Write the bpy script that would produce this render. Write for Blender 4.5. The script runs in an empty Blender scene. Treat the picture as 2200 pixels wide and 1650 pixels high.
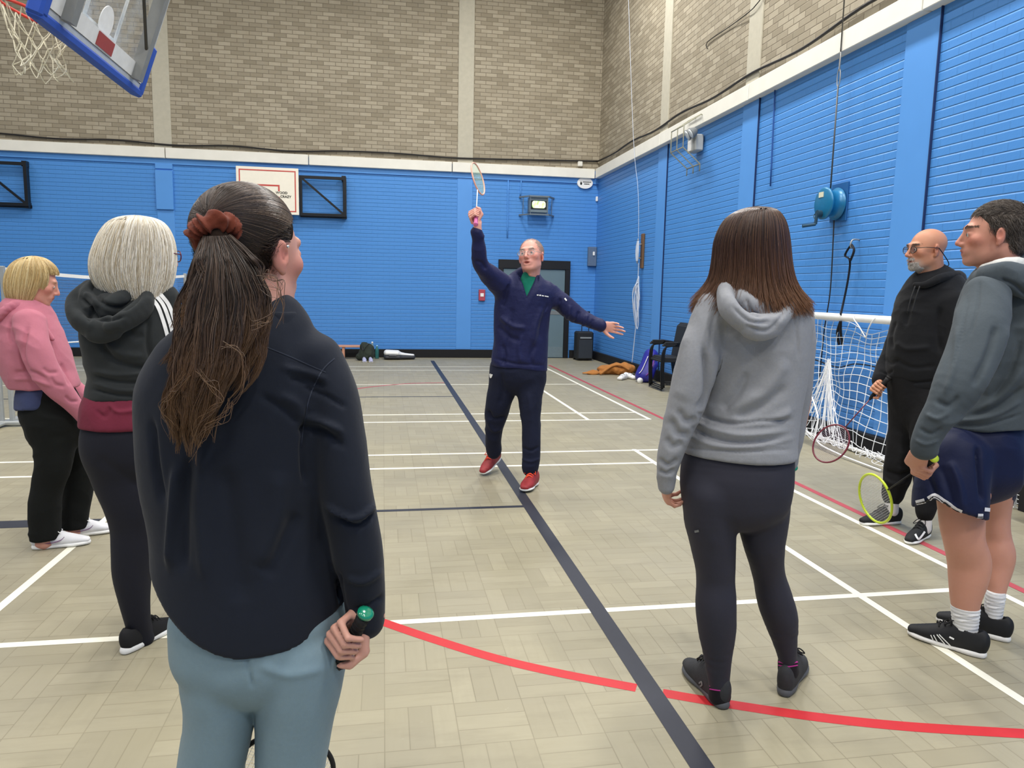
import bpy, math, random
import numpy as np
from mathutils import Vector, Matrix
from mathutils.bvhtree import BVHTree
random.seed(7); RNG = np.random.default_rng(7)
SC = bpy.context.scene
COL = SC.collection
V3 = lambda *a: np.array(a, float)
def nrm(v):
    v = np.asarray(v, float); return v/ (np.linalg.norm(v)+1e-12)

# ------------------------------------------------------------------ camera
FPX, YAW, PITCH, ROLL, EYE = 1567.2, 0.1755, 0.1283, 0.0200, 1.42
def cam_axes():
    cy, sy, cp, sp = math.cos(YAW), math.sin(YAW), math.cos(PITCH), math.sin(PITCH)
    F = V3(sy*cp, cy*cp, -sp); R = V3(cy, -sy, 0); U = np.cross(R, F)
    c, s = math.cos(ROLL), math.sin(ROLL)
    return c*R+s*U, -s*R+c*U, F
CR, CU, CF = cam_axes()
CAMP = V3(0, 0, EYE)
cam_data = bpy.data.cameras.new('camera')
cam_data.sensor_fit = 'HORIZONTAL'; cam_data.sensor_width = 36.0
cam_data.lens = 36.0*FPX/2200.0
cam_data.clip_start = 0.05; cam_data.clip_end = 200
cam = bpy.data.objects.new('camera', cam_data); COL.objects.link(cam)
m = Matrix(((CR[0], CU[0], -CF[0], 0), (CR[1], CU[1], -CF[1], 0), (CR[2], CU[2], -CF[2], EYE), (0, 0, 0, 1)))
cam.matrix_world = m
SC.camera = cam
# ------------------------------------------------------------------ world, lamps, exposure
SC.view_settings.view_transform = 'Standard'; SC.view_settings.look = 'None'
SC.view_settings.gamma = 1; SC.view_settings.use_curve_mapping = False
SC.view_settings.exposure = 0.0
world = bpy.data.worlds.new('world'); SC.world = world; world.use_nodes = True
world.node_tree.nodes['Background'].inputs[0].default_value = (0.8, 0.88, 1, 1)
world.node_tree.nodes['Background'].inputs[1].default_value = 0.05
CEIL = 8.6
X0, X1, Y0, Y1 = -13.0, 4.3, -7.0, 15.1
LAMP_W = 108
LAMPS = [(x, y) for x in (-10.0, -5.6, -1.2, 2.6) for y in (-4.5, -0.6, 3.3, 7.2, 11.4)]
for i, (x, y) in enumerate(LAMPS):
    ld = bpy.data.lights.new('hall_light', 'AREA'); ld.shape = 'RECTANGLE'; ld.size = 0.5; ld.size_y = 1.4
    ld.energy = LAMP_W*{-10.0: .7, -5.6: .9, -1.2: 1.05, 2.6: 2.3}[x]; ld.color = (1.0, 0.975, 0.935)
    lo = bpy.data.objects.new('hall_light', ld); COL.objects.link(lo); lo.location = (x, y, CEIL-0.62)

# ------------------------------------------------------------------ picture <-> place
def ray(px, py):
    return CR*((px-1100)/FPX)+CU*((825-py)/FPX)+CF
def W(px, py, Y):
    d = ray(px, py); t = Y/d[1]; return CAMP+d*t
def WX(px, py, X):
    d = ray(px, py); t = X/d[0]; return CAMP+d*t
def WZ(px, py, z=0.0):
    d = ray(px, py); t = (z-EYE)/d[2]; return CAMP+d*t
def depth(P): return float(np.dot(np.asarray(P)-CAMP, CF))
def px2m(P, a): return a*depth(P)/FPX
def proj(P):
    P = np.asarray(P, float)-CAMP
    z = P@CF
    return np.stack([1100+FPX*(P@CR)/z, 825-FPX*(P@CU)/z], -1)

# ------------------------------------------------------------------ objects
def tag(o, label=None, cat=None, group=None, kind=None):
    if label: o['label'] = label
    if cat: o['category'] = cat
    if group: o['group'] = group
    if kind: o['kind'] = kind
    return o
def empty(name, loc, label, cat, group=None):
    o = bpy.data.objects.new(name, None); COL.objects.link(o); o.location = tuple(loc)
    o.empty_display_size = 0.1
    return tag(o, label, cat, group)
def mesh_obj(name, verts, faces, mat, parent=None, smooth=True, local=None):
    """verts in world space; the object sits under its parent and keeps the place"""
    verts = np.asarray(verts, np.float32).reshape(-1, 3)
    if parent is not None:
        off = world_loc(parent); verts = verts-np.asarray(off, np.float32); oloc = (0, 0, 0)
    else:
        off = verts.mean(0) if len(verts) else np.zeros(3)
        off = np.array([off[0], off[1], verts[:, 2].min()]); verts = verts-off.astype(np.float32); oloc = tuple(float(v) for v in off)
    me = bpy.data.meshes.new(name)
    if isinstance(faces, np.ndarray):
        n, k = faces.shape
        me.vertices.add(len(verts)); me.vertices.foreach_set('co', verts.ravel())
        me.loops.add(n*k); me.loops.foreach_set('vertex_index', faces.astype(np.int32).ravel())
        me.polygons.add(n); me.polygons.foreach_set('loop_start', np.arange(0, n*k, k, dtype=np.int32))
        me.polygons.foreach_set('loop_total', np.full(n, k, np.int32))
    else:
        me.from_pydata([tuple(map(float, v)) for v in verts], [], [tuple(map(int, f)) for f in faces])
    me.update(calc_edges=True); me.validate()
    if smooth: me.polygons.foreach_set('use_smooth', np.ones(len(me.polygons), bool))
    if mat is not None:
        for mm in (mat if isinstance(mat, (list, tuple)) else [mat]): me.materials.append(mm)
    o = bpy.data.objects.new(name, me); COL.objects.link(o)
    o.location = oloc
    if parent is not None: o.parent = parent
    return o
WLOC = {}
def world_loc(o):
    p = np.zeros(3)
    while o is not None: p += np.array(o.location); o = o.parent
    return p
def set_color(o, cols, name='Col'):
    at = o.data.color_attributes.new(name, 'FLOAT_COLOR', 'POINT')
    c = np.ones((len(cols), 4), np.float32); c[:, :3] = cols
    at.data.foreach_set('color', c.ravel())

class MB:
    """collects simple solids into one mesh"""
    def __init__(s): s.v = []; s.f = []
    def add(s, v, f):
        b = len(s.v); s.v += [tuple(map(float, p)) for p in v]; s.f += [tuple(i+b for i in q) for q in f]; return s
    def box(s, lo, hi, bev=0.0):
        lo = V3(*lo); hi = V3(*hi); c = (lo+hi)/2
        return s.obox(c, (hi-lo)/2, np.eye(3), bev)
    def obox(s, c, h, R=np.eye(3), bev=0.0):
        c = np.asarray(c, float); h = np.asarray(h, float); R = np.asarray(R, float)
        if bev <= 0:
            pts = [c+R.T@(h*V3(x, y, z)) for x in (-1, 1) for y in (-1, 1) for z in (-1, 1)]
            return s.add(pts, [(0, 1, 3, 2), (4, 6, 7, 5), (0, 4, 5, 1), (2, 3, 7, 6), (0, 2, 6, 4), (1, 5, 7, 3)])
        b = min(bev, h.min()*0.9); pts = []; idx = {}
        for sx in (-1, 1):
            for sy in (-1, 1):
                for sz in (-1, 1):
                    for a in range(3):
                        hh = h-b; hh[a] = h[a]; idx[(sx, sy, sz, a)] = len(pts); pts.append(c+R.T@(hh*V3(sx, sy, sz)))
        F = []
        for a in range(3):
            u, w = [(1, 2), (2, 0), (0, 1)][a]
            for sg in (-1, 1):
                q = []
                for su, sw in ((-1, -1), (1, -1), (1, 1), (-1, 1)):
                    k = [0, 0, 0]; k[a] = sg; k[u] = su; k[w] = sw; q.append(idx[(*k, a)])
                F.append(q if sg > 0 else q[::-1])
        for a in range(3):
            u, w = [(1, 2), (2, 0), (0, 1)][a]
            for su in (-1, 1):
                for sw in (-1, 1):
                    k0 = [0]*3; k1 = [0]*3; k0[a] = -1; k1[a] = 1
                    for k in (k0, k1): k[u] = su; k[w] = sw
                    q = [idx[(*k0, u)], idx[(*k1, u)], idx[(*k1, w)], idx[(*k0, w)]]
                    F.append(q if su*sw < 0 else q[::-1])
        for sx in (-1, 1):
            for sy in (-1, 1):
                for sz in (-1, 1):
                    q = [idx[(sx, sy, sz, a)] for a in range(3)]; F.append(q if sx*sy*sz > 0 else q[::-1])
        return s.add(pts, F)
    def tube(s, pts, r, n=8, closed=False, cap=True, up=None, sq=1.0):
        v, f = tube_geo(pts, r, n, closed, cap, sq); return s.add(v, f)
    def bar(s, a, b, r, n=8): return s.tube([a, b], r, n)
    def sqbar(s, a, b, w, h=None, up=(0, 0, 1)):
        a = np.asarray(a, float); b = np.asarray(b, float); h = h or w
        d = nrm(b-a); u = np.asarray(up, float)
        if abs(d@u) > .95: u = V3(1, 0, 0)
        x = nrm(np.cross(d, u)); z = np.cross(x, d)
        return s.obox((a+b)/2, (w/2, np.linalg.norm(b-a)/2, h/2), np.array([x, d, z]))
    def lathe(s, c, prof, n=24, axis=(0, 0, 1)):
        c = np.asarray(c, float); ax = nrm(axis); t = V3(1, 0, 0) if abs(ax[0]) < .9 else V3(0, 1, 0)
        x = nrm(np.cross(t, ax)); y = np.cross(ax, x); pts = []; F = []
        for r, z in prof:
            for i in range(n):
                a = 2*math.pi*i/n; pts.append(c+ax*z+(x*math.cos(a)+y*math.sin(a))*r)
        for j in range(len(prof)-1):
            for i in range(n): F.append((j*n+i, j*n+(i+1) % n, (j+1)*n+(i+1) % n, (j+1)*n+i))
        F.append(tuple(range(n))[::-1]); F.append(tuple((len(prof)-1)*n+i for i in range(n)))
        return s.add(pts, F)
    def prism(s, poly, d):
        """poly: 3D points, extruded by vector d"""
        n = len(poly); d = np.asarray(d, float); P = [np.asarray(p, float) for p in poly]
        return s.add(P+[p+d for p in P], [tuple(range(n))[::-1], tuple(range(n, 2*n))]+[(i, (i+1) % n, (i+1) % n+n, i+n) for i in range(n)])
    def build(s, name, mat, parent=None, smooth=False):
        return mesh_obj(name, np.array(s.v), s.f, mat, parent, smooth)
def tube_geo(pts, r, n=8, closed=False, cap=True, sq=1.0):
    P = np.asarray(pts, float); m_ = len(P); rr = np.broadcast_to(np.asarray(r, float), (m_,))
    T = np.zeros_like(P)
    if closed: T = np.roll(P, -1, 0)-np.roll(P, 1, 0)
    else: T[1:-1] = P[2:]-P[:-2]; T[0] = P[1]-P[0]; T[-1] = P[-1]-P[-2]
    T /= (np.linalg.norm(T, axis=1, keepdims=True)+1e-12)
    ref = V3(0, 0, 1) if abs(T[0][2]) < .9 else V3(1, 0, 0)
    N = np.zeros_like(P); N[0] = nrm(np.cross(T[0], ref))
    for i in range(1, m_): N[i] = nrm(N[i-1]-T[i]*(N[i-1]@T[i]))
    B = np.cross(T, N); a = np.arange(n)*2*math.pi/n
    v = P[:, None]+rr[:, None, None]*(N[:, None]*np.cos(a)[None, :, None]+B[:, None]*np.sin(a)[None, :, None]*sq)
    v = v.reshape(-1, 3); f = []
    for j in range(m_ if closed else m_-1):
        k = (j+1) % m_
        for i in range(n): f.append((j*n+i, j*n+(i+1) % n, k*n+(i+1) % n, k*n+i))
    if cap and not closed: f.append(tuple(range(n))[::-1]); f.append(tuple((m_-1)*n+i for i in range(n)))
    return v, f
def smooth_path(pts, sub=6, closed=False):
    P = np.asarray(pts, float); n = len(P); out = []
    rng = range(n if closed else n-1)
    for i in rng:
        if closed: p0, p1, p2, p3 = P[(i-1) % n], P[i], P[(i+1) % n], P[(i+2) % n]
        else: p0, p1, p2, p3 = P[max(i-1, 0)], P[i], P[i+1], P[min(i+2, n-1)]
        for j in range(sub):
            t = j/sub
            out.append(.5*((2*p1)+(-p0+p2)*t+(2*p0-5*p1+4*p2-p3)*t*t+(-p0+3*p1-3*p2+p3)*t**3))
    if not closed: out.append(P[-1])
    return np.array(out)
def many_tubes(paths, radii, n=3):
    """paths (S,K,3), radii (S,K) -> verts, quad faces (numpy) of thin strands"""
    P = np.asarray(paths, float); S, K, _ = P.shape
    T = np.gradient(P, axis=1); T /= (np.linalg.norm(T, axis=2, keepdims=True)+1e-12)
    ref = np.zeros_like(T); ref[..., 0] = .31; ref[..., 1] = .77; ref[..., 2] = .55
    N = np.cross(T, ref); N /= (np.linalg.norm(N, axis=2, keepdims=True)+1e-12); B = np.cross(T, N)
    a = np.arange(n)*2*math.pi/n
    v = P[:, :, None]+np.asarray(radii)[:, :, None, None]*(N[:, :, None]*np.cos(a)[:, None]+B[:, :, None]*np.sin(a)[:, None])
    base = (np.arange(S)*K*n)[:, None, None]; j = np.arange(K-1)[None, :, None]; i = np.arange(n)[None, None, :]; i2 = (i+1) % n
    f = np.stack([base+j*n+i, base+j*n+i2, base+(j+1)*n+i2, base+(j+1)*n+i], -1).reshape(-1, 4)
    return v.reshape(-1, 3), f

# ------------------------------------------------------------------ materials
def srgb(r, g, b):
    f = lambda c: ((c/255)/12.92 if c/255 <= .04045 else (((c/255)+.055)/1.055)**2.4)
    return (f(r), f(g), f(b), 1)
class NT:
    def __init__(s, name):
        s.m = bpy.data.materials.new(name); s.m.use_nodes = True; s.t = s.m.node_tree; s.n = s.t.nodes; s.b = s.n['Principled BSDF']
    def node(s, typ, **kw):
        x = s.n.new(typ)
        for k, v in kw.items():
            if k in x.inputs: s.set(x.inputs[k], v)
            else: setattr(x, k, v)
        return x
    def set(s, inp, v):
        if isinstance(v, bpy.types.NodeSocket): s.t.links.new(v, inp)
        else: inp.default_value = v
    def math(s, op, a, b=None, c=None):
        x = s.n.new('ShaderNodeMath'); x.operation = op; s.set(x.inputs[0], a)
        if b is not None: s.set(x.inputs[1], b)
        if c is not None: s.set(x.inputs[2], c)
        return x.outputs[0]
    def mix(s, fac, a, b, mode='MIX'):
        x = s.n.new('ShaderNodeMix'); x.data_type = 'RGBA'; x.blend_type = mode
        s.set(x.inputs[0], fac); s.set(x.inputs[6], a); s.set(x.inputs[7], b); return x.outputs[2]
    def coord(s, kind='Object'):
        return s.n.new('ShaderNodeTexCoord').outputs[kind]
    def mapping(s, vec, scale=(1, 1, 1), rot=(0, 0, 0), loc=(0, 0, 0)):
        x = s.n.new('ShaderNodeMapping'); s.t.links.new(vec, x.inputs[0]); x.inputs['Scale'].default_value = scale
        x.inputs['Rotation'].default_value = rot; x.inputs['Location'].default_value = loc; return x.outputs[0]
    def noise(s, vec, scale, detail=3, rough=.5, out='Fac'):
        x = s.n.new('ShaderNodeTexNoise'); s.t.links.new(vec, x.inputs['Vector']); x.inputs['Scale'].default_value = scale
        x.inputs['Detail'].default_value = detail; x.inputs['Roughness'].default_value = rough; return x.outputs[out]
    def ramp(s, fac, stops):
        x = s.n.new('ShaderNodeValToRGB'); s.t.links.new(fac, x.inputs[0]); e = x.color_ramp.elements
        while len(e) < len(stops): e.new(.5)
        for q, (p, c) in zip(e, stops): q.position = p; q.color = c
        return x.outputs[0]
    def bump(s, h, strength=.3, dist=.01, prev=None):
        x = s.n.new('ShaderNodeBump'); s.t.links.new(h, x.inputs['Height']); x.inputs['Strength'].default_value = strength
        x.inputs['Distance'].default_value = dist
        if prev is not None: s.t.links.new(prev, x.inputs['Normal'])
        return x.outputs[0]
    def out(s, color=None, rough=None, normal=None, metal=None, spec=None):
        for k, v in (('Base Color', color), ('Roughness', rough), ('Normal', normal), ('Metallic', metal), ('Specular IOR Level', spec)):
            if v is not None: s.set(s.b.inputs[k], v)
        return s.m
MATS = {}
def plain(name, rgb, rough=.6, metal=0.0, var=.06, scale=18, bump=0.0, spec=.4, sheen=0.0):
    if name in MATS: return MATS[name]
    t = NT(name); c = srgb(*rgb); o = t.coord(); f = t.noise(o, scale, 4)
    dk = tuple(x*(1-var*2) for x in c[:3])+(1,); lt = tuple(min(1, x*(1+var*2)) for x in c[:3])+(1,)
    col = t.mix(f, dk, lt); nrmo = None
    if bump: nrmo = t.bump(t.noise(o, scale*6, 3), bump, .002)
    t.out(col, rough, nrmo, metal, spec)
    if sheen: t.b.inputs['Sheen Weight'].default_value = sheen; t.b.inputs['Sheen Roughness'].default_value = .6
    MATS[name] = t.m; return t.m
def cloth(name, rgb, rough=.95, weave=900, heather=0.0, sheen=.15, bump=.25, fold=.5):
    t = NT(name); c = srgb(*rgb); o = t.coord()
    f1 = t.noise(o, weave, 2, .6); f2 = t.noise(o, 7, 3); f3 = t.noise(o, 120, 3, .7)
    v = .05+heather
    dk = tuple(x*(1-v*2) for x in c[:3])+(1,); lt = tuple(min(1, x*(1+v*2)) for x in c[:3])+(1,)
    col = t.mix(t.math('ADD', t.math('MULTIPLY', f3, .6), t.math('MULTIPLY', f2, .4)), dk, lt)
    n1 = t.bump(f1, bump, .0008); n2 = t.bump(t.noise(o, 22, 4, .55), fold, .006, n1)
    t.out(col, rough, n2, 0.0, .2)
    t.b.inputs['Sheen Weight'].default_value = sheen*.3; t.b.inputs['Sheen Roughness'].default_value = .5
    return t.m
def emit(name, rgb, strength):
    t = NT(name); t.b.inputs['Emission Color'].default_value = srgb(*rgb); t.b.inputs['Emission Strength'].default_value = strength
    t.b.inputs['Base Color'].default_value = srgb(*rgb); return t.m
# ------------------------------------------------------------------ soft solids: a distance volume turned into one closed surface
PADV = 0.03
def smin(a, b, k):
    if k <= 0: return np.minimum(a, b)
    h = np.maximum(k-np.abs(a-b), 0)/k; return np.minimum(a, b)-h*h*(k*.25)
def smax(a, b, k): return -smin(-a, -b, k)
class Seg:
    """tapered limb piece with an oval section (a across, b deep)"""
    def __init__(s, A, B, aA, aB, bA, bB, u=None, cap=1.0):
        s.A = np.asarray(A, float); s.B = np.asarray(B, float); s.a = (aA, aB); s.b = (bA, bB)
        d = s.B-s.A; s.L = np.linalg.norm(d)
        if s.L < 1e-6: d = V3(0, 0, 1); s.L = 1e-6
        else: d = d/s.L
        s.d = d
        if u is None: u = V3(1, 0, 0) if abs(d[0]) < .9 else V3(0, 1, 0)
        u = np.asarray(u, float); u = u-d*(u@d); s.u = nrm(u); s.w = np.cross(d, s.u); s.cap = cap
        R = max(aA, aB, bA, bB)+PADV
        s.lo = np.minimum(s.A, s.B)-R; s.hi = np.maximum(s.A, s.B)+R
    def __call__(s, X, Y, Z):
        dx, dy, dz = X-s.A[0], Y-s.A[1], Z-s.A[2]
        q = dx*s.d[0]+dy*s.d[1]+dz*s.d[2]
        t = np.clip(q/s.L, 0, 1); vd = q-t*s.L
        vu = dx*s.u[0]+dy*s.u[1]+dz*s.u[2]; vw = dx*s.w[0]+dy*s.w[1]+dz*s.w[2]
        ra = s.a[0]+(s.a[1]-s.a[0])*t; rb = s.b[0]+(s.b[1]-s.b[0])*t; rd = np.minimum(ra, rb)*s.cap
        e0, e1, e2 = vu/ra, vw/rb, vd/rd
        k0 = np.sqrt(e0*e0+e1*e1+e2*e2)+1e-6; k1 = np.sqrt((e0/ra)**2+(e1/rb)**2+(e2/rd)**2)+1e-6
        return k0*(k0-1)/k1
class Ell:
    def __init__(s, c, r, R=np.eye(3)):
        s.c = np.asarray(c, float); s.r = np.asarray(r, float); s.R = np.asarray(R, float)
        m_ = s.r.max()+PADV; s.lo = s.c-m_; s.hi = s.c+m_
    def __call__(s, X, Y, Z):
        dx, dy, dz = X-s.c[0], Y-s.c[1], Z-s.c[2]; k0 = 0; k1 = 0
        for i in range(3):
            q = (dx*s.R[i, 0]+dy*s.R[i, 1]+dz*s.R[i, 2])/s.r[i]; k0 = k0+q*q; k1 = k1+(q/s.r[i])**2
        k0 = np.sqrt(k0)+1e-6; return k0*(k0-1)/(np.sqrt(k1)+1e-6)
class Loft:
    """stations: (centre, a, b); u = across direction or None for across the line of sight"""
    def __init__(s, st, u='view', sub=4, cap=1.0):
        P = np.array([np.concatenate([np.asarray(c, float), [a, b]]) for c, a, b in st])
        Q = smooth_path(P, sub) if len(P) > 2 else P
        Q[:, 3:] = np.maximum(Q[:, 3:], .002); s.segs = []
        for i in range(len(Q)-1):
            A, B = Q[i], Q[i+1]
            uu = u
            if isinstance(u, str): v = nrm((A[:3]+B[:3])/2-CAMP); uu = np.cross(B[:3]-A[:3], v)
            s.segs.append(Seg(A[:3], B[:3], A[3], B[3], A[4], B[4], uu, cap))
        s.lo = np.min([g.lo for g in s.segs], 0); s.hi = np.max([g.hi for g in s.segs], 0)
class Vol:
    def __init__(s, lo, hi, h):
        s.h = h; s.lo = np.asarray(lo, float)-2*h; s.n = np.ceil((np.asarray(hi, float)+2*h-s.lo)/h).astype(int)+1
        s.g = np.full(s.n, PADV, np.float32)
    @classmethod
    def around(c, prims, h, pad=.006):
        lo = np.min([p.lo for p in prims], 0)+PADV-pad; hi = np.max([p.hi for p in prims], 0)-PADV+pad
        return c(lo, hi, h)
    def sl(s, lo, hi):
        i0 = np.clip(np.floor((lo-s.lo)/s.h).astype(int), 0, s.n); i1 = np.clip(np.ceil((hi-s.lo)/s.h).astype(int)+1, 0, s.n)
        return i0, i1
    def axes(s, i0, i1):
        c = [(np.arange(i0[k], i1[k])*s.h+s.lo[k]).astype(np.float32) for k in range(3)]
        return c[0][:, None, None], c[1][None, :, None], c[2][None, None, :]
    def _eval(s, p):
        i0, i1 = s.sl(p.lo, p.hi)
        if (i1 <= i0).any(): return None, None
        sl = tuple(slice(a, b) for a, b in zip(i0, i1))
        if isinstance(p, Loft):
            tmp = np.full(tuple(i1-i0), PADV, np.float32)
            for g in p.segs:
                j0, j1 = s.sl(g.lo, g.hi); j0 = np.maximum(j0, i0); j1 = np.minimum(j1, i1)
                if (j1 <= j0).any(): continue
                ss = tuple(slice(a-c, b-c) for a, b, c in zip(j0, j1, i0))
                tmp[ss] = np.minimum(tmp[ss], g(*s.axes(j0, j1)))
            return sl, tmp
        return sl, p(*s.axes(i0, i1)).astype(np.float32)
    def add(s, p, k=.01):
        sl, d = s._eval(p)
        if sl is not None: s.g[sl] = smin(s.g[sl], np.minimum(d, PADV*2), k)
        return s
    def sub(s, p, k=.005):
        sl, d = s._eval(p)
        if sl is not None: s.g[sl] = smax(s.g[sl], -d, k)
        return s
    def plane(s, c, n, k=.003):
        """keep the side n points away from"""
        n = nrm(n); X, Y, Z = s.axes(np.zeros(3, int), s.n)
        s.g = smax(s.g, ((X-c[0])*n[0]+(Y-c[1])*n[1]+(Z-c[2])*n[2]).astype(np.float32), k).astype(np.float32); return s
    def func(s, fn, k=.003):
        X, Y, Z = s.axes(np.zeros(3, int), s.n)
        s.g = smax(s.g, np.broadcast_to(fn(X, Y, Z), s.g.shape).astype(np.float32), k).astype(np.float32); return s
    def mesh(s):
        g = s.g; h = s.h
        for ax in range(3):
            a = [slice(None)]*3
            for e in (0, -1): a[ax] = e; g[tuple(a)] = np.maximum(g[tuple(a)], 1e-3)
        S = g < 0
        c = np.zeros(tuple(s.n-1), np.int8)
        for dx in (0, 1):
            for dy in (0, 1):
                for dz in (0, 1): c += S[dx:s.n[0]-1+dx, dy:s.n[1]-1+dy, dz:s.n[2]-1+dz]
        act = np.argwhere((c > 0) & (c < 8)).astype(np.int32)
        idx = np.full(tuple(s.n-1), -1, np.int32); idx[act[:, 0], act[:, 1], act[:, 2]] = np.arange(len(act))
        off = np.array([(x, y, z) for x in (0, 1) for y in (0, 1) for z in (0, 1)])
        vals = np.stack([g[act[:, 0]+o[0], act[:, 1]+o[1], act[:, 2]+o[2]] for o in off], 1)
        acc = np.zeros((len(act), 3)); cnt = np.zeros(len(act))
        for i in range(8):
            for j in range(i+1, 8):
                if np.abs(off[i]-off[j]).sum() != 1: continue
                a, b = vals[:, i], vals[:, j]; mk = (a < 0) != (b < 0); t = np.where(mk, a/np.where(mk, a-b, 1), 0)
                acc += mk[:, None]*(off[i]+t[:, None]*(off[j]-off[i])); cnt += mk
        v = s.lo+(act+acc/cnt[:, None])*h; F = []
        for ax in range(3):
            u, w = [(1, 2), (2, 0), (0, 1)][ax]
            a0 = [slice(0, s.n[k]) for k in range(3)]; a1 = list(a0); a0[ax] = slice(0, s.n[ax]-1); a1[ax] = slice(1, s.n[ax])
            sA, sB = S[tuple(a0)], S[tuple(a1)]; e = np.argwhere(sA != sB)
            e = e[(e[:, u] > 0) & (e[:, w] > 0) & (e[:, u] < s.n[u]-1) & (e[:, w] < s.n[w]-1)]
            ins = sA[e[:, 0], e[:, 1], e[:, 2]]
            def ix(du, dw):
                q = e.copy(); q[:, u] -= du; q[:, w] -= dw; return idx[q[:, 0], q[:, 1], q[:, 2]]
            q = np.stack([ix(1, 1), ix(0, 1), ix(0, 0), ix(1, 0)], 1)
            q[~ins] = q[~ins][:, ::-1]; F.append(q)
        F = np.concatenate(F); s.g = None
        return v, F
def vnormals(v, f):
    a = v[f[:, 2]]-v[f[:, 0]]; b = v[f[:, 3]]-v[f[:, 1]]; n = np.cross(a, b); N = np.zeros_like(v)
    for k in range(4):
        for c in range(3): N[:, c] += np.bincount(f[:, k], n[:, c], len(v))
    return N/(np.linalg.norm(N, axis=1, keepdims=True)+1e-12)
def relax(v, f, it=1, lam=.5, mask=None):
    e = np.concatenate([f[:, [0, 1]], f[:, [1, 2]], f[:, [2, 3]], f[:, [3, 0]]]); n = len(v)
    deg = np.bincount(e[:, 0], minlength=n)+np.bincount(e[:, 1], minlength=n)
    for _ in range(it):
        s_ = np.stack([np.bincount(e[:, 0], v[e[:, 1], c], n)+np.bincount(e[:, 1], v[e[:, 0], c], n) for c in range(3)], 1)/np.maximum(deg, 1)[:, None]
        d = (s_-v)*lam; v = v+(d if mask is None else d*mask[:, None])
    return v
# value noise in space (cheap, smooth)
_NT = np.random.default_rng(3).random((32, 32, 32)).astype(np.float32)
def vnoise(p, seed=0):
    p = np.asarray(p)+seed*7.31; i = np.floor(p).astype(int); f = p-i; f = f*f*(3-2*f); i &= 31; j = (i+1) & 31; r = 0
    for a in (0, 1):
        for b in (0, 1):
            for c in (0, 1):
                w = (f[:, 0] if a else 1-f[:, 0])*(f[:, 1] if b else 1-f[:, 1])*(f[:, 2] if c else 1-f[:, 2])
                r = r+w*_NT[(j if a else i)[:, 0], (j if b else i)[:, 1], (j if c else i)[:, 2]]
    return r*2-1
def fold_lines(v, N, lines, face_only=True):
    """real folds pressed into the cloth along lines; each line: (points, width, height) seen from the front"""
    P = proj(v); D = np.zeros(len(v)); vis = np.clip(-(N*((v-CAMP)/np.linalg.norm(v-CAMP, axis=1, keepdims=True))).sum(1)*2.5, 0, 1)
    for pts, wd, hgt in lines:
        Q = smooth_path(np.array(pts, float), 5) if len(pts) > 2 else np.array(pts, float)
        best = np.full(len(v), 1e9); tt = np.zeros(len(v)); n = len(Q)-1
        bb = (P[:, 0] > Q[:, 0].min()-3*wd) & (P[:, 0] < Q[:, 0].max()+3*wd) & (P[:, 1] > Q[:, 1].min()-3*wd) & (P[:, 1] < Q[:, 1].max()+3*wd)
        ii = np.nonzero(bb)[0]
        if not len(ii): continue
        p = P[ii]; bs = best[ii]; tb = tt[ii]
        for k in range(n):
            a, b = Q[k], Q[k+1]; ab = b-a; t = np.clip(((p-a)@ab)/(ab@ab+1e-9), 0, 1)
            dd = np.hypot(*(p-a-t[:, None]*ab).T); up = dd < bs; bs = np.where(up, dd, bs); tb = np.where(up, (k+t)/n, tb)
        D[ii] += 1.4*hgt*np.exp(-(bs/wd)**2)*np.clip(np.minimum(tb, 1-tb)*5+.15, 0, 1)
    return v+N*(D*vis)[:, None]
def soft(name, vol, mat, parent, disp=None, lines=None, relax_it=1, color=None, uvf=None):
    v, f = vol.mesh()
    if relax_it: v = relax(v, f, relax_it)
    if disp is not None or lines:
        N = vnormals(v, f)
        if disp is not None: v = v+N*disp(v, N)[:, None]
        if lines: v = fold_lines(v, vnormals(v, f), lines)
    o = mesh_obj(name, v, f, mat, parent)
    if color is not None: set_color(o, color(v, vnormals(v, f)))
    return o
def wrinkle(amp=.003, sx=9, sz=22, seed=0, hem=None, bunch=0):
    def fn(v, N):
        w = vnoise(v*np.array([2.2, 2.2, 3]), seed+5)*.35
        q = v*np.array([sx, sx, sz]); q[:, 2] += w*5+(v[:, 0]+v[:, 1])*6*math.sin(seed)
        n = 1-2*np.abs(vnoise(q, seed)); d = amp*n+amp*.9*vnoise(v*np.array([4, 4, 4]), seed+2)
        if hem is not None:
            z0, z1 = hem; k = np.clip((v[:, 2]-z0)/(z1-z0), 0, 1); kk = np.clip(1-np.abs(k-.25)*2.4, 0, 1)
            d = d+bunch*kk*np.sin(v[:, 2]*150+vnoise(v*5, seed+9)*5)
        return d
    return fn
# --- pieces given by where their edges sit, at a real distance
def st(px, py, Y, a, b=None):
    P = W(px, py, Y); am = px2m(P, a); return (P, am, am if b is None else b)
def lim(*rows, **kw): return Loft([st(*r) for r in rows], **kw)
def ev(xl, xr, y, Y, b): return st((xl+xr)/2, y, Y, (xr-xl)/2, b)
def evs(*rows, **kw): return Loft([ev(*r) for r in rows], **kw)
def on_ray(px, py, B, L, far=True):
    """the point on the line of sight at distance L from B"""
    d = nrm(ray(px, py)); oc = CAMP-np.asarray(B); b = oc@d; c = oc@oc-L*L; D = b*b-c
    if D < 0: return CAMP+d*(-b)
    return CAMP+d*(-b+(math.sqrt(D) if far else -math.sqrt(D)))
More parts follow.
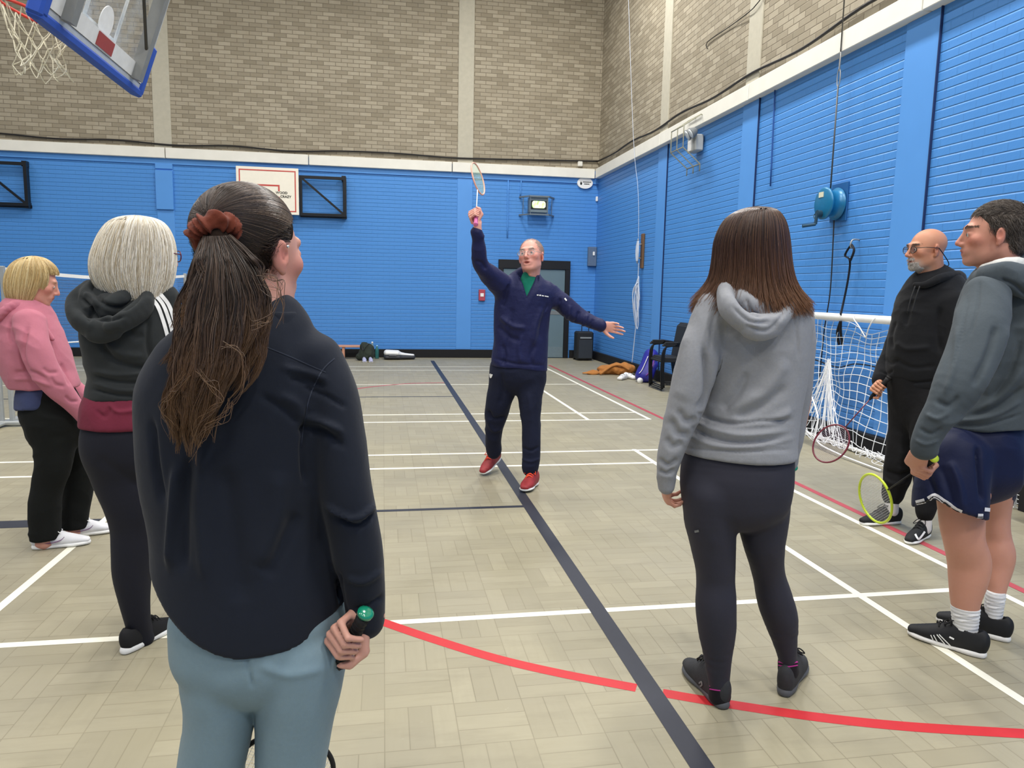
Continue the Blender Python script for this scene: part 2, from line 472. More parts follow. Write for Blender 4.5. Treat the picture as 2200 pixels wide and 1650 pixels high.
# --- flat marks laid on a surface (stripes, seams, logos)
def bvh_of(objs):
    vs = []; fs = []; b = 0
    for o in objs:
        off = world_loc(o); me = o.data; c = np.empty(len(me.vertices)*3, np.float32); me.vertices.foreach_get('co', c)
        vs.append(c.reshape(-1, 3)+off); fs += [[i+b for i in p.vertices] for p in me.polygons]; b += len(me.vertices)
    return BVHTree.FromPolygons([tuple(map(float, x)) for x in np.concatenate(vs)], fs)
def hit(bv, px, py, lift=.002):
    d = ray(px, py); r = bv.ray_cast(Vector(CAMP), Vector(nrm(d)))
    if r[0] is None: return None
    return np.array(r[0])+np.array(r[1])*lift
def marks(name, bv, strips, mat, parent, lift=.002, step=4, thick=None):
    """strips: (points_px, width_px) -> cloth tape lying on the surface"""
    mb = MB()
    for pts, wd in strips:
        Q = np.array(pts, float)
        L = np.hypot(*np.diff(Q, axis=0).T).sum(); sub = max(2, int(L/step/max(1, len(Q)-1)))
        Q = smooth_path(Q, sub) if len(Q) > 2 else np.array([Q[0]+(Q[1]-Q[0])*t for t in np.linspace(0, 1, sub+1)])
        T = np.gradient(Q, axis=0); T /= np.hypot(*T.T)[:, None]; Nn = np.stack([-T[:, 1], T[:, 0]], 1)
        rows = []
        for q, n in zip(Q, Nn):
            r = [hit(bv, *(q+n*wd*k), lift=lift) for k in (-.5, 0, .5)]
            if any(x is None for x in r): rows.append(None)
            else: rows.append(r)
        for a, b in zip(rows[:-1], rows[1:]):
            if a is None or b is None: continue
            if np.linalg.norm(a[1]-b[1]) > .08: continue
            mb.add([*a, *b], [(0, 1, 4, 3), (1, 2, 5, 4)])
    if not mb.v: return None
    o = mb.build(name, mat, parent, True)
    return o
# ------------------------------------------------------------------ the hall
X1 = 4.42
COR0, COR1 = 3.74, 3.93
def painted(nm, axis, a, b, zlim=COR1-.02):
    """lower part blue painted brick, upper part bare buff brick"""
    t = NT(nm); g = t.n.new('ShaderNodeNewGeometry'); s = t.n.new('ShaderNodeSeparateXYZ'); t.t.links.new(g.outputs['Position'], s.inputs[0])
    c = t.n.new('ShaderNodeCombineXYZ'); t.t.links.new(s.outputs[axis], c.inputs[0]); t.t.links.new(s.outputs[2], c.inputs[1])
    def brick(c1, c2, mo, ms, bias):
        x = t.n.new('ShaderNodeTexBrick'); t.t.links.new(c.outputs[0], x.inputs['Vector']); x.inputs['Scale'].default_value = 1
        x.inputs['Brick Width'].default_value = .225; x.inputs['Row Height'].default_value = .075; x.inputs['Mortar Size'].default_value = ms
        x.inputs['Mortar Smooth'].default_value = .6; x.inputs['Color1'].default_value = c1; x.inputs['Color2'].default_value = c2
        x.inputs['Mortar'].default_value = mo; x.inputs['Bias'].default_value = bias; return x
    up = brick(srgb(182, 174, 156), srgb(137, 130, 114), srgb(122, 115, 102), .007, 0)
    n1 = t.noise(g.outputs['Position'], .55, 3); n2 = t.noise(g.outputs['Position'], 9, 4)
    upc = t.mix(t.math('MULTIPLY', n2, .45), up.outputs[0], srgb(138, 124, 100))
    upc = t.mix(t.math('MULTIPLY', n1, .35), upc, srgb(156, 144, 120))
    lo = brick(a, a, tuple(x*.94 for x in a[:3])+(1,), .0065, 0)
    loc = t.mix(t.math('MULTIPLY', t.noise(g.outputs['Position'], 1.3, 4), .5), lo.outputs[0], b)
    k = t.math('GREATER_THAN', s.outputs[2], zlim)
    col = t.mix(k, loc, upc)
    n0 = t.bump(t.noise(g.outputs['Position'], 30, 4), .35, .004)
    fac = t.mix(k, lo.outputs[1], up.outputs[1])
    zz_ = t.math('DIVIDE', s.outputs[2], .075); zf_ = t.math('SUBTRACT', zz_, t.math('FLOOR', zz_)); ed = t.math('MINIMUM', zf_, t.math('SUBTRACT', 1, zf_))
    row = t.math('SUBTRACT', 1, t.math('MINIMUM', t.math('DIVIDE', ed, .11), 1))
    lo_h = t.math('ADD', t.math('MULTIPLY', row, .8), t.math('MULTIPLY', fac, .2))
    hgt = t.math('ADD', t.math('MULTIPLY', t.math('SUBTRACT', 1, k), lo_h), t.math('MULTIPLY', k, fac))
    nn = t.bump(t.math('SUBTRACT', 1, hgt), .7, .010, n0)
    rough = t.math('ADD', t.math('MULTIPLY', k, .42), .42)
    t.out(col, rough, nn, 0, .35); return t.m
BLUE, BLUE2 = srgb(74, 138, 210), srgb(84, 150, 222)
m_wx = painted('blue_and_buff_brick', 0, BLUE, BLUE2)
m_wy = painted('blue_and_buff_brick_side', 1, BLUE, BLUE2)
m_blue = plain('blue_paint', (86, 150, 222), .45, var=.03, scale=2.5)
m_conc = plain('pale_concrete', (184, 179, 162), .9, var=.06, scale=14, bump=.3)
m_cream = plain('cream_painted_timber', (232, 230, 220), .55, var=.04, scale=5)
m_black = plain('black_paint', (20, 21, 24), .5)
m_dark = plain('black_rubber', (17, 17, 19), .75)
m_white = plain('white_paint', (240, 240, 238), .45, var=.02)
m_steel = plain('galvanised_steel', (165, 166, 165), .4, .6)
m_grey = plain('grey_plastic', (120, 124, 126), .5)
m_cable = plain('black_cable', (30, 28, 28), .6)
def floor_mat():
    t = NT('parquet'); g = t.n.new('ShaderNodeNewGeometry'); s = t.n.new('ShaderNodeSeparateXYZ'); t.t.links.new(g.outputs['Position'], s.inputs[0])
    B = .235
    x = t.math('DIVIDE', s.outputs[0], B); y = t.math('DIVIDE', s.outputs[1], B)
    fx = t.math('FLOOR', x); fy = t.math('FLOOR', y)
    par = t.math('ABSOLUTE', t.math('MODULO', t.math('ADD', fx, fy), 2))
    ux = t.math('SUBTRACT', x, fx); uy = t.math('SUBTRACT', y, fy)
    u = t.math('ADD', t.math('MULTIPLY', par, ux), t.math('MULTIPLY', t.math('SUBTRACT', 1, par), uy))
    v = t.math('ADD', t.math('MULTIPLY', par, uy), t.math('MULTIPLY', t.math('SUBTRACT', 1, par), ux))
    u3 = t.math('MULTIPLY', u, 3); k = t.math('FLOOR', u3); uf = t.math('SUBTRACT', u3, k)
    e1 = t.math('MINIMUM', uf, t.math('SUBTRACT', 1, uf)); e1 = t.math('DIVIDE', e1, 3)
    e2 = t.math('MINIMUM', v, t.math('SUBTRACT', 1, v))
    seam1 = t.math('SUBTRACT', 1, t.math('MINIMUM', t.math('DIVIDE', e1, .011), 1))
    seam2 = t.math('SUBTRACT', 1, t.math('MINIMUM', t.math('DIVIDE', e2, .011), 1))
    seam = t.math('MAXIMUM', seam1, seam2)
    c = t.n.new('ShaderNodeCombineXYZ'); t.t.links.new(t.math('ADD', fx, t.math('MULTIPLY', k, .37)), c.inputs[0]); t.t.links.new(t.math('ADD', fy, t.math('MULTIPLY', k, .61)), c.inputs[1])
    wn = t.n.new('ShaderNodeTexWhiteNoise'); t.t.links.new(c.outputs[0], wn.inputs['Vector'])
    big = t.noise(g.outputs['Position'], .9, 4, .6)
    gv = t.mix(par, t.mapping(g.outputs['Position'], (6, 60, 1)), t.mapping(g.outputs['Position'], (60, 6, 1)))
    grain = t.noise(gv, 1.0, 4, .6)
    base = t.ramp(wn.outputs[0], [(0, srgb(153, 146, 122)), (.5, srgb(160, 153, 128)), (1, srgb(168, 161, 136))])
    base = t.mix(t.math('MULTIPLY', grain, .5), base, srgb(143, 136, 112))
    base = t.mix(t.ramp(big, [(.32, (0, 0, 0, 1)), (.72, (.6, .6, .6, 1))]), base, srgb(145, 140, 124))
    smear = t.noise(t.mapping(g.outputs['Position'], (2.5, 9, 1), (0, 0, .5)), 1, 5, .65)
    base = t.mix(t.ramp(smear, [(.5, (0, 0, 0, 1)), (.75, (.35, .35, .35, 1))]), base, srgb(126, 120, 102))
    sm = t.math('MULTIPLY', seam, t.math('ADD', .12, t.math('MULTIPLY', t.noise(g.outputs['Position'], 2.3, 2), .75)))
    col = t.mix(sm, base, srgb(92, 84, 62))
    # small scuffs
    sc = t.noise(t.mapping(g.outputs['Position'], (14, 40, 1), (0, 0, .9)), 1, 5, .7)
    col = t.mix(t.ramp(sc, [(.70, (0, 0, 0, 1)), (.76, (.35, .35, .35, 1))]), col, srgb(212, 206, 184))
    r = t.math('ADD', .36, t.math('MULTIPLY', smear, .25))
    t.out(col, r, t.bump(seam, -.25, .002), 0, .42); return t.m
m_floor = floor_mat()
def slab(name, lo, hi, mat):
    o = MB().box(lo, hi).build(name, mat); return tag(o, kind='structure')
fl = slab('floor', (X0-.3, Y0-.3, -.2), (X1+.3, Y1+.3, 0), m_floor)
m_ceil = plain('ceiling_board', (112, 112, 110), .9, var=.03)
slab('ceiling', (X0-.3, Y0-.3, CEIL), (X1+.3, Y1+.3, CEIL+.2), m_ceil)
slab('wall_back', (X0-.3, Y1, 0), (X1+.3, Y1+.3, CEIL), m_wx)
slab('wall_right', (X1, Y0, 0), (X1+.3, Y1, CEIL), m_wy)
slab('wall_left', (X0-.3, Y0, 0), (X0, Y1, CEIL), m_wy)
slab('wall_front', (X0-.3, Y0-.3, 0), (X1+.3, Y0, CEIL), m_wx)
# painted court lines, flat on the floor
m_lw = plain('white_line_paint', (238, 236, 220), .5, var=.03, scale=30)
m_lb = plain('black_line_paint', (46, 48, 58), .5, var=.05, scale=30)
m_lr = plain('red_line_paint', (192, 42, 48), .5, var=.04, scale=30)
m_lr2 = plain('faded_red_line_paint', (176, 74, 80), .5, var=.06, scale=30)
def line(x0, y0, x1, y1, w, mat, label, z=.0006):
    z += .0004 if x0 == x1 else 0
    a = V3(x0, y0, z); b = V3(x1, y1, z); d = nrm(b-a); n = V3(-d[1], d[0], 0)*w/2
    o = MB().add([a-n, b-n, b+n, a+n], [(0, 1, 2, 3)]).build('court_line', mat, fl); o['label'] = label; return o
LW = .042
line(-9.5, 3.0, 2.95, 3.0, LW, m_lw, 'nearest white cross line')
line(2.245, .2, 2.245, 6.23, LW, m_lw, 'white service line on the right, near end')
line(-9.5, 5.71, 2.97, 5.71, LW, m_lw, 'white cross line just in front of the red shoes')
line(-9.5, 6.19, 2.97, 6.19, LW, m_lw, 'white cross line behind the red shoes')
line(-9.5, 7.74, 2.97, 7.74, LW, m_lw, 'white cross line closing the far court')
line(-9.5, 8.20, 2.97, 8.20, LW, m_lw, 'inner white side line of the far court')
line(-9.5, 10.8, 2.97, 10.8, LW, m_lw, 'white middle line of the far court')
line(-9.5, 12.71, 2.97, 12.71, LW, m_lw, 'white line before the back wall')
line(-9.5, 13.30, 2.97, 13.30, LW, m_lw, 'white line nearest the back wall')
line(2.96, .2, 2.96, 6.2, LW, m_lw, 'long white right hand boundary line')
line(2.96, 7.72, 2.96, 14.0, LW, m_lw, 'far white right hand boundary line')
line(2.245, 7.74, 2.245, 10.82, LW, m_lw, 'white service line of the far court')
line(-1.655, .2, -1.655, 5.0, LW, m_lw, 'white service line on the left')
line(.945, .2, .945, 14.41, .075, m_lb, 'long black line running to the back wall', .0009)
line(-6.0, 4.60, .945, 4.60, .045, m_lb, 'black cross line behind the left hand players', .0008)
line(-6.0, 9.57, .945, 9.57, .045, m_lb, 'far black cross line')
line(3.10, .2, 3.10, 5.05, .05, m_lr2, 'red line beside the near boundary', .0008)
line(3.13, 7.6, 3.13, 13.6, .05, m_lr2, 'faded red line beside the far boundary', .0008)
mb = MB().add([(-2.6, 4.5, .0009), (-1.95, 4.5, .0009), (-1.85, 4.64, .0009), (-2.45, 4.64, .0009)], [(0, 1, 2, 3)])
mb.build('court_line', m_lb, fl)
def arc(pix, w, name, mat, label, z=.0007, ext=None):
    P = [WZ(*p) for p in pix]
    if ext: P = P+[V3(*e, 0) for e in ext]
    Q = smooth_path(P, 10); T = np.gradient(Q, axis=0); T /= np.linalg.norm(T, axis=1)[:, None]; N = np.stack([-T[:, 1], T[:, 0], 0*T[:, 0]], 1)
    m_ = MB()
    for i in range(len(Q)-1): m_.add([q+[0, 0, z-q[2]] for q in (Q[i]-N[i]*w/2, Q[i+1]-N[i+1]*w/2, Q[i+1]+N[i+1]*w/2, Q[i]+N[i]*w/2)], [(0, 1, 2, 3)])
    o = m_.build(name, mat, fl); o['label'] = label
arc([(818, 1335), (920, 1370), (1060, 1413), (1200, 1446), (1367, 1478)], .055, 'court_line', m_lr, 'red arc left of the black line')
arc([(1424, 1489), (1560, 1512), (1750, 1540), (1950, 1561), (2210, 1577)], .055, 'court_line', m_lr, 'red arc right of the black line')
arc([(750, 838), (800, 831), (880, 824), (960, 822)], .05, 'court_line', m_lr2, 'thin faded red arc on the far floor')
# cornice boards, pilasters, skirtings
n_tr = [0]
def trim(lo, hi, mat, label=None, name=None, bev=.006):
    n_tr[0] += 1
    o = MB().box(lo, hi, bev).build(name or 'trim_%d' % n_tr[0], mat); tag(o, label, kind='structure'); return o
xs = [X0, -6.9, -4.02, -1.42, 1.36, X1-.10]
for a, b in zip(xs[:-1], xs[1:]): trim((a+.008, Y1-.10, COR0), (b-.008, Y1+.02, COR1), m_cream)
ys = [Y0, -.15, 2.75, 5.62, 8.52, 11.4, Y1-.10]
for a, b in zip(ys[:-1], ys[1:]): trim((X1-.10, a+.008, COR0), (X1+.02, b-.008, COR1), m_cream)
trim((X0, Y1-.03, COR0-.10), (X1, Y1+.02, COR0), m_blue, bev=0)
for x in (-9.8, -4.07, 1.63):
    trim((x-.155, Y1-.015, COR1+.002), (x+.155, Y1+.02, CEIL), m_conc)
    trim((x-.155, Y1-.010, .17), (x+.155, Y1+.02, COR0-.1), m_blue)
trim((-4.07-.155, Y1-.055, 2.80), (-4.07+.155, Y1, 3.52), m_blue)
trim((-4.07-.155, Y1-.035, 3.55), (-4.07+.155, Y1, COR0-.1), m_blue)
for y in (-.1, 2.85, 5.70, 8.60, 11.45):
    trim((X1-.02, y-.16, COR1+.002), (X1+.02, y+.16, CEIL), m_conc)
    trim((X1-.012, y-.20, .17), (X1+.02, y+.20, COR0), m_blue)
    trim((X1-.020, y-.215, .17), (X1+.02, y-.205, COR0), plain('painted_shadow_line', (20, 45, 90), .8), bev=0)  # dark blue strip stands in for the shadow line along the band's edge
o = MB().box((X0, Y1-.05, 0), (2.30, Y1, .17), .006).build('baseboard_back', m_dark); tag(o, kind='structure')
o = MB().box((3.90, Y1-.05, 0), (X1, Y1, .17), .006).build('baseboard_back_corner', m_dark); tag(o, kind='structure')
o = MB().box((X1-.06, Y0, 0), (X1, Y1-.05, .17), .006).build('baseboard_right', m_dark); tag(o, kind='structure')
# ceiling light fittings (the room's lamps)
m_lens = emit('lit_diffuser', (255, 248, 232), 2.0)
m_fit = plain('white_enamel', (230, 230, 228), .4)
for i, (x, y) in enumerate(LAMPS):
    t = empty('high_bay_light', (x, y, CEIL-.5), 'high bay light, %s row from the back wall, %s' % (('fifth', 'fourth', 'third', 'second', 'first')[i % 5], ('nearest the left wall', 'second from the left', 'third from the left', 'nearest the right wall')[i//5]), 'light', 'high bay lights')
    MB().box((x-.32, y-.76, CEIL-.60), (x+.32, y+.76, CEIL-.48), .02).build('housing', m_fit, t)
    for yy in (-.5, .5): MB().bar((x, y+yy, CEIL-.48), (x, y+yy, CEIL-.003), .008).build('suspension_rod', m_steel, t)
# black cables over the cornice
def cable(name, pts, r, mat, label, cat='cable', sub=8, n=8):
    o = MB().tube(smooth_path(pts, sub), r, n).build(name, mat, None, True); return tag(o, label, cat)
zc = [4.05, 4.02, 4.045, 4.0, 4.03, 3.99, 4.03, 3.99, 4.04, 4.05, 4.02, 4.04, 4.07, 4.10]
cable('wall_cable', [(x, Y1-.035, z) for x, z in zip(np.linspace(-9, X1-.04, len(zc)), zc)], .016, m_cable, 'sagging black cable above the cream rail on the back wall')
zz = [4.10, 4.07, 4.10, 4.05, 4.09, 4.04, 4.07, 4.02, 4.09, 4.03, 4.10, 4.08, 4.05, 4.1]
cable('wall_cable', [(X1-.035, y, z) for y, z in zip(np.linspace(Y1-.04, 1.0, len(zz)), zz)], .016, m_cable, 'sagging black cable above the cream rail on the right wall')
a = WX(1520, 105, X1-.02); b = WX(1520, 90, X1-.02); c = WX(1618, 18, X1-.05)
cable('wall_cable', [a, b, (X1-.02, (b[1]+c[1])/2, (b[2]+c[2])/2), c, (X1-.03, c[1]-.3, c[2]+.12)], .006, m_cable, 'short thin cable running up the buff brick on the right wall', sub=3)
a = WX(1665, 190, X1-.015); b = WX(1655, 400, X1-.015)
cable('thin_conduit', [a, (a+b)/2, b], .008, plain('deep_blue_paint', (30, 80, 150), .5), 'thin blue painted conduit running down the right wall', 'conduit', 2)
a = W(1160, 372, Y1-.03)
for px, dx in ((1092, 0), (1120, 0)):
    a = W(px, 385, Y1-.015); b = W(px-2, 510 if px < 1100 else 420, Y1-.015)
    cable('thin_conduit', [a, (a+b)/2, b], .014, m_blue, 'blue painted conduit %s on the back wall' % ('left of the exit light' if px < 1100 else 'above the exit light'), 'conduit', 2)
# --- small wall fittings
def box_on_back(name, px0, py0, px1, py1, d, mat, bev=.01, parent=None):
    a = W(px0, py1, Y1); b = W(px1, py0, Y1)
    return MB().box((a[0], Y1-d, a[2]), (b[0], Y1-.001, b[2]), bev).build(name, mat, parent)
jb = box_on_back('junction_box', 1240, 348, 1250, 358, .08, m_cream); jb.location.y -= .0; tag(jb, 'small cream box on the rail above the oval sign', 'junction box')
gb = empty('control_box', W(1272, 572, Y1), 'grey control box on the back wall near the corner', 'box')
gb.location.y = Y1-.1
a = W(1263, 572, Y1); b = W(1279, 531, Y1)
MB().box((a[0]-.02, Y1-.09, a[2]), (a[0]+.16, Y1-.001, b[2]), .01).build('housing', plain('bluish_grey_metal', (92, 112, 138), .5), gb)
MB().box((a[0]+.07, Y1-.115, a[2]+.22), (a[0]+.115, Y1-.088, a[2]+.30), .008).build('white_switch', m_white, gb)
sn = empty('wall_sensor', W(1285, 428, Y1), 'tiny white sensor in the corner below the oval sign', 'sensor')
MB().box((X1-.05, Y1-.05, sn.location.z-.05), (X1-.005, Y1-.005, sn.location.z+.05), .01).build('housing', m_white, sn)
cp = empty('fire_call_point', W(1035, 645, Y1), 'small red fire call point left of the grey door', 'call point'); cp.location.y = Y1-.03
a = W(1028, 646, Y1); b = W(1042, 622, Y1)
MB().box((a[0], Y1-.05, a[2]), (b[0], Y1-.001, b[2]), .008).build('housing', plain('faded_red_plastic', (176, 70, 86), .5), cp)
c0 = (a+b)/2; MB().box((c0[0]-.035, Y1-.056, c0[2]-.03), (c0[0]+.035, Y1-.049, c0[2]+.04), .002).build('face_plate', m_white, cp)
# oval sign
sg = empty('oval_sign', W(1258, 405, Y1), 'white oval sign high in the corner of the back wall', 'sign'); sg.location.y = Y1-.03
c0 = W(1257, 393, Y1-.05); rx, rz = .165, .115
pl = [(c0[0]+rx*math.cos(t), Y1-.05, c0[2]+rz*math.sin(t)) for t in np.linspace(0, 2*math.pi, 40, endpoint=False)]
MB().prism(pl, (0, .048, 0)).build('sign_panel', m_white, sg)
b = MB(); b.lathe((c0[0]-.085, Y1-.052, c0[2]-.012), [(.001, -.001), (.022, 0), (.022, .004), (.001, .005)], 16, (0, -1, 0)); b.box((c0[0]-.1, Y1-.056, c0[2]-.04), (c0[0]-.07, Y1-.05, c0[2]-.01)); b.box((c0[0]-.095, Y1-.056, c0[2]), (c0[0]-.08, Y1-.05, c0[2]+.028)); b.build('emblem', m_black, sg)
def text(name, body, loc, size, mat, parent, rot=(math.pi/2, 0, 0), align='CENTER', bold=0.0, ext=.0008):
    cu = bpy.data.curves.new(name, 'FONT'); cu.body = body; cu.size = size; cu.align_x = align; cu.extrude = ext; cu.offset = bold
    o = bpy.data.objects.new(name, cu); COL.objects.link(o)
    dg = bpy.context.evaluated_depsgraph_get(); me = bpy.data.meshes.new_from_object(o.evaluated_get(dg))
    bpy.data.objects.remove(o); me.materials.clear(); me.materials.append(mat)
    o = bpy.data.objects.new(name, me); COL.objects.link(o)
    off = world_loc(parent) if parent else np.zeros(3); o.location = tuple(np.array(loc)-off); o.rotation_euler = rot
    if parent: o.parent = parent
    return o
b = MB()
for zz_, x0_, x1_ in ((.018, -.05, .135), (-.022, -.02, .10)):
    x = x0_
    while x < x1_-.012:
        w = random.choice((.010, .013, .008)); b.box((c0[0]+x, Y1-.053, c0[2]+zz_-.011), (c0[0]+x+w, Y1-.0495, c0[2]+zz_+.011)); x += w+.004
b.build('lettering', m_black, sg)
# --- exit light in its wire guard
ex = empty('exit_light', W(1157, 455, Y1), 'glowing green exit light in a steel guard above the grey door', 'exit light'); ex.location.y = Y1-.15
cc = W(1157, 441, Y1-.2)
MB().box((cc[0]-.19, Y1-.22, cc[2]-.15), (cc[0]+.19, Y1-.02, cc[2]+.17), .01).build('housing', plain('weathered_grey_steel', (112, 128, 138), .5), ex)
t = NT('lit_green_sign'); o_ = t.coord(); s_ = t.n.new('ShaderNodeSeparateXYZ'); t.t.links.new(o_, s_.inputs[0])
nn = t.noise(t.mapping(o_, (14, 1, 9)), 1, 2); cg = t.ramp(nn, [(.42, srgb(250, 255, 205)), (.62, srgb(150, 240, 110))])
t.t.links.new(cg, t.b.inputs['Emission Color']); t.b.inputs['Emission Strength'].default_value = 1.1; t.out(cg)
pl = []
for sx, sz in ((1, 1), (-1, 1), (-1, -1), (1, -1)):
    for k in range(6):
        an = {(1, 1): 0, (-1, 1): 90, (-1, -1): 180, (1, -1): 270}[(sx, sz)]+k*18
        pl.append((cc[0]+sx*.095+.045*math.cos(math.radians(an)), Y1-.228, cc[2]+.01+sz*.02+.05*math.sin(math.radians(an))))
MB().box((cc[0]-.165, Y1-.226, cc[2]-.085), (cc[0]+.165, Y1-.215, cc[2]+.085)).build('bezel', m_black, ex)
MB().prism(pl, (0, .004, 0)).build('lit_panel', t.m, ex)
m_gd = plain('grey_steel_guard', (105, 118, 128), .5)
b = MB()
for z in (cc[2]+.17, cc[2]-.19):
    b.sqbar((cc[0]-.20, Y1-.26, z), (cc[0]+.20, Y1-.26, z), .03)
    for s_ in (-1, 1): b.sqbar((cc[0]+s_*.20, Y1-.26, z), (cc[0]+s_*.36, Y1-.01, z), .028)
for x in (-.18, .18): b.sqbar((cc[0]+x, Y1-.26, cc[2]-.19), (cc[0]+x, Y1-.26, cc[2]+.17), .012)
for s_ in (-1, 1): b.bar((cc[0]+s_*.30, Y1-.1, cc[2]-.19), (cc[0]+s_*.30, Y1-.1, cc[2]+.17), .006)
b.build('wire_guard', m_gd, ex)
# --- double door
a = W(1070, 562, Y1); x0d, x1d, zt = 2.34, 3.86, 2.02
d = empty('door_1', ((x0d+x1d)/2, Y1-.03, 0), 'grey double door in a black frame behind the man in navy', 'door'); d['kind'] = 'structure'
m_door = plain('grey_green_door_paint', (100, 122, 132), .5, var=.03, scale=3)
MB().box((x0d, Y1-.07, 0), (x0d+.10, Y1, zt-.16), .004).box((x1d-.10, Y1-.07, 0), (x1d, Y1, zt-.16), .004).box((x0d, Y1-.07, zt-.16), (x1d, Y1, zt+.02), .004).build('door_frame', m_black, d)
xm = (x0d+x1d)/2
for u, v in ((x0d+.105, xm-.004), (xm+.004, x1d-.105)):
    lf = MB().box((u, Y1-.045, .01), (v, Y1-.005, zt-.165), .004).build('door_leaf', m_door, d)
    MB().box((u+.04, Y1-.052, .92), (v-.04, Y1-.044, 1.0), .003).build('push_bar', m_grey, lf)
    MB().box((u+.02, Y1-.048, .02), (v-.02, Y1-.0445, .24), .002).build('kick_plate', plain('brushed_kick_plate', (120, 138, 146), .4, .3), lf)
# --- backboards swung flat on the back wall
m_bb = plain('cream_backboard', (244, 238, 222), .5, var=.02); m_bbr = plain('red_border_paint', (198, 84, 76), .5)
m_blk = plain('black_gloss_steel', (18, 22, 28), .35)
def frame_rect(b, x0, z0, x1, z1, y, w, dep):
    b.box((x0, y-dep, z0), (x1, y, z0+w)); b.box((x0, y-dep, z1-w), (x1, y, z1)); b.box((x0, y-dep, z0+w), (x0+w, y, z1-w)); b.box((x1-w, y-dep, z0+w), (x1, y, z1-w)); return b
bb = empty('wall_backboard', (-1.7, Y1-.2, 2.76), 'small cream basketball board with red border folded on black wall frame', 'backboard')
yb = Y1-.20
MB().box((-2.74, yb-.03, 2.77), (-1.60, yb, 3.64), .004).build('board', m_bb, bb)
b = MB(); frame_rect(b, -2.69, 2.82, -1.65, 3.59, yb-.031, .022, .002); frame_rect(b, -2.36, 2.94, -1.95, 3.32, yb-.031, .03, .002); b.build('red_border', m_bbr, bb)
b = MB().box((-1.985, yb-.0345, 3.10), (-1.935, yb-.032, 3.20)); b.build('blank_patch', m_bb, bb)
text('lettering', 'WOOD', (-1.915, yb-.036, 3.155), .062, m_black, bb, bold=.001)
text('lettering', 'CRAZY', (-1.84, yb-.036, 3.085), .062, m_black, bb, bold=.001)
def swing_frame(xa, xb, z0, z1, par):
    b = MB(); frame_rect(b, xa, z0, xb, z1, Y1-.10, .055, .055); b.build('swing_frame', m_blk, par)
    MB().sqbar((xa+.04, Y1-.13, z1-.04), (xb-.04, Y1-.13, z0+.04), .04).build('brace', m_blk, par)
    b = MB(); b.box((xb-.09, Y1-.12, z0-.03), (xb-.01, Y1-.001, z0+.07)); b.box((xb-.09, Y1-.12, z1-.07), (xb-.01, Y1-.001, z1+.03)); b.box((xb-.07, Y1-.07, z0), (xb-.02, Y1-.001, z1)); b.box((xa, Y1-.03, z0-.02), (xb, Y1-.001, z0+.03)); b.build('wall_bracket', m_blk, par)
swing_frame(-1.60, -.71, 2.77, 3.53, bb)
MB().box((-2.5, Y1-.17, 2.95), (-1.60, Y1-.11, 3.02)).box((-2.5, Y1-.17, 3.40), (-1.60, Y1-.11, 3.47)).build('rear_rail', m_blk, bb)
bb2 = empty('wall_backboard', (-7.4, Y1-.2, 2.75), 'black folding backboard frame on the back wall, at the left edge', 'backboard')
MB().box((-8.4, yb-.03, 2.77), (-7.27, yb, 3.64), .004).build('board', m_bb, bb2)
swing_frame(-7.27, -6.38, 2.76, 3.54, bb2)
# --- bench and the things by the back wall
m_bw = plain('varnished_bench_wood', (206, 150, 122), .4, var=.08, scale=6)
bn = empty('gym_bench', (-1.7, Y1-.35, 0), 'long low wooden gym bench against the back wall', 'bench')
MB().box((-3.0, Y1-.48, .235), (-.44, Y1-.22, .27), .008).build('seat', m_bw, bn)
for x in (-2.8, -.78): MB().box((x-.025, Y1-.46, 0), (x+.025, Y1-.24, .235), .006).build('leg', m_bw, bn)
MB().box((-2.75, Y1-.37, .03), (-.83, Y1-.33, .10), .005).build('rail', m_bw, bn)
# ------------------------------------------------------------------ glass basketball board hanging at top left
BX = -1.965; by0, by1, bz0, bz1 = 4.785, 6.495, 2.95, 3.98
TILT = math.radians(19.4)   # the folded board leans back
def tilted(P):
    P = np.array(P, float).reshape(-1, 3); dx, dz = P[:, 0]-BX, P[:, 2]-(bz0-.05); c, s_ = math.cos(TILT), math.sin(TILT)
    P[:, 0] = BX+dx*c+dz*s_; P[:, 2] = bz0-.05-dx*s_+dz*c; return P
hp = empty('basketball_board', (BX, (by0+by1)/2, bz0), 'glass basketball board with blue edge padding hanging at top left', 'basketball hoop')
t = NT('dusty_acrylic'); o_ = t.coord(); t.out(srgb(205, 214, 220), .12)
n_ = t.noise(o_, 5, 5, .7)
t.b.inputs['Transmission Weight'].default_value = 0; t.b.inputs['Alpha'].default_value = 1
t.t.links.new(t.math('ADD', .10, t.math('MULTIPLY', t.ramp(n_, [(.45, (0, 0, 0, 1)), (.75, (1, 1, 1, 1))]), .35)), t.b.inputs['Alpha']); m_glass = t.m
m_pad = plain('blue_foam_padding', (38, 78, 172), .6, var=.04)
m_alu = plain('dull_aluminium', (196, 200, 202), .4, .3)
m_tube = plain('grey_square_tube', (128, 130, 128), .5, .2)
m_wl = plain('white_board_line', (240, 242, 240), .5, var=.02)
MB().box((BX-.006, by0+.02, bz0+.02), (BX+.006, by1-.02, bz1-.02)).build('glass_panel', m_glass, hp)
b = MB(); ym = (by0+by1)/2
def rect_x(b, y0, z0, y1, z1, xa, xb, w):
    b.box((xa, y0, z0), (xb, y1, z0+w)); b.box((xa, y0, z1-w), (xb, y1, z1)); b.box((xa, y0, z0+w), (xb, y0+w, z1-w)); b.box((xa, y1-w, z0+w), (xb, y1, z1-w))
rect_x(b, ym-.295, bz0+.15, ym+.295, bz0+.60, BX-.009, BX-.0065, .05); b.build('target_rectangle', m_wl, hp)
b = MB(); rect_x(b, by0, bz0, by1, bz1, BX-.010, BX+.045, .045); b.build('rim_frame', m_alu, hp)
b = MB()
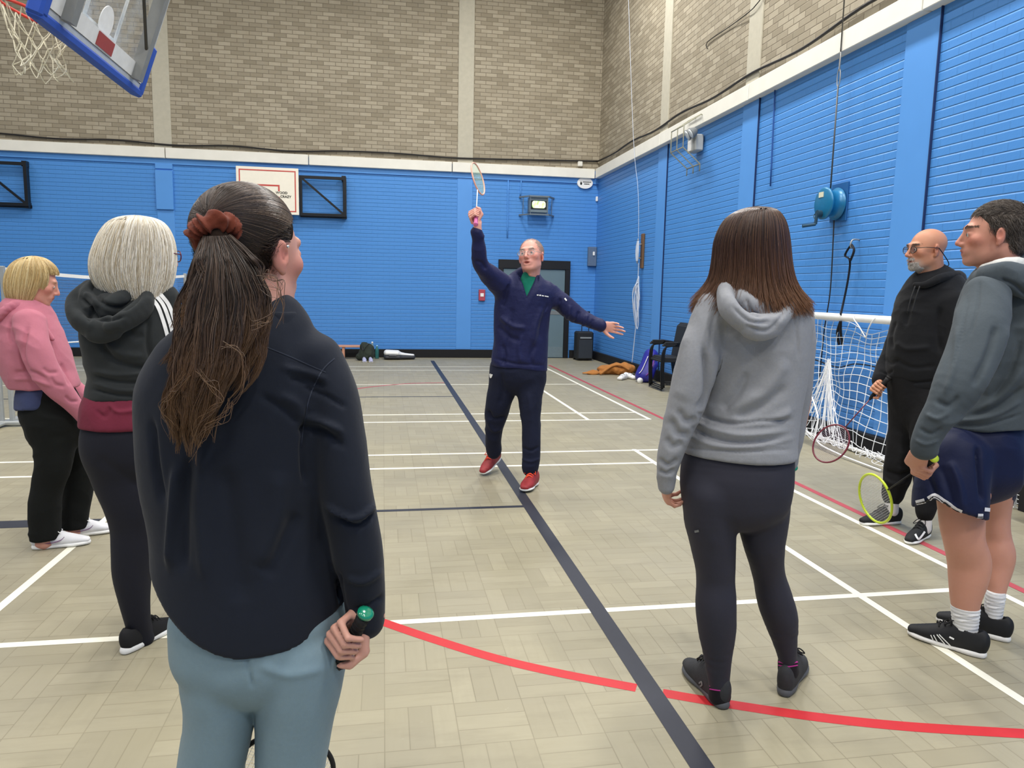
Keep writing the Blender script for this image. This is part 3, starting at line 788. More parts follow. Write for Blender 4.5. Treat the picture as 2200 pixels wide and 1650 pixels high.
b.box((BX-.03, by0-.03, bz0-.05), (BX+.06, by1+.03, bz0+.012), .015)
for y in (by0, by1): b.box((BX-.03, y-.045, bz0-.03), (BX+.06, y+.045, bz0+.36), .015)
b.build('edge_padding', m_pad, hp)
for y in (ym-.62, ym+.62): MB().box((BX+.03, y-.04, bz0+.04), (BX+.11, y+.04, bz0+(CEIL-bz0)/math.cos(TILT)+.06)).build('hanging_post', m_tube, hp)
b = MB(); b.box((BX+.010, by0+.05, bz0+.05), (BX+.05, by1-.05, bz0+.16)); b.build('lower_channel', plain('white_channel', (214, 216, 216), .5), hp)
b = MB().box((BX+.045, ym-.14, bz0+.06), (BX+.055, ym+.14, bz0+.15))
b.build('mounting_plate', plain('rust_red_steel', (150, 60, 52), .5), hp)
b = MB(); b.lathe((BX+.012, ym, bz0+.24), [(.11, 0), (.11, .006)], 24, (1, 0, 0))
b.build('round_plate', plain('cloudy_plate', (222, 224, 224), .5), hp)
for s_ in (-1, 1): MB().bar((BX+.09, ym-s_*.62, bz0+.25), (BX+.09, ym+s_*.62, bz1+.25), .012).build('tie_rod', plain('dark_steel_rod', (70, 68, 62), .5, .4), hp)
m_rim = plain('orange_red_rim', (206, 62, 50), .45)
RC = V3(BX-.15-.23, ym, 3.05); rr = .2285
rim = MB().tube([RC+V3(rr*math.cos(a), rr*math.sin(a), 0) for a in np.linspace(0, 2*math.pi, 36, endpoint=False)], .010, 8, closed=True)
rim.box((BX-.16, ym-.06, 3.03), (BX-.01, ym+.06, 3.045)); rim.bar(RC+V3(rr*.7, .16, -.005), (BX-.01, ym+.07, 2.97), .008); rim.bar(RC+V3(rr*.7, -.16, -.005), (BX-.01, ym-.07, 2.97), .008)
rim.build('rim', m_rim, hp, True)
for o_ in list(COL.objects):
    if o_.parent == hp:
        me = o_.data; co = np.empty(len(me.vertices)*3, np.float32); me.vertices.foreach_get('co', co); off = world_loc(o_)
        me.vertices.foreach_set('co', (tilted(co.reshape(-1, 3)+off)-off).astype(np.float32).ravel()); me.update()
b = MB(); rows = [(.0, .222), (.11, .165), (.18, .135), (.25, .125), (.32, .13), (.38, .135)]
def npt(j, k):
    z, r = rows[j]; a = 2*math.pi*(k+.5*(j % 2))/12
    jit = .012*j*math.sin(k*2.3+j*1.7); f_ = max(0, 1-z/.14); q_ = tilted(RC+V3(rr*math.cos(a), rr*math.sin(a), 0))[0]; c_ = tilted(RC)[0]
    return q_*f_+(V3(c_[0]+(r+jit)*math.cos(a), c_[1]+(r+jit)*math.sin(a), c_[2])*(1-f_))+V3(0, 0, -z+.012*math.sin(k*1.9+j)*(j > 0))
for j in range(5):
    for k in range(12):
        for e in ((0, 1) if j % 2 else (0, -1)):
            p, q = npt(j, k), npt(j+1, k+e); b.tube([p, (p+q)/2+V3(0, 0, -.006), q], .0036, 5, cap=False)
b.build('rope_net', plain('off_white_cord', (226, 220, 196), .9), hp, True)
# ------------------------------------------------------------------ winch, cable, cleat rope, guard, strap
m_teal = plain('teal_hammered_paint', (18, 112, 158), .35, .1, var=.08, scale=30, spec=.6)
wp = WX(1770, 437, X1-.17)
wn = empty('wall_winch', (X1-.15, wp[1], wp[2]-.17), 'teal hand winch with crank on the right wall', 'winch')
MB().box((X1-.02, wp[1]-.14, wp[2]-.17), (X1-.001, wp[1]+.12, wp[2]+.20), .004).build('wall_plate', plain('blue_steel_plate', (30, 92, 150), .5), wn)
MB().lathe((X1-.03, wp[1], wp[2]), [(.150, 0), (.155, .01), (.13, .02), (.12, .12), (.155, .13), (.155, .145), (.14, .155), (.03, .16)], 36, (-1, 0, 0)).build('drum_housing', m_teal, wn, True)
MB().box((X1-.193, wp[1]-.015, wp[2]+.06), (X1-.188, wp[1]+.06, wp[2]+.11)).build('maker_plate', plain('pale_label', (215, 214, 190), .5), wn)
b = MB(); ca = V3(X1-.20, wp[1]+.01, wp[2]-.10); e_ = WX(1752, 482, X1-.24); h_ = WX(1724, 486, X1-.36)
b.lathe(ca+V3(.02, 0, 0), [(.035, 0), (.035, .05)], 16, (-1, 0, 0)); b.sqbar(ca+V3(-.03, 0, 0), e_, .035, .014, up=(1, 0, 0)); b.tube([e_, h_], [.014, .016], 10)
b.tube(smooth_path([(ca+e_)/2+V3(0, .02, .0), (ca+e_)/2+V3(-.01, .05, .02), (ca+e_)/2+V3(0, .06, .05), (ca+e_)/2+V3(0, .03, .06)], 4), .005, 6)
b.build('crank_handle', plain('dark_teal_steel', (44, 74, 92), .4, .3), wn)
pt = V3(X1-.12, WX(1797, 140, X1-.12)[1]-.0, 0)
yc = wp[1]
wcab = empty('winch_cable', (X1-.11, yc, wp[2]), 'taut steel cable from the ceiling down to the teal winch', 'cable')
zk = WX(1790, 158, X1-.10)[2]
b = MB().tube([(X1-.11, yc, wp[2]+.14), (X1-.11, yc, zk-.14)], .0075, 8); b.build('lower_cable', plain('old_steel_cable', (88, 88, 86), .5, .4), wcab, True)
b = MB().tube([(X1-.11, yc, zk+.16), (X1-.11, yc+.02, CEIL+.01)], .006, 8); b.build('upper_cable', MATS['old_steel_cable'], wcab, True)
b = MB()
for s_ in (0, 1):
    cz = zk-.07+s_*.15; b.tube([(X1-.11+(.012 if s_ else 0)*math.cos(a), yc+.024*math.cos(a), cz+.085*math.sin(a)) for a in np.linspace(0, 2*math.pi, 20, endpoint=False)], .005, 6, closed=True)
b.build('shackle', m_steel, wcab, True)
zf = .55
cable('black_cable', [(X1-.06, yc-.02, wp[2]-.16), (X1-.05, yc-.03, 1.5), (X1-.05, yc+.02, 1.1), (X1-.06, yc+.02, .75), (X1-.06, yc+.03, zf)], .006, m_cable, 'thin black cord hanging below the teal winch', 'cord')
# wooden cleat and its rope
ck = WX(1379, 540, X1-.03)
cl = empty('rope_cleat', (X1-.04, ck[1], ck[2]-.3), 'narrow wooden rope cleat board on the right wall', 'cleat')
MB().box((X1-.04, ck[1]-.055, ck[2]-.29), (X1-.001, ck[1]+.055, ck[2]+.30), .008).build('board', plain('brown_cleat_wood', (112, 84, 58), .6), cl)
for z in (.12, -.12): MB().tube(smooth_path([ck+V3(-.01, 0, z), ck+V3(-.07, 0, z+.0), ck+V3(-.075, 0, z+(.09 if z > 0 else -.09))], 4), .012, 8).build('hook', m_steel, cl, True)
m_rope = plain('pale_blue_rope', (196, 206, 222), .9, var=.08, scale=80)
rp = empty('hanging_rope', (X1-.10, ck[1], .3), 'long pale rope hanging from the ceiling to the wooden cleat', 'rope')
top = WX(1352, 0, X1-.12); d0 = top-(ck+V3(-.07, 0, .2)); tp = ck+V3(-.07, 0, .2)+d0*((CEIL-.0-ck[2]-.2)/d0[2])
MB().tube(smooth_path([ck+V3(-.07, 0, .2), ck+V3(-.07, .02, .6)+d0*.1, (ck+top)/2+V3(-.05, 0, 0), tp], 8), .0042, 6).build('upper_rope', m_rope, rp, True)
b = MB()
for k in range(4):
    o_ = .018*k-.03; b.tube(smooth_path([ck+V3(-.08, o_, .17), ck+V3(-.085, .04+o_, 0), ck+V3(-.08, o_, -.17), ck+V3(-.085, -.04+o_, 0)], 6, True), .008, 6, closed=True)
b.build('rope_turns', m_rope, rp, True)
b = MB()
for k in range(7):
    dy = random.uniform(-.05, .05); zl = random.uniform(.75, 1.35); z1 = random.uniform(1.55, 1.7)
    b.tube(smooth_path([(X1-.07, ck[1]+dy*.4, z1), (X1-.09-.01*k, ck[1]+dy+.03, (z1+zl)/2+.1), (X1-.08, ck[1]+dy, zl), (X1-.07, ck[1]+dy-.05, zl+.05), (X1-.08, ck[1]+dy-.04, (z1+zl)/2), (X1-.07, ck[1]+dy*.3, z1)], 6), .008, 6)
b.tube(smooth_path([(X1-.08, ck[1], ck[2]-.2), (X1-.07, ck[1]+.02, 1.6), (X1-.08, ck[1]-.02, 1.1), (X1-.08, ck[1]+.05, .6), (X1-.09, ck[1]+.10, .18)], 8), .008, 6)
b.build('rope_hank', m_rope, rp, True)
# emergency flood lamp in a wire cage
fp = WX(1478, 300, X1-.2)
fd = empty('emergency_lamp', (X1-.2, fp[1], fp[2]-.4), 'twin spot emergency lamp in a wire cage high on the right wall', 'lamp')
MB().box((X1-.14, fp[1]-.13, fp[2]-.16), (X1-.02, fp[1]+.16, fp[2]+.06), .012).build('battery_box', plain('pale_grey_case', (168, 172, 172), .5), fd)
MB().box((X1-.143, fp[1]+.01, fp[2]-.14), (X1-.140, fp[1]+.13, fp[2]+.0)).build('white_label', m_white, fd)
for dy in (-.03, -.15):
    hd = MB().lathe((X1-.15, fp[1]+dy-.03, fp[2]+.10), [(.02, 0), (.055, .03), (.075, .09), (.075, .10)], 20, (-.8, .1, -.5)).build('lamp_head', m_grey, fd, True)
    MB().lathe(V3(X1-.15, fp[1]+dy-.03, fp[2]+.10)+nrm(V3(-.8, .1, -.5))*.101, [(.068, 0), (.05, .012), (.001, .018)], 20, (-.8, .1, -.5)).build('lens', plain('clear_lens', (225, 230, 232), .15), hd, True)
b = MB(); ya, yb_ = fp[1]-.22, fp[1]+.22; za, zb_ = fp[2]-.20, fp[2]+.28; xo = X1-.36; m_g2 = plain('pale_steel_guard', (150, 148, 128), .5)
for y in (ya, (ya+yb_)/2, yb_):
    b.tube([(X1-.005, y, zb_), (X1-.12, y, zb_+.02), (xo, y, zb_-.14), (xo, y, za+.05), (X1-.10, y, za-.16), (X1-.10, y, za-.26)], .008, 6)
for z, xx in ((zb_-.14, xo), (za+.05, xo), (za-.16, X1-.10), (zb_+.02, X1-.12)): b.bar((xx, ya, z), (xx, yb_, z), .008)
b.build('wire_cage', m_g2, fd, True)
# hook and hanging strap, looped over the goal
hk = WX(1838, 520, X1-.04)
stp = empty('hanging_strap', (X1-.1, hk[1], 1.0), 'black strap hanging from a wall hook to the goal crossbar', 'strap')
MB().tube(smooth_path([hk+V3(.04, 0, .02), hk+V3(-.03, 0, .02), hk+V3(-.05, 0, -.03), hk+V3(-.03, 0, -.06)], 4), .008, 6).build('wall_hook', m_steel, stp, True)
m_str = plain('black_webbing', (26, 27, 32), .8)
P = [hk+V3(-.04, 0, -.02), hk+V3(-.05, .07, -.12), WX(1826, 560, X1-.07), WX(1822, 600, X1-.06), WX(1812, 650, X1-.08), WX(1806, 676, X1-.20)]
loop = [hk+V3(-.04, 0, -.02), hk+V3(-.05, -.06, -.08), hk+V3(-.05, -.02, -.17), P[2]]
b = MB().tube(smooth_path(P, 6), .014, 8, sq=.35).tube(smooth_path(loop, 6), .012, 8, sq=.4)
for px in (1803, 1810): b.tube(smooth_path([WX(1806, 690, X1-.2), WX(px-4, 715, X1-.13), WX(px, 741, X1-.12)], 5), .013, 8, sq=.35)
b.build('webbing', m_str, stp, True)
# ------------------------------------------------------------------ goal with its net gathered against the wall
GX = X1-.16
ga = WX(1700, 676, GX); gb_ = WX(1960, 690, GX); gz = (WX(1750, 680, GX)[2]+WX(1915, 686, GX)[2])/2
gy0, gy1 = 4.95, 7.55
goal = empty('goal', (GX, (gy0+gy1)/2, 0), 'white goal with knotted net standing against the right wall', 'goal')
m_gp = plain('white_goal_tube', (238, 238, 236), .35, var=.02)
MB().bar((GX, gy0, gz), (GX, gy1, gz), .036, 16).build('crossbar', m_gp, goal, True)
for y in (gy0+.036, gy1-.036): MB().bar((GX, y, 0), (GX, y, gz), .036, 16).build('post', m_gp, goal, True)
MB().bar((GX, gy0, .03), (GX, gy1, .03), .018, 12).build('base_bar', m_gp, goal, True)
tie = MB(); yk = WX(1865, 720, GX)[1]
for y in (yk-.12, yk+.16): tie.tube(smooth_path([(GX-.02, y, gz+.03), (GX-.045, y, gz), (GX-.04, (y+yk)/2, gz-.07), (GX-.02, yk, gz-.17)], 5), .006, 6)
tie.build('tie_cord', m_gp, goal, True)
nt = MB(); NY, NZ = 27, 15
def gnet(i, j):
    y = gy0+.04+(gy1-gy0-.08)*i/(NY-1); v = j/(NZ-1); z = gz-.03-(gz-.10)*v
    s = math.exp(-((y-yk)/.33)**2); z += .13*s*v*(1-v)*2.6-.10*s*(1-v)**3
    yg = WX(1782, 800, GX)[1]; s2 = math.exp(-((y-yg)/.28)**2)*max(0, (v-.35)/.65)
    y2 = y+(yg-.05-y)*s2*.72+(yk+.55-y)*.0; z += .22*s2*(1-abs(2*v-1.35))
    x = GX+.05-.10*v*(1-v)-.02*math.sin(i*.9+j*.5)-.20*max(0, v-.62)**1.3*(1+.4*math.sin(i*1.7))
    if v > .85: z = max(z, .03+.02*math.sin(i*2.1+1))
    return V3(x, y2+.010*math.sin(j*1.3+i*.4), z+.012*math.sin(i*1.1+j*.3))
for i in range(NY): nt.tube(smooth_path([gnet(i, j) for j in range(NZ)], 2), .0034, 5, cap=False)
for j in range(NZ): nt.tube(smooth_path([gnet(i, j) for i in range(NY)], 2), .0034, 5, cap=False)
rg = random.Random(5)
yg = WX(1782, 800, GX)[1]
for k in range(26):   # the slack part gathered up and fallen to the floor
    y = yg-.05+rg.uniform(-.03, .03); e = yg+rg.uniform(-.62, .42)
    nt.tube(smooth_path([(GX-.05, y, .80+rg.uniform(-.05, .03)), (GX-.08, y+(e-y)*.25, .55+rg.uniform(-.06, .06)), (GX-.14, y+(e-y)*.6, .30+rg.uniform(-.08, .08)), (GX-.20+rg.uniform(-.05, .05), e, .07+rg.uniform(-.02, .10))], 4), .0034, 5, cap=False)
for k in range(34):
    y = gy0+.1+rg.random()*1.9; r = rg.uniform(.06, .20)
    nt.tube(smooth_path([(GX-.22+rg.uniform(-.06, .05), y+r*math.cos(a), .05+rg.uniform(0, .11)) for a in np.linspace(0, 4.5, 6)], 4), .0034, 5, cap=False)
nt.tube(smooth_path([(GX-.16, 7.3, .16), (GX-.22, 6.9, .42), (GX-.2, 6.5, .55), (GX-.22, 6.2, .30), (GX-.25, 6.15, .08), (GX-.27, 5.8, .03), (GX-.27, 5.2, .02)], 8), .008, 6)
nt.build('goal_net', plain('white_net_cord', (236, 238, 240), .8, var=.02), goal, True)
cable('black_cable', [(GX+.06, 7.3, .80), (GX+.07, 6.9, .79), (GX+.07, 6.4, .74), (GX+.07, 6.1, .80), (GX+.07, 5.7, .79), (GX+.07, 5.2, .70)], .006, m_cable, 'dark cord sagging along the wall behind the goal net', 'cord')
# ------------------------------------------------------------------ ball cage and box at the right edge
bc = WZ(2172, 1092); bx0 = bc[0]; bw_ = min(.60, X1-.17-bx0)
nb = empty('ball_cage', (bx0+.3, bc[1]-.3, 0), 'black ball crate behind a white net at the right edge', 'crate')
m_box = plain('black_crate', (28, 28, 32), .6)
MB().box((bx0+.04, bc[1]-.75, .0), (bx0+bw_, bc[1]-.06, .36), .02).build('crate', m_box, nb)
b = MB()
for k in range(13): z = .012+k*.030; b.tube([(bx0+.02-.02*k/12, bc[1]-.02, z), (bx0+.01, bc[1]-.8, z+.004*math.sin(k))], .0035, 5)
for k in range(7): y = bc[1]-.02-k*.13; b.tube([(bx0+.018, y, .01), (bx0+.003, y, .38)], .0035, 5)
for k in range(13): z = .012+k*.030; b.tube([(bx0+.0, bc[1]-.02, z), (bx0+bw_, bc[1]-.01, z)], .0035, 5)
for k in range(int(bw_/.1)+1): b.tube([(bx0+.01+k*.1, bc[1]-.015, .01), (bx0+.01+k*.1, bc[1]-.015, .38)], .0035, 5)
b.build('white_net', MATS['white_net_cord'], nb)
bt = empty('bench_table', (X1-.25, 4.2, 0), 'pale wooden table top over the black crate, at the right edge', 'table')
pz = WX(2188, 950, X1-.45); pz2 = WX(2188, 978, X1-.45)
MB().box((X1-.45, pz[1]-1.6, pz2[2]), (X1-.07, pz[1]+.03, pz[2]), .02).build('top_board', plain('pale_birch', (222, 206, 188), .5), bt)
MB().box((X1-.43, pz[1]-1.55, pz2[2]-.03), (X1-.08, pz[1], pz2[2]-.001)).build('black_strip', m_black, bt)
MB().box((X1-.45, pz[1]-1.6, pz2[2]-.075), (X1-.07, pz[1]+.03, pz2[2]-.031), .01).build('lower_board', plain('white_laminate', (226, 226, 224), .4), bt)
for yy_ in (pz[1]-1.5, pz[1]-.06): MB().box((X1-.12, yy_-.02, 0), (X1-.08, yy_+.02, pz2[2]-.076)).build('leg', m_black, bt)
# ------------------------------------------------------------------ loudspeaker
sp = empty('portable_speaker', (4.14, 14.25, 0), 'black portable speaker with raised trolley handle in the corner', 'speaker')
a = WZ(1240, 772); b2 = WZ(1276, 779); cx_, cy_ = (a[0]+b2[0])/2+.0, (a[1]+b2[1])/2+.18
cx_ = min(cx_, 4.12)
MB().box((cx_-.17, cy_-.16, .02), (cx_+.17, cy_+.16, .60), .03).build('cabinet', plain('black_speaker_plastic', (30, 32, 36), .55), sp)
MB().box((cx_-.145, cy_-.168, .05), (cx_+.145, cy_-.158, .43), .008).build('grille', plain('dark_perforated_grille', (44, 50, 58), .7), sp)
MB().box((cx_-.12, cy_-.172, .455), (cx_+.12, cy_-.158, .49), .004).build('grip_bar', plain('silver_strip', (128, 134, 138), .4), sp)
b = MB()
for s_ in (-1, 1): b.bar((cx_+.06+s_*.075, cy_+.12, .58), (cx_+.06+s_*.075, cy_+.12, .99), .009)
b.box((cx_-.03, cy_+.10, .975), (cx_+.15, cy_+.14, 1.01), .01); b.build('trolley_handle', m_black, sp)
for s_ in (-1, 1): MB().lathe((cx_+s_*.15-.02, cy_+.14, .04), [(.04, 0), (.04, .04)], 16, (1, 0, 0)).build('wheel', m_dark, sp, True)
# ------------------------------------------------------------------ bag, bottles and case by the bench
def blob(name, prims, mat, parent, h=.008, k=.03, disp=None, floor=True, relax_it=1):
    v = Vol.around(prims, h, pad=.03)
    for p in prims: v.add(p, k)
    if floor: v.plane((0, 0, .001), (0, 0, -1), .001)
    return soft(name, v, mat, parent, disp, relax_it=relax_it)
m_bag = plain('dark_green_grey_fabric', (46, 54, 46), .85, var=.15, scale=12)
g0 = WZ(783, 767); bg = empty('duffel_bag', (g0[0], Y1-.66, 0), 'dark crumpled bag slumped at the end of the bench', 'bag')
y = Y1-.66; x = W(787, 760, y)[0]
blob('body', [Ell((x, y, .12), (.15, .13, .14)), Ell((x-.03, y, .26), (.09, .09, .10)), Ell((x+.06, y+.02, .22), (.09, .09, .11)), Ell((x-.10, y, .07), (.1, .1, .08))], m_bag, bg, .012, disp=lambda v, N: .016*vnoise(v*11, 2)+.008*vnoise(v*26, 4))
MB().tube(smooth_path([(x-.08, y-.10, .30), (x-.05, y-.16, .20), (x, y-.15, .28), (x+.06, y-.1, .33)], 5), .012, 8, sq=.4).build('handle', m_black, bg, True)
def simple_shoe(name, P, hd, mat, solem, parent=None, L=.27):
    d = V3(math.cos(hd), math.sin(hd), 0); w = V3(-d[1], d[0], 0)
    def q(a, z, s=0): return P+d*a+w*s+V3(0, 0, z)
    return [Seg(q(-.10, .045), q(.02, .045), .034, .038, .045, .038, w), Seg(q(.02, .04), q(.12, .03), .038, .036, .036, .022, w)], [Seg(q(-.11, .015), q(.12, .015), .036, .042, .014, .014, w)]
for k, (dx, dy) in enumerate(((-.03, 0), (.09, .01))):
    sh = empty('blue_trainer', (x+dx, y-.34, 0), ('pale trainer with blue trim below the dark bag, left one of the pair', 'pale trainer with blue trim below the dark bag, right one of the pair')[k], 'shoe', 'trainers left below the dark bag')
    up, so = simple_shoe('', V3(x+dx, y-.34, 0), -1.5, None, None)
    blob('upper', up, plain('pale_lilac_mesh', (176, 178, 206), .7), sh, .006, .01); blob('sole', so, m_white, sh, .006, .005)
def bottle(px, label, col, h, capc):
    p = WZ(px, 767); p[1] = Y1-.30; p[0] = W(px, 767, Y1-.3)[0]
    t_ = empty('water_bottle', (p[0], p[1], 0), label, 'bottle')
    tt = NT('tinted_plastic'); tt.out(srgb(*col), .12); tt.b.inputs['Transmission Weight'].default_value = .55
    MB().lathe((p[0], p[1], 0), [(.034, .0), (.038, .01), (.038, h*.62), (.034, h*.70), (.018, h*.84), (.016, h*.90)], 24).build('body', tt.m, t_, True)
    MB().lathe((p[0], p[1], h*.90), [(.019, 0), (.019, h*.07), (.012, h*.10)], 16).build('cap', capc, t_, True)
bottle(800, 'tall clear water bottle standing beside the dark bag', (178, 200, 196), .34, m_white)
bottle(810, 'shorter green tinted bottle between clear bottle and racket case', (70, 150, 150), .27, plain('pale_blue_cap', (150, 205, 230), .5))
p0 = W(821, 765, Y1-.4); p1 = W(893, 765, Y1-.4); z_ = V3(0, 0, 1); y = Y1-.42
rc = empty('racket_case', ((p0[0]+p1[0])/2, y, 0), 'white and black racket case lying by the back wall', 'case')
q = lambda u, z: V3(p0[0]+(p1[0]-p0[0])*u, y, z)
blob('lower_shell', [Seg(q(.12, .05), q(.5, .05), .16, .15, .055, .055, (0, 1, 0)), Seg(q(.5, .05), q(.93, .045), .14, .07, .05, .042, (0, 1, 0))], plain('dark_grey_shell', (50, 52, 58), .5), rc, .010, .02)
blob('upper_shell', [Seg(q(.14, .13), q(.45, .125), .145, .14, .062, .058, (0, 1, 0)), Seg(q(.45, .12), q(.62, .10), .13, .07, .05, .03, (0, 1, 0)), Seg(q(.62, .10), q(.93, .085), .07, .045, .03, .022, (0, 1, 0))], m_white, rc, .010, .02, floor=False)
b = MB(); b.box(q(.20, .085)-V3(0, .165, 0), q(.42, .10)-V3(0, .15, 0)); b.build('zip_flap', plain('mid_grey_zip', (112, 114, 120), .5), rc)
# ------------------------------------------------------------------ things on the floor by the right wall
m_tan = plain('tan_suede', (176, 116, 58), .9, var=.12, scale=10, bump=.3)
c = WZ(1350, 806); jk = empty('brown_jacket', (c[0], c[1], 0), 'tan brown jacket dropped on the floor by the right wall', 'jacket')
c = V3(min(c[0]+.05, X1-.47), c[1]+.12, 0)
blob('body', [Ell(c+V3(.12, .02, .09), (.26, .2, .10)), Ell(c+V3(-.12, .1, .07), (.16, .18, .08)), Ell(c+V3(-.38, .0, .02), (.2, .08, .045)), Ell(c+V3(.2, -.05, .13), (.13, .12, .07))], m_tan, jk, .012, disp=lambda v, N: .02*vnoise(v*9, 3)+.012*vnoise(v*20, 8))
MB().tube(smooth_path([c+V3(-.3, -.12, .02), c+V3(-.1, -.10, .15), c+V3(.05, -.14, .18), c+V3(.2, -.2, .10)], 5), .035, 10, sq=.6).build('sleeve', m_tan, jk, True)
for k, (px, py, hd) in enumerate(((1341, 817, -2.3), (1356, 815, -1.2))):
    P = WZ(px, py)+V3(0, .08, 0)
    sh = empty('white_trainer', tuple(P), ('white trainer by the brown jacket, the one pointing left', 'white trainer by the brown jacket, next to the blue bag')[k], 'shoe', 'white trainers by the jacket')
    up, so = simple_shoe('', P, hd, None, None); up = [Seg(s.A*1.0, s.B*1.0, s.a[0]*1.25, s.a[1]*1.25, s.b[0]*1.2, s.b[1]*1.2, s.u) for s in up]
    blob('upper', up, plain('white_mesh', (232, 232, 228), .7), sh, .006, .012); blob('sole', so, plain('pale_sole', (205, 205, 202), .6), sh, .006, .005)
    b = MB()
    d = V3(math.cos(hd), math.sin(hd), 0); w = V3(-d[1], d[0], 0)
    for u in (.0, .03, .06): b.tube([P+d*u+w*.03+V3(0, 0, .085-u*.3), P+d*u+V3(0, 0, .097-u*.35), P+d*u-w*.03+V3(0, 0, .085-u*.3)], .005, 5)
    b.build('laces', m_grey, sh, True)
m_indigo = plain('indigo_satin_fabric', (44, 42, 150), .4, var=.15, scale=6, spec=.6)
B0 = WZ(1386, 823); B0 = V3(B0[0]+.02, B0[1]+.15, 0)
bb3 = empty('racket_bag', tuple(B0), 'shiny blue and purple wheeled racket bag leaning by the chairs', 'bag')
L_ = nrm(V3(.30, .1, .95)); wv = V3(.2, .98, 0)
blob('body', [Seg(B0+V3(0, 0, .10), B0+L_*.44, .12, .11, .16, .15, (1, 0, 0)), Seg(B0+V3(.05, -.12, .10), B0+L_*.30+V3(.05, -.12, 0), .07, .06, .07, .06, (1, 0, 0))], m_indigo, bb3, .010, .04, disp=lambda v, N: .008*vnoise(v*9, 1))
MB().tube(smooth_path([B0+V3(-.11, -.10, .15), B0+L_*.2+V3(-.12, -.12, .02), B0+L_*.42+V3(-.09, -.12, .02)], 5), .012, 6, sq=.4).build('white_piping', m_white, bb3, True)
MB().tube(smooth_path([B0+V3(-.02, -.17, .12), B0+L_*.22+V3(.0, -.19, .02), B0+L_*.42+V3(.02, -.14, .02)], 5), .02, 6, sq=.4).build('purple_panel', plain('purple_trim', (120, 60, 150), .5), bb3, True)
MB().lathe(B0+V3(-.12, -.20, .045), [(.045, 0), (.045, .03)], 20, (0, 1, 0)).build('wheel', m_white, bb3, True)
MB().tube(smooth_path([B0+L_*.40, B0+L_*.52+V3(-.03, 0, 0), B0+L_*.50+V3(.06, 0, 0), B0+L_*.40+V3(.05, 0, 0)], 5), .012, 6).build('handle', m_black, bb3, True)
# stacked black chairs
m_ct = plain('black_chair_tube', (26, 27, 30), .4, .2); m_cs = plain('black_chair_shell', (34, 35, 36), .55)
ch0 = WZ(1440, 838); cx0, cy0 = 4.11, ch0[1]+.1
def chair(dz, dx, lab):
    c = empty('stacking_chair', (cx0+dx, cy0, 0), lab, 'chair', 'stacked black chairs'); X_, Y_ = cx0+dx, cy0
    MB().box((X_-.15, Y_-.23, .42+dz), (X_+.18, Y_+.23, .455+dz), .012).build('seat', m_cs, c)
    b = MB(); b.obox((X_+.22, Y_, .70+dz), (.018, .22, .25), np.array([[math.cos(.16), 0, -math.sin(.16)], [0, 1, 0], [math.sin(.16), 0, math.cos(.16)]]), .014); b.build('backrest', m_cs, c)
    for s_ in (-1, 1):
        MB().tube(smooth_path([(X_-.14, Y_+s_*.24, .012+dz), (X_-.16, Y_+s_*.24, .30+dz), (X_-.14, Y_+s_*.25, .60+dz), (X_+.0, Y_+s_*.25, .66+dz), (X_+.20, Y_+s_*.24, .64+dz)], 5), .011, 8).build('arm_frame', m_ct, c, True)
        MB().box((X_-.16, Y_+s_*.25-.02, .655+dz), (X_+.04, Y_+s_*.25+.02, .68+dz), .008).build('armrest', m_cs, c)
        MB().tube([(X_+.26, Y_+s_*.24, .012+dz), (X_+.18, Y_+s_*.23, .44+dz), (X_+.25, Y_+s_*.22, .80+dz)], .011, 8).build('leg', m_ct, c, True)
    MB().tube([(X_-.14, Y_-.24, .03+dz), (X_-.14, Y_+.24, .03+dz)], .010, 8).tube([(X_-.14, Y_-.24, .10+dz), (X_+.25, Y_-.24, .08+dz)], .009, 8).build('stretcher', m_ct, c, True)
    return c
chair(0, 0, 'black stacking chair by the right wall, bottom one of its stack')
chair(.02, .02, 'black stacking chair by the right wall, middle one of its stack')
chair(.04, .04, 'black stacking chair by the right wall, top one of its stack')
# ------------------------------------------------------------------ badminton net far left
m_post = plain('silver_net_post', (172, 176, 176), .4, .3)
p1 = WZ(28, 915); yb0 = p1[1]
ba = empty('badminton_net', (p1[0], yb0, 0), 'badminton net with white tape on silver posts, far left', 'net')
for dx, w_, zt_ in ((0, .038, 1.55), (-.09, .03, 1.56)):
    MB().box((p1[0]+dx-w_/2, yb0-.02, .03), (p1[0]+dx+w_/2, yb0+.02, zt_), .004).build('post', m_post, ba)
MB().box((p1[0]-.7, yb0-.06, .015), (p1[0]+.24, yb0+.03, .055), .01).box((p1[0]-.1, yb0-.3, .015), (p1[0]-.04, yb0+.5, .05), .01).build('base', m_post, ba)
MB().lathe((p1[0]+.20, yb0-.02, .045), [(.045, -.02), (.045, .02)], 16, (0, 1, 0)).build('wheel', m_dark, ba, True)
far = W(398, 602, 11.6)
fz = 1.52
pA = V3(p1[0], yb0, 1.53); pB = V3(W(398, 605, 11.2)[0], 11.2, 1.55)
def nl(u, v):
    P = pA+(pB-pA)*u; P[2] = 1.54-.06*math.sin(math.pi*u)-v*.74; return P
b = MB(); b.add([nl(u, v) for u in np.linspace(0, 1, 13) for v in (0, .05)]+[nl(u, v)+V3(0, .004, 0) for u in np.linspace(0, 1, 13) for v in (0, .05)], [(2*i, 2*i+2, 2*i+3, 2*i+1) for i in range(12)]+[(26+2*i, 26+2*i+1, 26+2*i+3, 26+2*i+2) for i in range(12)])
b.build('head_tape', m_white, ba)
b = MB(); b.tube([nl(u, 1.0) for u in np.linspace(0, 1, 13)], .008, 5); b.build('lower_cord', m_white, ba)
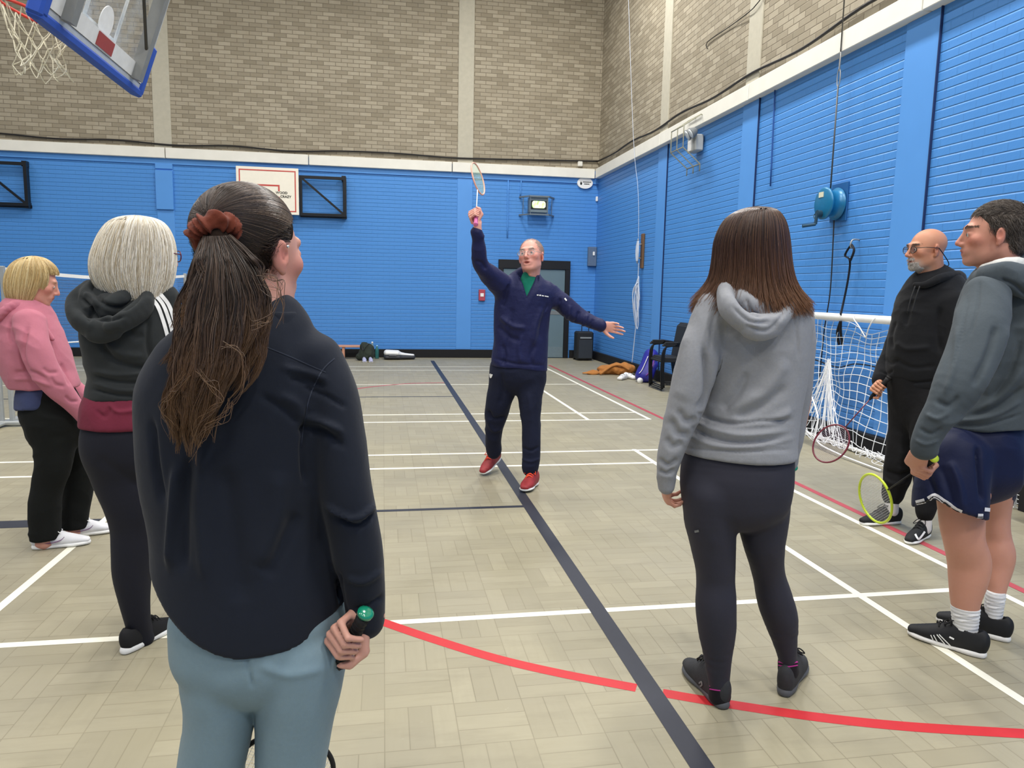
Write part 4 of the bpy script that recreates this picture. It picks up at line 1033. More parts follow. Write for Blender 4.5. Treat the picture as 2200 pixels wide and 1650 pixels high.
for px, Yp in ((398, 11.2),):
    MB().box((pB[0]-.02, pB[1]-.02, .03), (pB[0]+.02, pB[1]+.02, 1.56), .004).build('post', m_post, ba)
    MB().box((pB[0]-.25, pB[1]-.2, 0), (pB[0]+.25, pB[1]+.2, .035), .01).build('base', m_post, ba)
b = MB()
for k in range(150):
    u = (k+.5)/150; b.bar(nl(u, .05), nl(u, 1), .0012, 3)
for j in range(1, 22): b.tube([nl(u, .05+.95*j/22) for u in np.linspace(0, 1, 13)], .0012, 3, cap=False)
b.build('mesh', plain('brown_net_cord', (92, 84, 80), .9), ba)
# ------------------------------------------------------------------ rackets
def racket(B, C, side, label, frame, grip, butt, shaft, strings, group=None):
    B = np.asarray(B, float); d = nrm(np.asarray(C)-B); x = np.asarray(side, float); x = nrm(x-d*(x@d)); n = np.cross(d, x)
    r = empty('badminton_racket', tuple(B), label, 'racket', group); Q = lambda u, v, w=0: B+d*u+x*v+n*w
    def ring(a): return Q(.535+.132*math.cos(a), .106*math.sin(a))
    MB().tube([ring(a) for a in np.linspace(0, 2*math.pi, 48, endpoint=False)], .0056, 8, closed=True).build('head_frame', frame, r, True)
    MB().tube([Q(.405, 0), Q(.165, 0)], .0036, 8).tube([Q(.408, -.018), Q(.402, 0), Q(.408, .018)], .005, 6).build('shaft', shaft, r, True)
    g = MB().tube([Q(.004, 0), Q(.02, 0), Q(.145, 0), Q(.16, 0), Q(.172, 0)], [.0155, .0135, .0132, .010, .006], 8)
    for k in range(14): 
        a0 = k*.0105+.015; g.tube([Q(a0+.002*math.cos(t_), .0136*math.cos(t_), .0136*math.sin(t_)) for t_ in np.linspace(0, 2*math.pi, 10, endpoint=False)], .0008, 4, closed=True)
    g.build('grip', grip, r, True)
    MB().lathe(Q(0, 0), [(.0165, 0), (.0165, .006), (.010, .009)], 16, -d).build('butt_cap', butt, r, True)
    b = MB()
    for k in range(-10, 11):
        v = k*.0098; h_ = .130*math.sqrt(max(0, 1-(v/.105)**2)); b.tube([Q(.535-h_, v), Q(.535+h_, v)], .0005, 3, cap=False)
    for k in range(-11, 12):
        u = k*.0112; h_ = .104*math.sqrt(max(0, 1-(u/.131)**2)); b.tube([Q(.535+u, -h_, .0006), Q(.535+u, h_, .0006)], .0005, 3, cap=False)
    b.build('strings', strings, r)
    return r
m_yel = plain('neon_yellow_frame', (214, 236, 52), .3, var=.02, spec=.6); m_dred = plain('dark_red_frame', (112, 36, 52), .3, var=.04, spec=.6)
m_pinkf = plain('peach_frame', (232, 170, 150), .35); m_strw = plain('white_string', (226, 226, 226), .5); m_strp = plain('pinkish_string', (206, 186, 206), .5)
m_green = plain('emerald_glossy', (20, 130, 100), .15, var=.1, spec=.8); m_pinkg = plain('pink_grip', (222, 120, 176), .7); m_blkg = plain('black_grip', (26, 26, 28), .75)
m_strg = plain('green_string', (190, 222, 190), .5)
# ------------------------------------------------------------------ people: shared anatomy
def skin_mat(nm, rgb):
    t = NT(nm); a = t.n.new('ShaderNodeAttribute'); a.attribute_name = 'Col'; o = t.coord()
    f = t.noise(o, 60, 4, .6); c = t.mix(t.math('MULTIPLY', f, .25), a.outputs[0], t.mix(.5, a.outputs[0], srgb(170, 70, 60)))
    t.out(c, .5, t.bump(t.noise(o, 260, 3), .15, .001), 0, .35)
    t.b.inputs['Subsurface Weight'].default_value = .08; t.b.inputs['Subsurface Radius'].default_value = (.012, .005, .003)
    return t.m
m_skin = skin_mat('skin', None)
def hair_mat(nm, rough=.42):
    t = NT(nm); a = t.n.new('ShaderNodeAttribute'); a.attribute_name = 'Col'; t.out(a.outputs[0], rough, None, 0, .45); return t.m
m_hair = hair_mat('hair_strands'); m_hair_dull = hair_mat('short_hair', .7)
m_eye = hair_mat('eye', .12)
def lin(rgb): return np.array(srgb(*rgb)[:3])
def frame(f, up=(0, 0, 1)):
    f = nrm(f); r = nrm(np.cross(f, up)); u = np.cross(r, f); return r, f, u
def yawv(deg, pitch=0, ):
    """heading measured clockwise from the long axis of the hall"""
    a = math.radians(deg); p = math.radians(pitch); return V3(math.sin(a)*math.cos(p), math.cos(a)*math.cos(p), math.sin(p))
class Head:
    def __init__(s, c, fwd, up=(0, 0, 1), size=1.0, roll=0):
        s.c = np.asarray(c, float); r, f, u = frame(fwd, up)
        if roll:
            a = math.radians(roll); r, u = r*math.cos(a)+u*math.sin(a), -r*math.sin(a)+u*math.cos(a)
        s.R = np.array([r, f, u]); s.s = size
    def P(s, x, y, z): return s.c+(x*s.R[0]+y*s.R[1]+z*s.R[2])*s.s
    def L(s, v): return ((np.asarray(v)-s.c)@s.R.T)/s.s
    def E(s, c, r): return Ell(s.P(*c), np.array(r)*s.s, s.R)
    def S(s, a, b, ra, rb, u=None): return Seg(s.P(*a), s.P(*b), ra*s.s, rb*s.s, ra*s.s, rb*s.s, u)
    def build(s, vol, neck, female=False, mouth=0.0, jaw=1.0, nose=1.0, neck_r=.055, ears=True):
        E, S = s.E, s.S
        vol.add(E((0, -.016, .036), (.075, .094, .080)), .01)
        vol.add(E((0, .028, -.018), (.063*jaw, .062, .082)), .03)
        vol.add(E((0, .032, -.070), (.046*jaw, .046, .036)), .03)
        vol.add(E((0, .072, -.094), (.020, .016, .015)), .02)
        for q in (-1, 1):
            vol.add(S((q*.045*jaw, -.005, -.055), (q*.020, .06, -.092), .016, .014), .02)
            vol.add(E((q*.042, .060, -.018), (.020, .020, .018)), .02)
        vol.add(S((-.034, .082, .026), (.034, .082, .026), .009 if female else .012, .009 if female else .012), .015)
        for q in (-1, 1): vol.sub(E((q*.034, .101, .004), (.0165, .0135, .011)), .009)
        for q in (-1, 1):
            vol.add(E((q*.031, .078, .003), (.0150, .0125, .0115)), .003)
            vol.sub(E((q*.031, .0925, .0015), (.0110, .006, .0036)), .002)
        n = nose
        vol.add(S((0, .078, .022), (0, .082, -.030), .012, .014), .012)
        vol.add(S((0, .086, .018), (0, .088+.020*n, -.024), .0075, .0095), .010)
        vol.add(E((0, .089+.020*n, -.030), (.0105, .011, .0090)), .006)
        for q in (-1, 1):
            vol.add(E((q*.011, .092+.006*n, -.034), (.0075, .010, .0075)), .006)
            vol.sub(E((q*.006, .099+.008*n, -.0405), (.0032, .004, .003)), .002)
        vol.add(E((0, .076, -.060), (.030, .020, .020)), .015)
        vol.add(S((-.020, .084, -.0585), (0, .094, -.0555), .0048, .0062), .004); vol.add(S((.020, .084, -.0585), (0, .094, -.0555), .0048, .0062), .004)
        vol.add(S((-.016, .086, -.0675-mouth*.5), (.016, .086, -.0675-mouth*.5), .0062, .0062), .005)
        vol.sub(E((0, .098, -.0625-mouth*.25), (.021, .014, .0016+mouth*.45)), .003)
        if ears:
            for q in (-1, 1):
                vol.add(Ell(s.P(q*.078, -.010, -.004), np.array((.0075, .018, .031))*s.s, (np.array([[.92, -.38*q, 0], [.38*q, .92, 0], [0, 0, 1]])@s.R)), .004)
                vol.sub(E((q*.086, -.006, -.001), (.006, .009, .015)), .003)
                vol.add(E((q*.078, -.004, -.033), (.006, .008, .009)), .004)
        nk = np.asarray(neck, float); top = s.P(0, -.022, -.045)
        vol.add(Seg(top, nk, neck_r*s.s, neck_r*1.12*s.s, neck_r*s.s, neck_r*1.12*s.s), .025)
        vol.add(S((0, .03, -.085), (0, .0, -.13), .018, .016), .02)
        if not female: vol.add(E((0, .022, -.125), (.012, .014, .014)), .012)
    def lo(s): return s.c-.16
    def eyes(s, parent, look=(0, 0), iris=(90, 110, 120)):
        for q in (-1, 1):
            c = s.P(q*.031, .0795, .0015); n = 20; v = []; cols = []
            g = nrm(s.R[1]+s.R[0]*look[0]+s.R[2]*look[1]); x = nrm(np.cross(g, s.R[2])); y = np.cross(x, g); F = []
            for j in range(13):
                th = math.pi*j/12
                for i in range(n):
                    ph = 2*math.pi*i/n; v.append(c+.0112*s.s*(g*math.cos(th)+(x*math.cos(ph)+y*math.sin(ph))*math.sin(th)))
                    cols.append(lin((12, 10, 10)) if th < .22 else (lin(iris) if th < .55 else lin((222, 214, 208))))
            for j in range(12):
                for i in range(n): F.append((j*n+i, j*n+(i+1) % n, (j+1)*n+(i+1) % n, (j+1)*n+i))
            o = mesh_obj('eye', np.array(v), F, m_eye, parent); set_color(o, np.array(cols))
    def color(s, base, lips=(170, 84, 80), cheek=.25, beard=None, brow=None, scalp=None, red=(196, 92, 84)):
        b = lin(base); lp = lin(lips); rd = lin(red)
        def fn(v, N):
            c = np.tile(b, (len(v), 1)); q = s.L(v)
            inh = (np.abs(q[:, 0]) < .11) & (np.abs(q[:, 1]) < .14) & (q[:, 2] > -.14) & (q[:, 2] < .13)
            def blend(w, col):
                nonlocal c
                w = np.clip(w*inh, 0, 1)[:, None]; c = c*(1-w)+col*w
            m = lambda cx, cy, cz, rx, ry, rz: np.exp(-(((np.abs(q[:, 0])-cx)/rx)**2+((q[:, 1]-cy)/ry)**2+((q[:, 2]-cz)/rz)**2))
            blend(m(.045, .06, -.022, .022, .04, .022)*cheek*1.6, rd); blend(m(0, .11, -.030, .014, .02, .014)*cheek*1.4, rd)
            blend(m(.080, -.008, -.004, .012, .025, .035)*.45, rd)
            blend(m(0, .094, -.062, .020, .016, .008)*1.5, lp)
            blend(m(0, .090, -.0625, .016, .010, .0022)*.8, lin((60, 24, 24)))
            blend(m(.031, .088, .0015, .013, .010, .0032)*.5, lin((90, 50, 44)))
            w = (vnoise(q*60, 3)*.5+.5)*.12; blend(w, rd)
            if brow: blend(m(.031, .092, .0255, .017, .02, .0042)*1.4, lin(brow))
            if beard:
                col, amt = beard; w = np.clip((-.045-q[:, 2])/.02, 0, 1)*np.clip((q[:, 1]+.02)/.03, 0, 1)*np.clip((q[:, 2]+.125)/.02, 0, 1)*np.clip((.058-np.abs(q[:, 0]))/.012, 0, 1)
                w = np.maximum(w, m(0, .095, -.047, .03, .03, .007)*1.2); w *= 1-np.clip(m(0, .094, -.062, .019, .02, .008)*1.6, 0, 1); blend(w*amt, lin(col))
            if scalp:
                col, amt, fn2 = scalp; blend(fn2(q)*amt, lin(col))
            return c
        return fn
def fur(name, surf, mask, flow, n, length, lift, cols, parent, mat=None, rad=.0007, K=5, seed=1, jitter=.35, base_off=.0):
    """short hairs growing from a surface (v,f)"""
    rg = np.random.default_rng(seed); v, f = surf; N = vnormals(v, f); m_ = mask(v)
    ar = m_[f].mean(1); ids = rg.choice(len(f), n, p=ar/ar.sum()); w = rg.dirichlet((1, 1, 1, 1), n)
    p = (v[f[ids]]*w[..., None]).sum(1); nn = (N[f[ids]]*w[..., None]).sum(1); fl = flow(p)+rg.normal(0, jitter, (n, 3))
    fl -= nn*(fl*nn).sum(1, keepdims=True); fl /= np.linalg.norm(fl, axis=1, keepdims=True)+1e-9
    L_ = length*(.6+.6*rg.random(n)); t = np.linspace(0, 1, K); rad_ = rad*(1-.75*t)[None]*np.ones((n, 1))
    li = lift*(.4+rg.random(n))
    P = p[:, None]+nn[:, None]*(base_off+li[:, None, None]*np.sin(t*1.8)[None, :, None])+fl[:, None]*(L_[:, None, None]*t[None, :, None])-V3(0, 0, 1)*(L_[:, None, None]*.12*(t**2)[None, :, None])
    V, F = many_tubes(P, rad_, 3); o = mesh_obj(name, V, F, mat or m_hair_dull, parent)
    C = np.array([lin(c) for c in cols]); k = rg.integers(0, len(C), n); g = (.8+.4*rg.random(n))[:, None]
    set_color(o, np.repeat(np.repeat((C[k]*g)[:, None], K, 1).reshape(-1, 3), 3, 0)); return o
def brows(H, par, cols, nk):
    vv = Vol(H.P(0, 0, 0)-.15, H.P(0, 0, 0)+.15, .0035); H.build(vv, nk, ears=False); sf = vv.mesh()
    def mk(v): q = H.L(v); x = np.abs(q[:, 0]); z0 = .0275+.003*np.sin((x-.014)/.036*2.6); return (x > .014)*(x < .052)*(q[:, 1] > .05)*(np.abs(q[:, 2]-z0) < .0032)+1e-9
    def fl_(p): q = H.L(p); return np.sign(q[:, :1])*H.R[0]*.9+H.R[2]*.25
    return fur('eyebrows', sf, mk, fl_, 420, .008, .001, cols, par, m_hair_dull, rad=.0005, seed=17, jitter=.15)
def strands(name, P, rad, cols, parent, mat=None, seed=1, tip=None, n=3):
    rg = np.random.default_rng(seed); S, K, _ = P.shape; t = np.linspace(0, 1, K)
    R_ = rad*(1-.6*t**3)[None]*(.7+.6*rg.random((S, 1))); V, F = many_tubes(P, R_, n); o = mesh_obj(name, V, F, mat or m_hair, parent)
    C = np.array([lin(c) for c in cols]); k = rg.integers(0, len(C), S); g = (.75+.5*rg.random(S))[:, None]; c = np.repeat((C[k]*g)[:, None], K, 1)
    if tip is not None: w = (np.clip((t-.45)/.55, 0, 1)**1.3)[None, :, None]*(.5+.5*rg.random((S, 1, 1))); c = c*(1-w)+lin(tip)*w
    set_color(o, np.repeat(c.reshape(-1, 3), n, 0)); return o
class HairShape:
    def __init__(s, rows):
        """rows: (xl, xr, py, Y, depth_half)"""
        P = []
        for xl, xr, y, Y, b in rows:
            c, a, b = ev(xl, xr, y, Y, b); P.append([*c, a, b])
        s.T = smooth_path(np.array(P), 12); s.T[:, 3:] = np.maximum(s.T[:, 3:], .001)
        v = nrm(s.T[len(s.T)//2, :3]-CAMP); s.u = nrm(np.cross(v, V3(0, 0, 1))); s.w = nrm(V3(v[0], v[1], 0))
        d = np.r_[0, np.cumsum(np.linalg.norm(np.diff(s.T[:, :3], axis=0), axis=1)+np.abs(np.diff(s.T[:, 3])))]; s.d = d/d[-1]
    def at(s, phi, t, k=1.0, off=0.0):
        phi, t = np.broadcast_arrays(phi, t)
        q = [np.interp(t, s.d, s.T[:, i]) for i in range(5)]; c = np.stack(q[:3], -1)
        return c+s.u*((q[3]*k+off)*np.cos(phi))[..., None]+s.w*((q[4]*k+off)*np.sin(phi))[..., None]
    def base(s, name, mat, parent, col, k=.97, nphi=96, nt=48, tend=None, groove=.004, seed=0, tip=None):
        ph = np.linspace(0, 2*math.pi, nphi, endpoint=False)[None, :]; t = np.linspace(0, 1, nt)[:, None]
        te = np.ones((1, nphi)) if tend is None else tend(ph); T = t*te
        g = groove*(np.sin(ph*23+np.sin(ph*5+seed)*3+T*3)+.6*np.sin(ph*41+T*5+seed))*np.clip(T*5, 0, 1)
        V = s.at(np.broadcast_to(ph, T.shape), T, k, g).reshape(-1, 3); F = []
        for j in range(nt-1):
            for i in range(nphi): F.append((j*nphi+i, j*nphi+(i+1) % nphi, (j+1)*nphi+(i+1) % nphi, (j+1)*nphi+i))
        F.append(tuple(range(nphi))[::-1]); F.append(tuple((nt-1)*nphi+i for i in range(nphi)))
        o = mesh_obj(name, V, F, mat, parent); c = lin(col)*(1+.25*np.sin(ph*23+seed))[..., None]*np.ones((nt, 1, 1))
        if tip is not None: w = np.clip((t-.6)/.4, 0, 1)[..., None]; c = c*(1-w)+lin(tip)*w
        set_color(o, c.reshape(-1, 3)); return o
    def strands(s, name, parent, cols, n=1500, K=22, rad=.0011, tend=None, phi=None, part=0.0, wave=.05, off=.004, seed=1, tip=None, t0=0.0, flare=0.0, drop=.02):
        rg = np.random.default_rng(seed); ph = rg.random(n)*2*math.pi if phi is None else phi(rg, n)
        te = (np.ones(n) if tend is None else tend(ph))*(1-.05*rg.random(n)); t = np.linspace(0, 1, K)[None]
        cl = np.round(ph*9)/9; a = rg.random(n)*6.28; am = wave*(.4+rg.random(n))
        P = s.at(ph[:, None]+(cl-ph)[:, None]*t**1.6*.62+am[:, None]*np.sin(t*4+a[:, None])*t, t0+(te[:, None]-t0)*t, 1.0, (off*(rg.random(n)*1.4-.4))[:, None]+flare*t**6*rg.random((n, 1)))
        P[..., 2] -= (drop*rg.random(n))[:, None]*t**5
        return strands(name, P, rad, cols, parent, seed=seed, tip=tip)
# ---- hands
def grip_hand(vol, G, a, wrist, side=1, size=1.0, k=.004):
    G = np.asarray(G, float); a = nrm(a); e1 = np.asarray(wrist)-G; e1 = nrm(e1-a*(e1@a)); e2 = side*np.cross(a, e1); z = size
    def P(th, s_, R): th = math.radians(th); return G+a*(s_*z)+R*z*(math.cos(th)*e1+math.sin(th)*e2)
    vol.add(Seg(wrist, P(25, 0, .034), .027*z, .040*z, .021*z, .016*z, a), .010)
    vol.add(Seg(P(10, 0, .032), P(58, 0, .036), .041*z, .040*z, .013*z, .011*z, a), .008)
    for i, (ln, r) in enumerate(((1, .0092), (1.05, .0094), (1, .0090), (.86, .0080))):
        s_ = .031-.0205*i; pts = [P(55, s_, .037), P(118, s_*.96, .041*ln), P(182, s_*.92, .033), P(238, s_*.9, .0255)]
        for j in range(3): vol.add(Seg(pts[j], pts[j+1], r*z*(1.05-.1*j), r*z*(.98-.1*j), r*z*(1.05-.1*j), r*z*(.98-.1*j)), .003 if j else k)
    th = [P(-5, .000, .030), P(-62, .030, .034), P(-118, .050, .028), P(-160, .060, .0235)]
    for j in range(3): vol.add(Seg(th[j], th[j+1], (.0145, .0110, .0095)[j]*z, (.0110, .0095, .0080)[j]*z, (.0145, .0110, .0095)[j]*z, (.0110, .0095, .0080)[j]*z), .006)
def open_hand(vol, wrist, f, pn, size=1.0, curl=(.25, .25, .3, .35), spread=.10, thumb=1, tcurl=.2):
    f = nrm(f); pn = np.asarray(pn, float); pn = nrm(pn-f*(pn@f)); sd = np.cross(f, pn)*thumb; z = size; w = np.asarray(wrist, float)
    vol.add(Seg(w, w+f*.045*z, .024*z, .036*z, .019*z, .015*z, sd), .010); vol.add(Seg(w+f*.04*z, w+f*.088*z, .036*z, .041*z, .0145*z, .0115*z, sd), .010)
    for i in range(4):
        base = w+(f*(.088-.004*abs(i-1.2))+sd*(.030-.0205*i))*z; ln = (.94, 1.05, 1.0, .78)[i]*z; ang = (1.5-i)*spread; d = nrm(f*math.cos(ang)+sd*math.sin(ang)); r = (.0090, .0092, .0088, .0078)[i]*z; c = curl[i] if hasattr(curl, '__len__') else curl
        p = base; tot = 0
        for j, (l, m_) in enumerate(((.042, 1), (.027, 1.25), (.022, .9))):
            tot += c*m_; dd = d*math.cos(tot)+pn*math.sin(tot); q = p+dd*l*ln; vol.add(Seg(p, q, r*(1.05-.1*j), r*(.97-.12*j), r*(1.05-.1*j), r*(.97-.12*j)), .003 if j else .005); p = q
    p = w+(f*.022+sd*.022)*z; ang = .75
    for j, (l, r0, r1) in enumerate(((.042, .0165, .0120), (.032, .0115, .0100), (.026, .0098, .0080))):
        dd = nrm(f*math.cos(ang)+sd*math.sin(ang)+pn*(.25+tcurl*j)); q = p+dd*l*z; vol.add(Seg(p, q, r0*z, r1*z, r0*z, r1*z), .008 if j == 0 else .004); p = q; ang -= .22+tcurl*.3
def limb(vol, pts, rs, k=.02):
    st_ = [(np.asarray(p, float), r, r) for p, r in zip(pts, rs)]; vol.add(Loft(st_, u=None), k)
# ---- shoes
def shoe(parent, heel, toe, mu, ms, ml=None, width=1.0, label=None, lift=0.0, sock=None, ankle=None, tall=1.0, name='trainer', accent=None, sole_h=1.0, laces=True):
    heel = np.asarray(heel, float).copy(); toe = np.asarray(toe, float).copy(); heel[2] += lift; d0 = toe-heel; L_ = np.linalg.norm(d0); d = d0/L_; w = nrm(np.cross(d, V3(0, 0, 1))); u = np.cross(w, d); k = L_/.285; tall = tall*1.22
    Q = lambda a, z, s_=0: heel+d*(a*k)+u*(z*k)+w*(s_*k*width)
    h = .0035
    so = Loft([(Q(a, .013), b*k*width, c*k*sole_h) for a, b, c in ((.022, .024, .016), (.06, .032, .018), (.12, .030, .016), (.19, .042, .014), (.24, .038, .013), (.266, .024, .012))], u=w)
    v = Vol.around([so], h, .01); v.add(so, .002)
    v.plane(heel+u*.0015, -u, .001)
    so_o = soft('sole', v, ms, None, relax_it=1)
    up = Loft([(Q(a, z), b*k*width, c*k*tall) for a, z, b, c in ((.026, .050, .027, .043), (.06, .055, .032, .054), (.11, .050, .034, .048), (.16, .041, .038, .035), (.21, .034, .039, .024), (.262, .026, .026, .015))], u=w)
    v = Vol.around([up], h, .03); v.add(up, .002)
    v.plane(heel+u*(.016*k), -u, .002); top_ = Seg(Q(.064, .090), Q(.056, .15), .023*k, .030*k, .036*k, .044*k, w); v.sub(top_, .006)
    o = soft(name, v, mu, parent, relax_it=1)
    if label: o['label'] = label
    so_o.location = tuple(np.array(so_o.location)-world_loc(o)); so_o.parent = o
    if ml is not None and laces:
        b = MB()
        for a in (.105, .125, .145, .165):
            z = .098*tall-(a-.105)*.52; b.tube(smooth_path([Q(a, z-.012, -.022), Q(a+.004, z+.004, 0), Q(a, z-.012, .022)], 4), .0028*k, 5)
            b.tube(smooth_path([Q(a, z-.012, -.022), Q(a+.012, z+.002, 0), Q(a+.02, z-.022, .022)], 4), .0025*k, 5)
        for q in (-1, 1): b.tube(smooth_path([Q(.104, .094*tall, 0), Q(.115, .100*tall, q*.02), Q(.145, .080*tall, q*.034), Q(.13, .085*tall, q*.016), Q(.106, .092*tall, 0)], 5), .0025*k, 5)
        lo_ = b.build('laces', ml, o, True)
    if accent is not None:
        b = MB(); 
        for q in (-1, 1): b.tube(smooth_path([Q(.04, .045, q*.0335), Q(.09, .035, q*.0385), Q(.14, .045, q*.0385), Q(.16, .06, q*.030)], 5), .0045*k, 6, sq=.35)
        b.build('side_stripe', accent, o, True)
    return o
# ================================================================== people
def person(loc, label): return empty('person', (loc[0], loc[1], 0), label, 'person')
def build_body(par, vol, colorfn, zleg=.72):
    v, f = vol.mesh(); v = relax(v, f, 1); v = relax(v, f, 12, .5, np.clip((zleg-v[:, 2])/.05, 0, 1))
    o = mesh_obj('body', v, f, m_skin, par); set_color(o, colorfn(v, vnormals(v, f))); return o
def garment(name, prims, mat, par, k=.02, h=.006, cuts=(), subs=(), disp=None, lines=None, relax_it=3, color=None, pad=.012):
    flat = [p[0] if isinstance(p, tuple) else p for p in prims if not (isinstance(p, tuple) and isinstance(p[0], str))]
    v = Vol.around(flat, h, pad)
    for p in prims:
        if isinstance(p, tuple) and isinstance(p[0], str): v.plane(p[1], p[2], p[3] if len(p) > 3 else .004)
        elif isinstance(p, tuple): v.add(p[0], p[1])
        else: v.add(p, k)
    for p in subs: v.sub(p, .006)
    for c, n in cuts: v.plane(c, n, .004)
    return soft(name, v, mat, par, disp, lines, relax_it, color)
Z = V3(0, 0, 1)
def fixlen(h, t, L): return h+nrm(t-h)*L
def P2(px, py, Y): return W(px, py, Y)

# ------------------------------------------------------------------ woman in grey hoodie, seen from behind
def woman_grey():
    Y = 2.22; base = WZ(1600, 1500)
    par = person(base, 'woman with straight brown hair in grey hoodie and black leggings, seen from behind')
    H = Head(W(1626, 527, Y), yawv(4, -.05), size=1.0)
    nk = W(1625, 655, Y-.01)
    legL = [(1470, 1582, 1060, Y, .105), (1470, 1580, 1110, Y, .095), (1482, 1580, 1160, Y, .085), (1494, 1579, 1215, Y, .074), (1497, 1578, 1250, Y, .070), (1495, 1581, 1300, Y-.01, .071), (1500, 1580, 1350, Y-.01, .066), (1512, 1572, 1410, Y-.005, .050), (1521, 1567, 1460, Y, .042), (1524, 1566, 1485, Y+.005, .042)]
    legR = [(1580, 1697, 1060, Y, .105), (1585, 1693, 1110, Y, .095), (1596, 1686, 1160, Y, .085), (1610, 1683, 1205, Y+.02, .074), (1619, 1687, 1240, Y+.03, .070), (1628, 1703, 1290, Y+.035, .071), (1642, 1713, 1330, Y+.04, .064), (1660, 1712, 1375, Y+.045, .050), (1672, 1711, 1412, Y+.05, .042), (1676, 1712, 1435, Y+.05, .042)]
    # skin under the clothes, one body
    v = Vol(np.minimum(W(1395, 440, Y), V3(base[0]-.5, Y-.42, 0)), V3(W(1770, 440, Y)[0], Y+.42, W(1600, 420, Y)[2]), .0045)
    H.build(v, nk, female=True)
    tor = Loft([(*st(1620, 690, Y, 90)[:2], .075), (*st(1622, 780, Y, 88)[:2], .09), (*st(1615, 880, Y, 78)[:2], .08), (*st(1590, 960, Y, 88)[:2], .09), (*st(1580, 1060, Y, 98)[:2], .09)])
    v.add(tor, .03)
    for L in (legL, legR): v.add(Loft([(ev(*r)[0], ev(*r)[1]*.8, r[4]*.8) for r in L]), .02)
    wl = W(1434, 1030, Y+.02); wr = W(1703, 985, Y+.08)
    limb(v, [W(1520, 700, Y), W(1470, 860, Y-.02), wl], [.042, .034, .024]); limb(v, [W(1705, 700, Y), W(1722, 860, Y+.03), wr], [.042, .034, .024])
    open_hand(v, wl, W(1430, 1075, Y+.06)-wl, V3(.9, -.1, .1), .92, curl=(.75, .7, .75, .8), thumb=-1, tcurl=.3)
    rb = W(1703, 1004, Y+.10); rc_ = on_ray(1566, 1112, rb, .535); ra = nrm(rc_-rb)
    grip_hand(v, rb+ra*.055, ra, wr, 1, .92)
    build_body(par, v, H.color((206, 152, 130)))
    RK['grey'] = (rb, rc_)
    # leggings
    lg = cloth('charcoal_leggings', (48, 48, 58), .7, heather=.02, sheen=.1, fold=.12)
    hip = Loft([ev(1468, 1700, 985, Y, .115), ev(1463, 1699, 1030, Y-.01, .125), ev(1466, 1694, 1065, Y-.01, .12)])
    o = garment('leggings', [hip, (evs(*legL), .018), (evs(*legR), .018)], lg, par, h=.0055, cuts=[(W(1545, 1480, Y), -Z)] if 0 else (), disp=lambda v, N: .0012*vnoise(v*np.array([20, 20, 60]), 3)*(v[:, 2] < .25)+.0008*vnoise(v*25, 2))
    bv = bvh_of([o]); marks('small_logo', bv, [([(1493, 1142), (1502, 1140)], 5)], m_grey, o, step=2)
    # socks and shoes
    pk = cloth('black_sock', (26, 24, 28), .9); mg = plain('magenta_trim', (170, 50, 130), .9)
    for pts in ([(1545, 1475, Y+.003, 23, .045), (1546, 1492, Y+.004, 24, .046)], [(1693, 1424, Y+.05, 21, .045), (1694, 1438, Y+.05, 22, .046)]):
        so = garment('sock', [lim(*pts)], pk, par, h=.004); x_, y_ = pts[0][0], pts[0][1]; marks('sock_trim', bvh_of([so]), [([(x_-20, y_-2), (x_, y_+1), (x_+20, y_-2)], 3.5), ([(x_-20, y_+5), (x_, y_+8), (x_+20, y_+5)], 2.5)], mg, so, step=3, lift=.002)
    mu = plain('dark_grey_mesh_shoe', (50, 51, 54), .85, var=.12, scale=60, bump=.4); ms = plain('dark_grey_sole', (84, 86, 90), .6)
    h1, t1 = WZ(1560, 1538), WZ(1484, 1452); h2, t2 = WZ(1702, 1486), WZ(1735, 1418)
    
    d1, d2 = nrm(t1-h1), nrm(t2-h2); a1, a2 = W(1546, 1480, Y+.004), W(1694, 1428, Y+.05); h1 = V3(a1[0], a1[1], 0)-d1*.048; h2 = V3(a2[0], a2[1], 0)-d2*.062; t1, t2 = h1+d1, h2+d2
    a = shoe(par, h1, fixlen(h1, t1, .30), mu, ms, plain('black_lace', (24, 24, 26), .8), 1.02, sole_h=1.35, tall=1.1)
    b = shoe(par, h2, fixlen(h2, t2, .30), mu, ms, MATS['black_lace'], 1.02, sole_h=1.35, tall=1.1)
    bv = bvh_of([a]); marks('shoe_logo', bv, [([(1503, 1468), (1508, 1464), (1509, 1472), (1503, 1474)], 3), ([(1503, 1482), (1509, 1480)], 3)], m_grey, a, step=2, lift=.003)
    # hoodie
    hm = cloth('grey_marl_jersey', (146, 148, 153), .95, heather=.05, fold=.35)
    body = evs((1565, 1675, 640, Y, .075), (1520, 1718, 668, Y, .10), (1492, 1738, 700, Y, .12), (1508, 1735, 750, Y, .13), (1522, 1727, 810, Y, .13), (1520, 1716, 870, Y, .125), (1500, 1710, 920, Y, .13), (1473, 1706, 965, Y, .135), (1465, 1705, 1000, Y, .135), (1465, 1705, 1030, Y, .135))
    sl = evs((1495, 1570, 660, Y, .07), (1470, 1552, 730, Y-.01, .075), (1450, 1535, 800, Y-.02, .07), (1434, 1512, 870, Y-.02, .065), (1422, 1486, 930, Y-.01, .055), (1412, 1466, 980, Y, .047), (1412, 1452, 1020, Y+.01, .036), (1414, 1450, 1045, Y+.015, .033))
    sr = evs((1675, 1742, 665, Y, .07), (1690, 1752, 730, Y+.01, .075), (1690, 1746, 800, Y+.02, .07), (1688, 1738, 870, Y+.04, .062), (1686, 1728, 930, Y+.05, .05), (1686, 1716, 975, Y+.06, .04), (1688, 1714, 992, Y+.07, .036))
    hz = W(1585, 999, Y-.13); HEM = nrm(V3(.0, 0, -1))
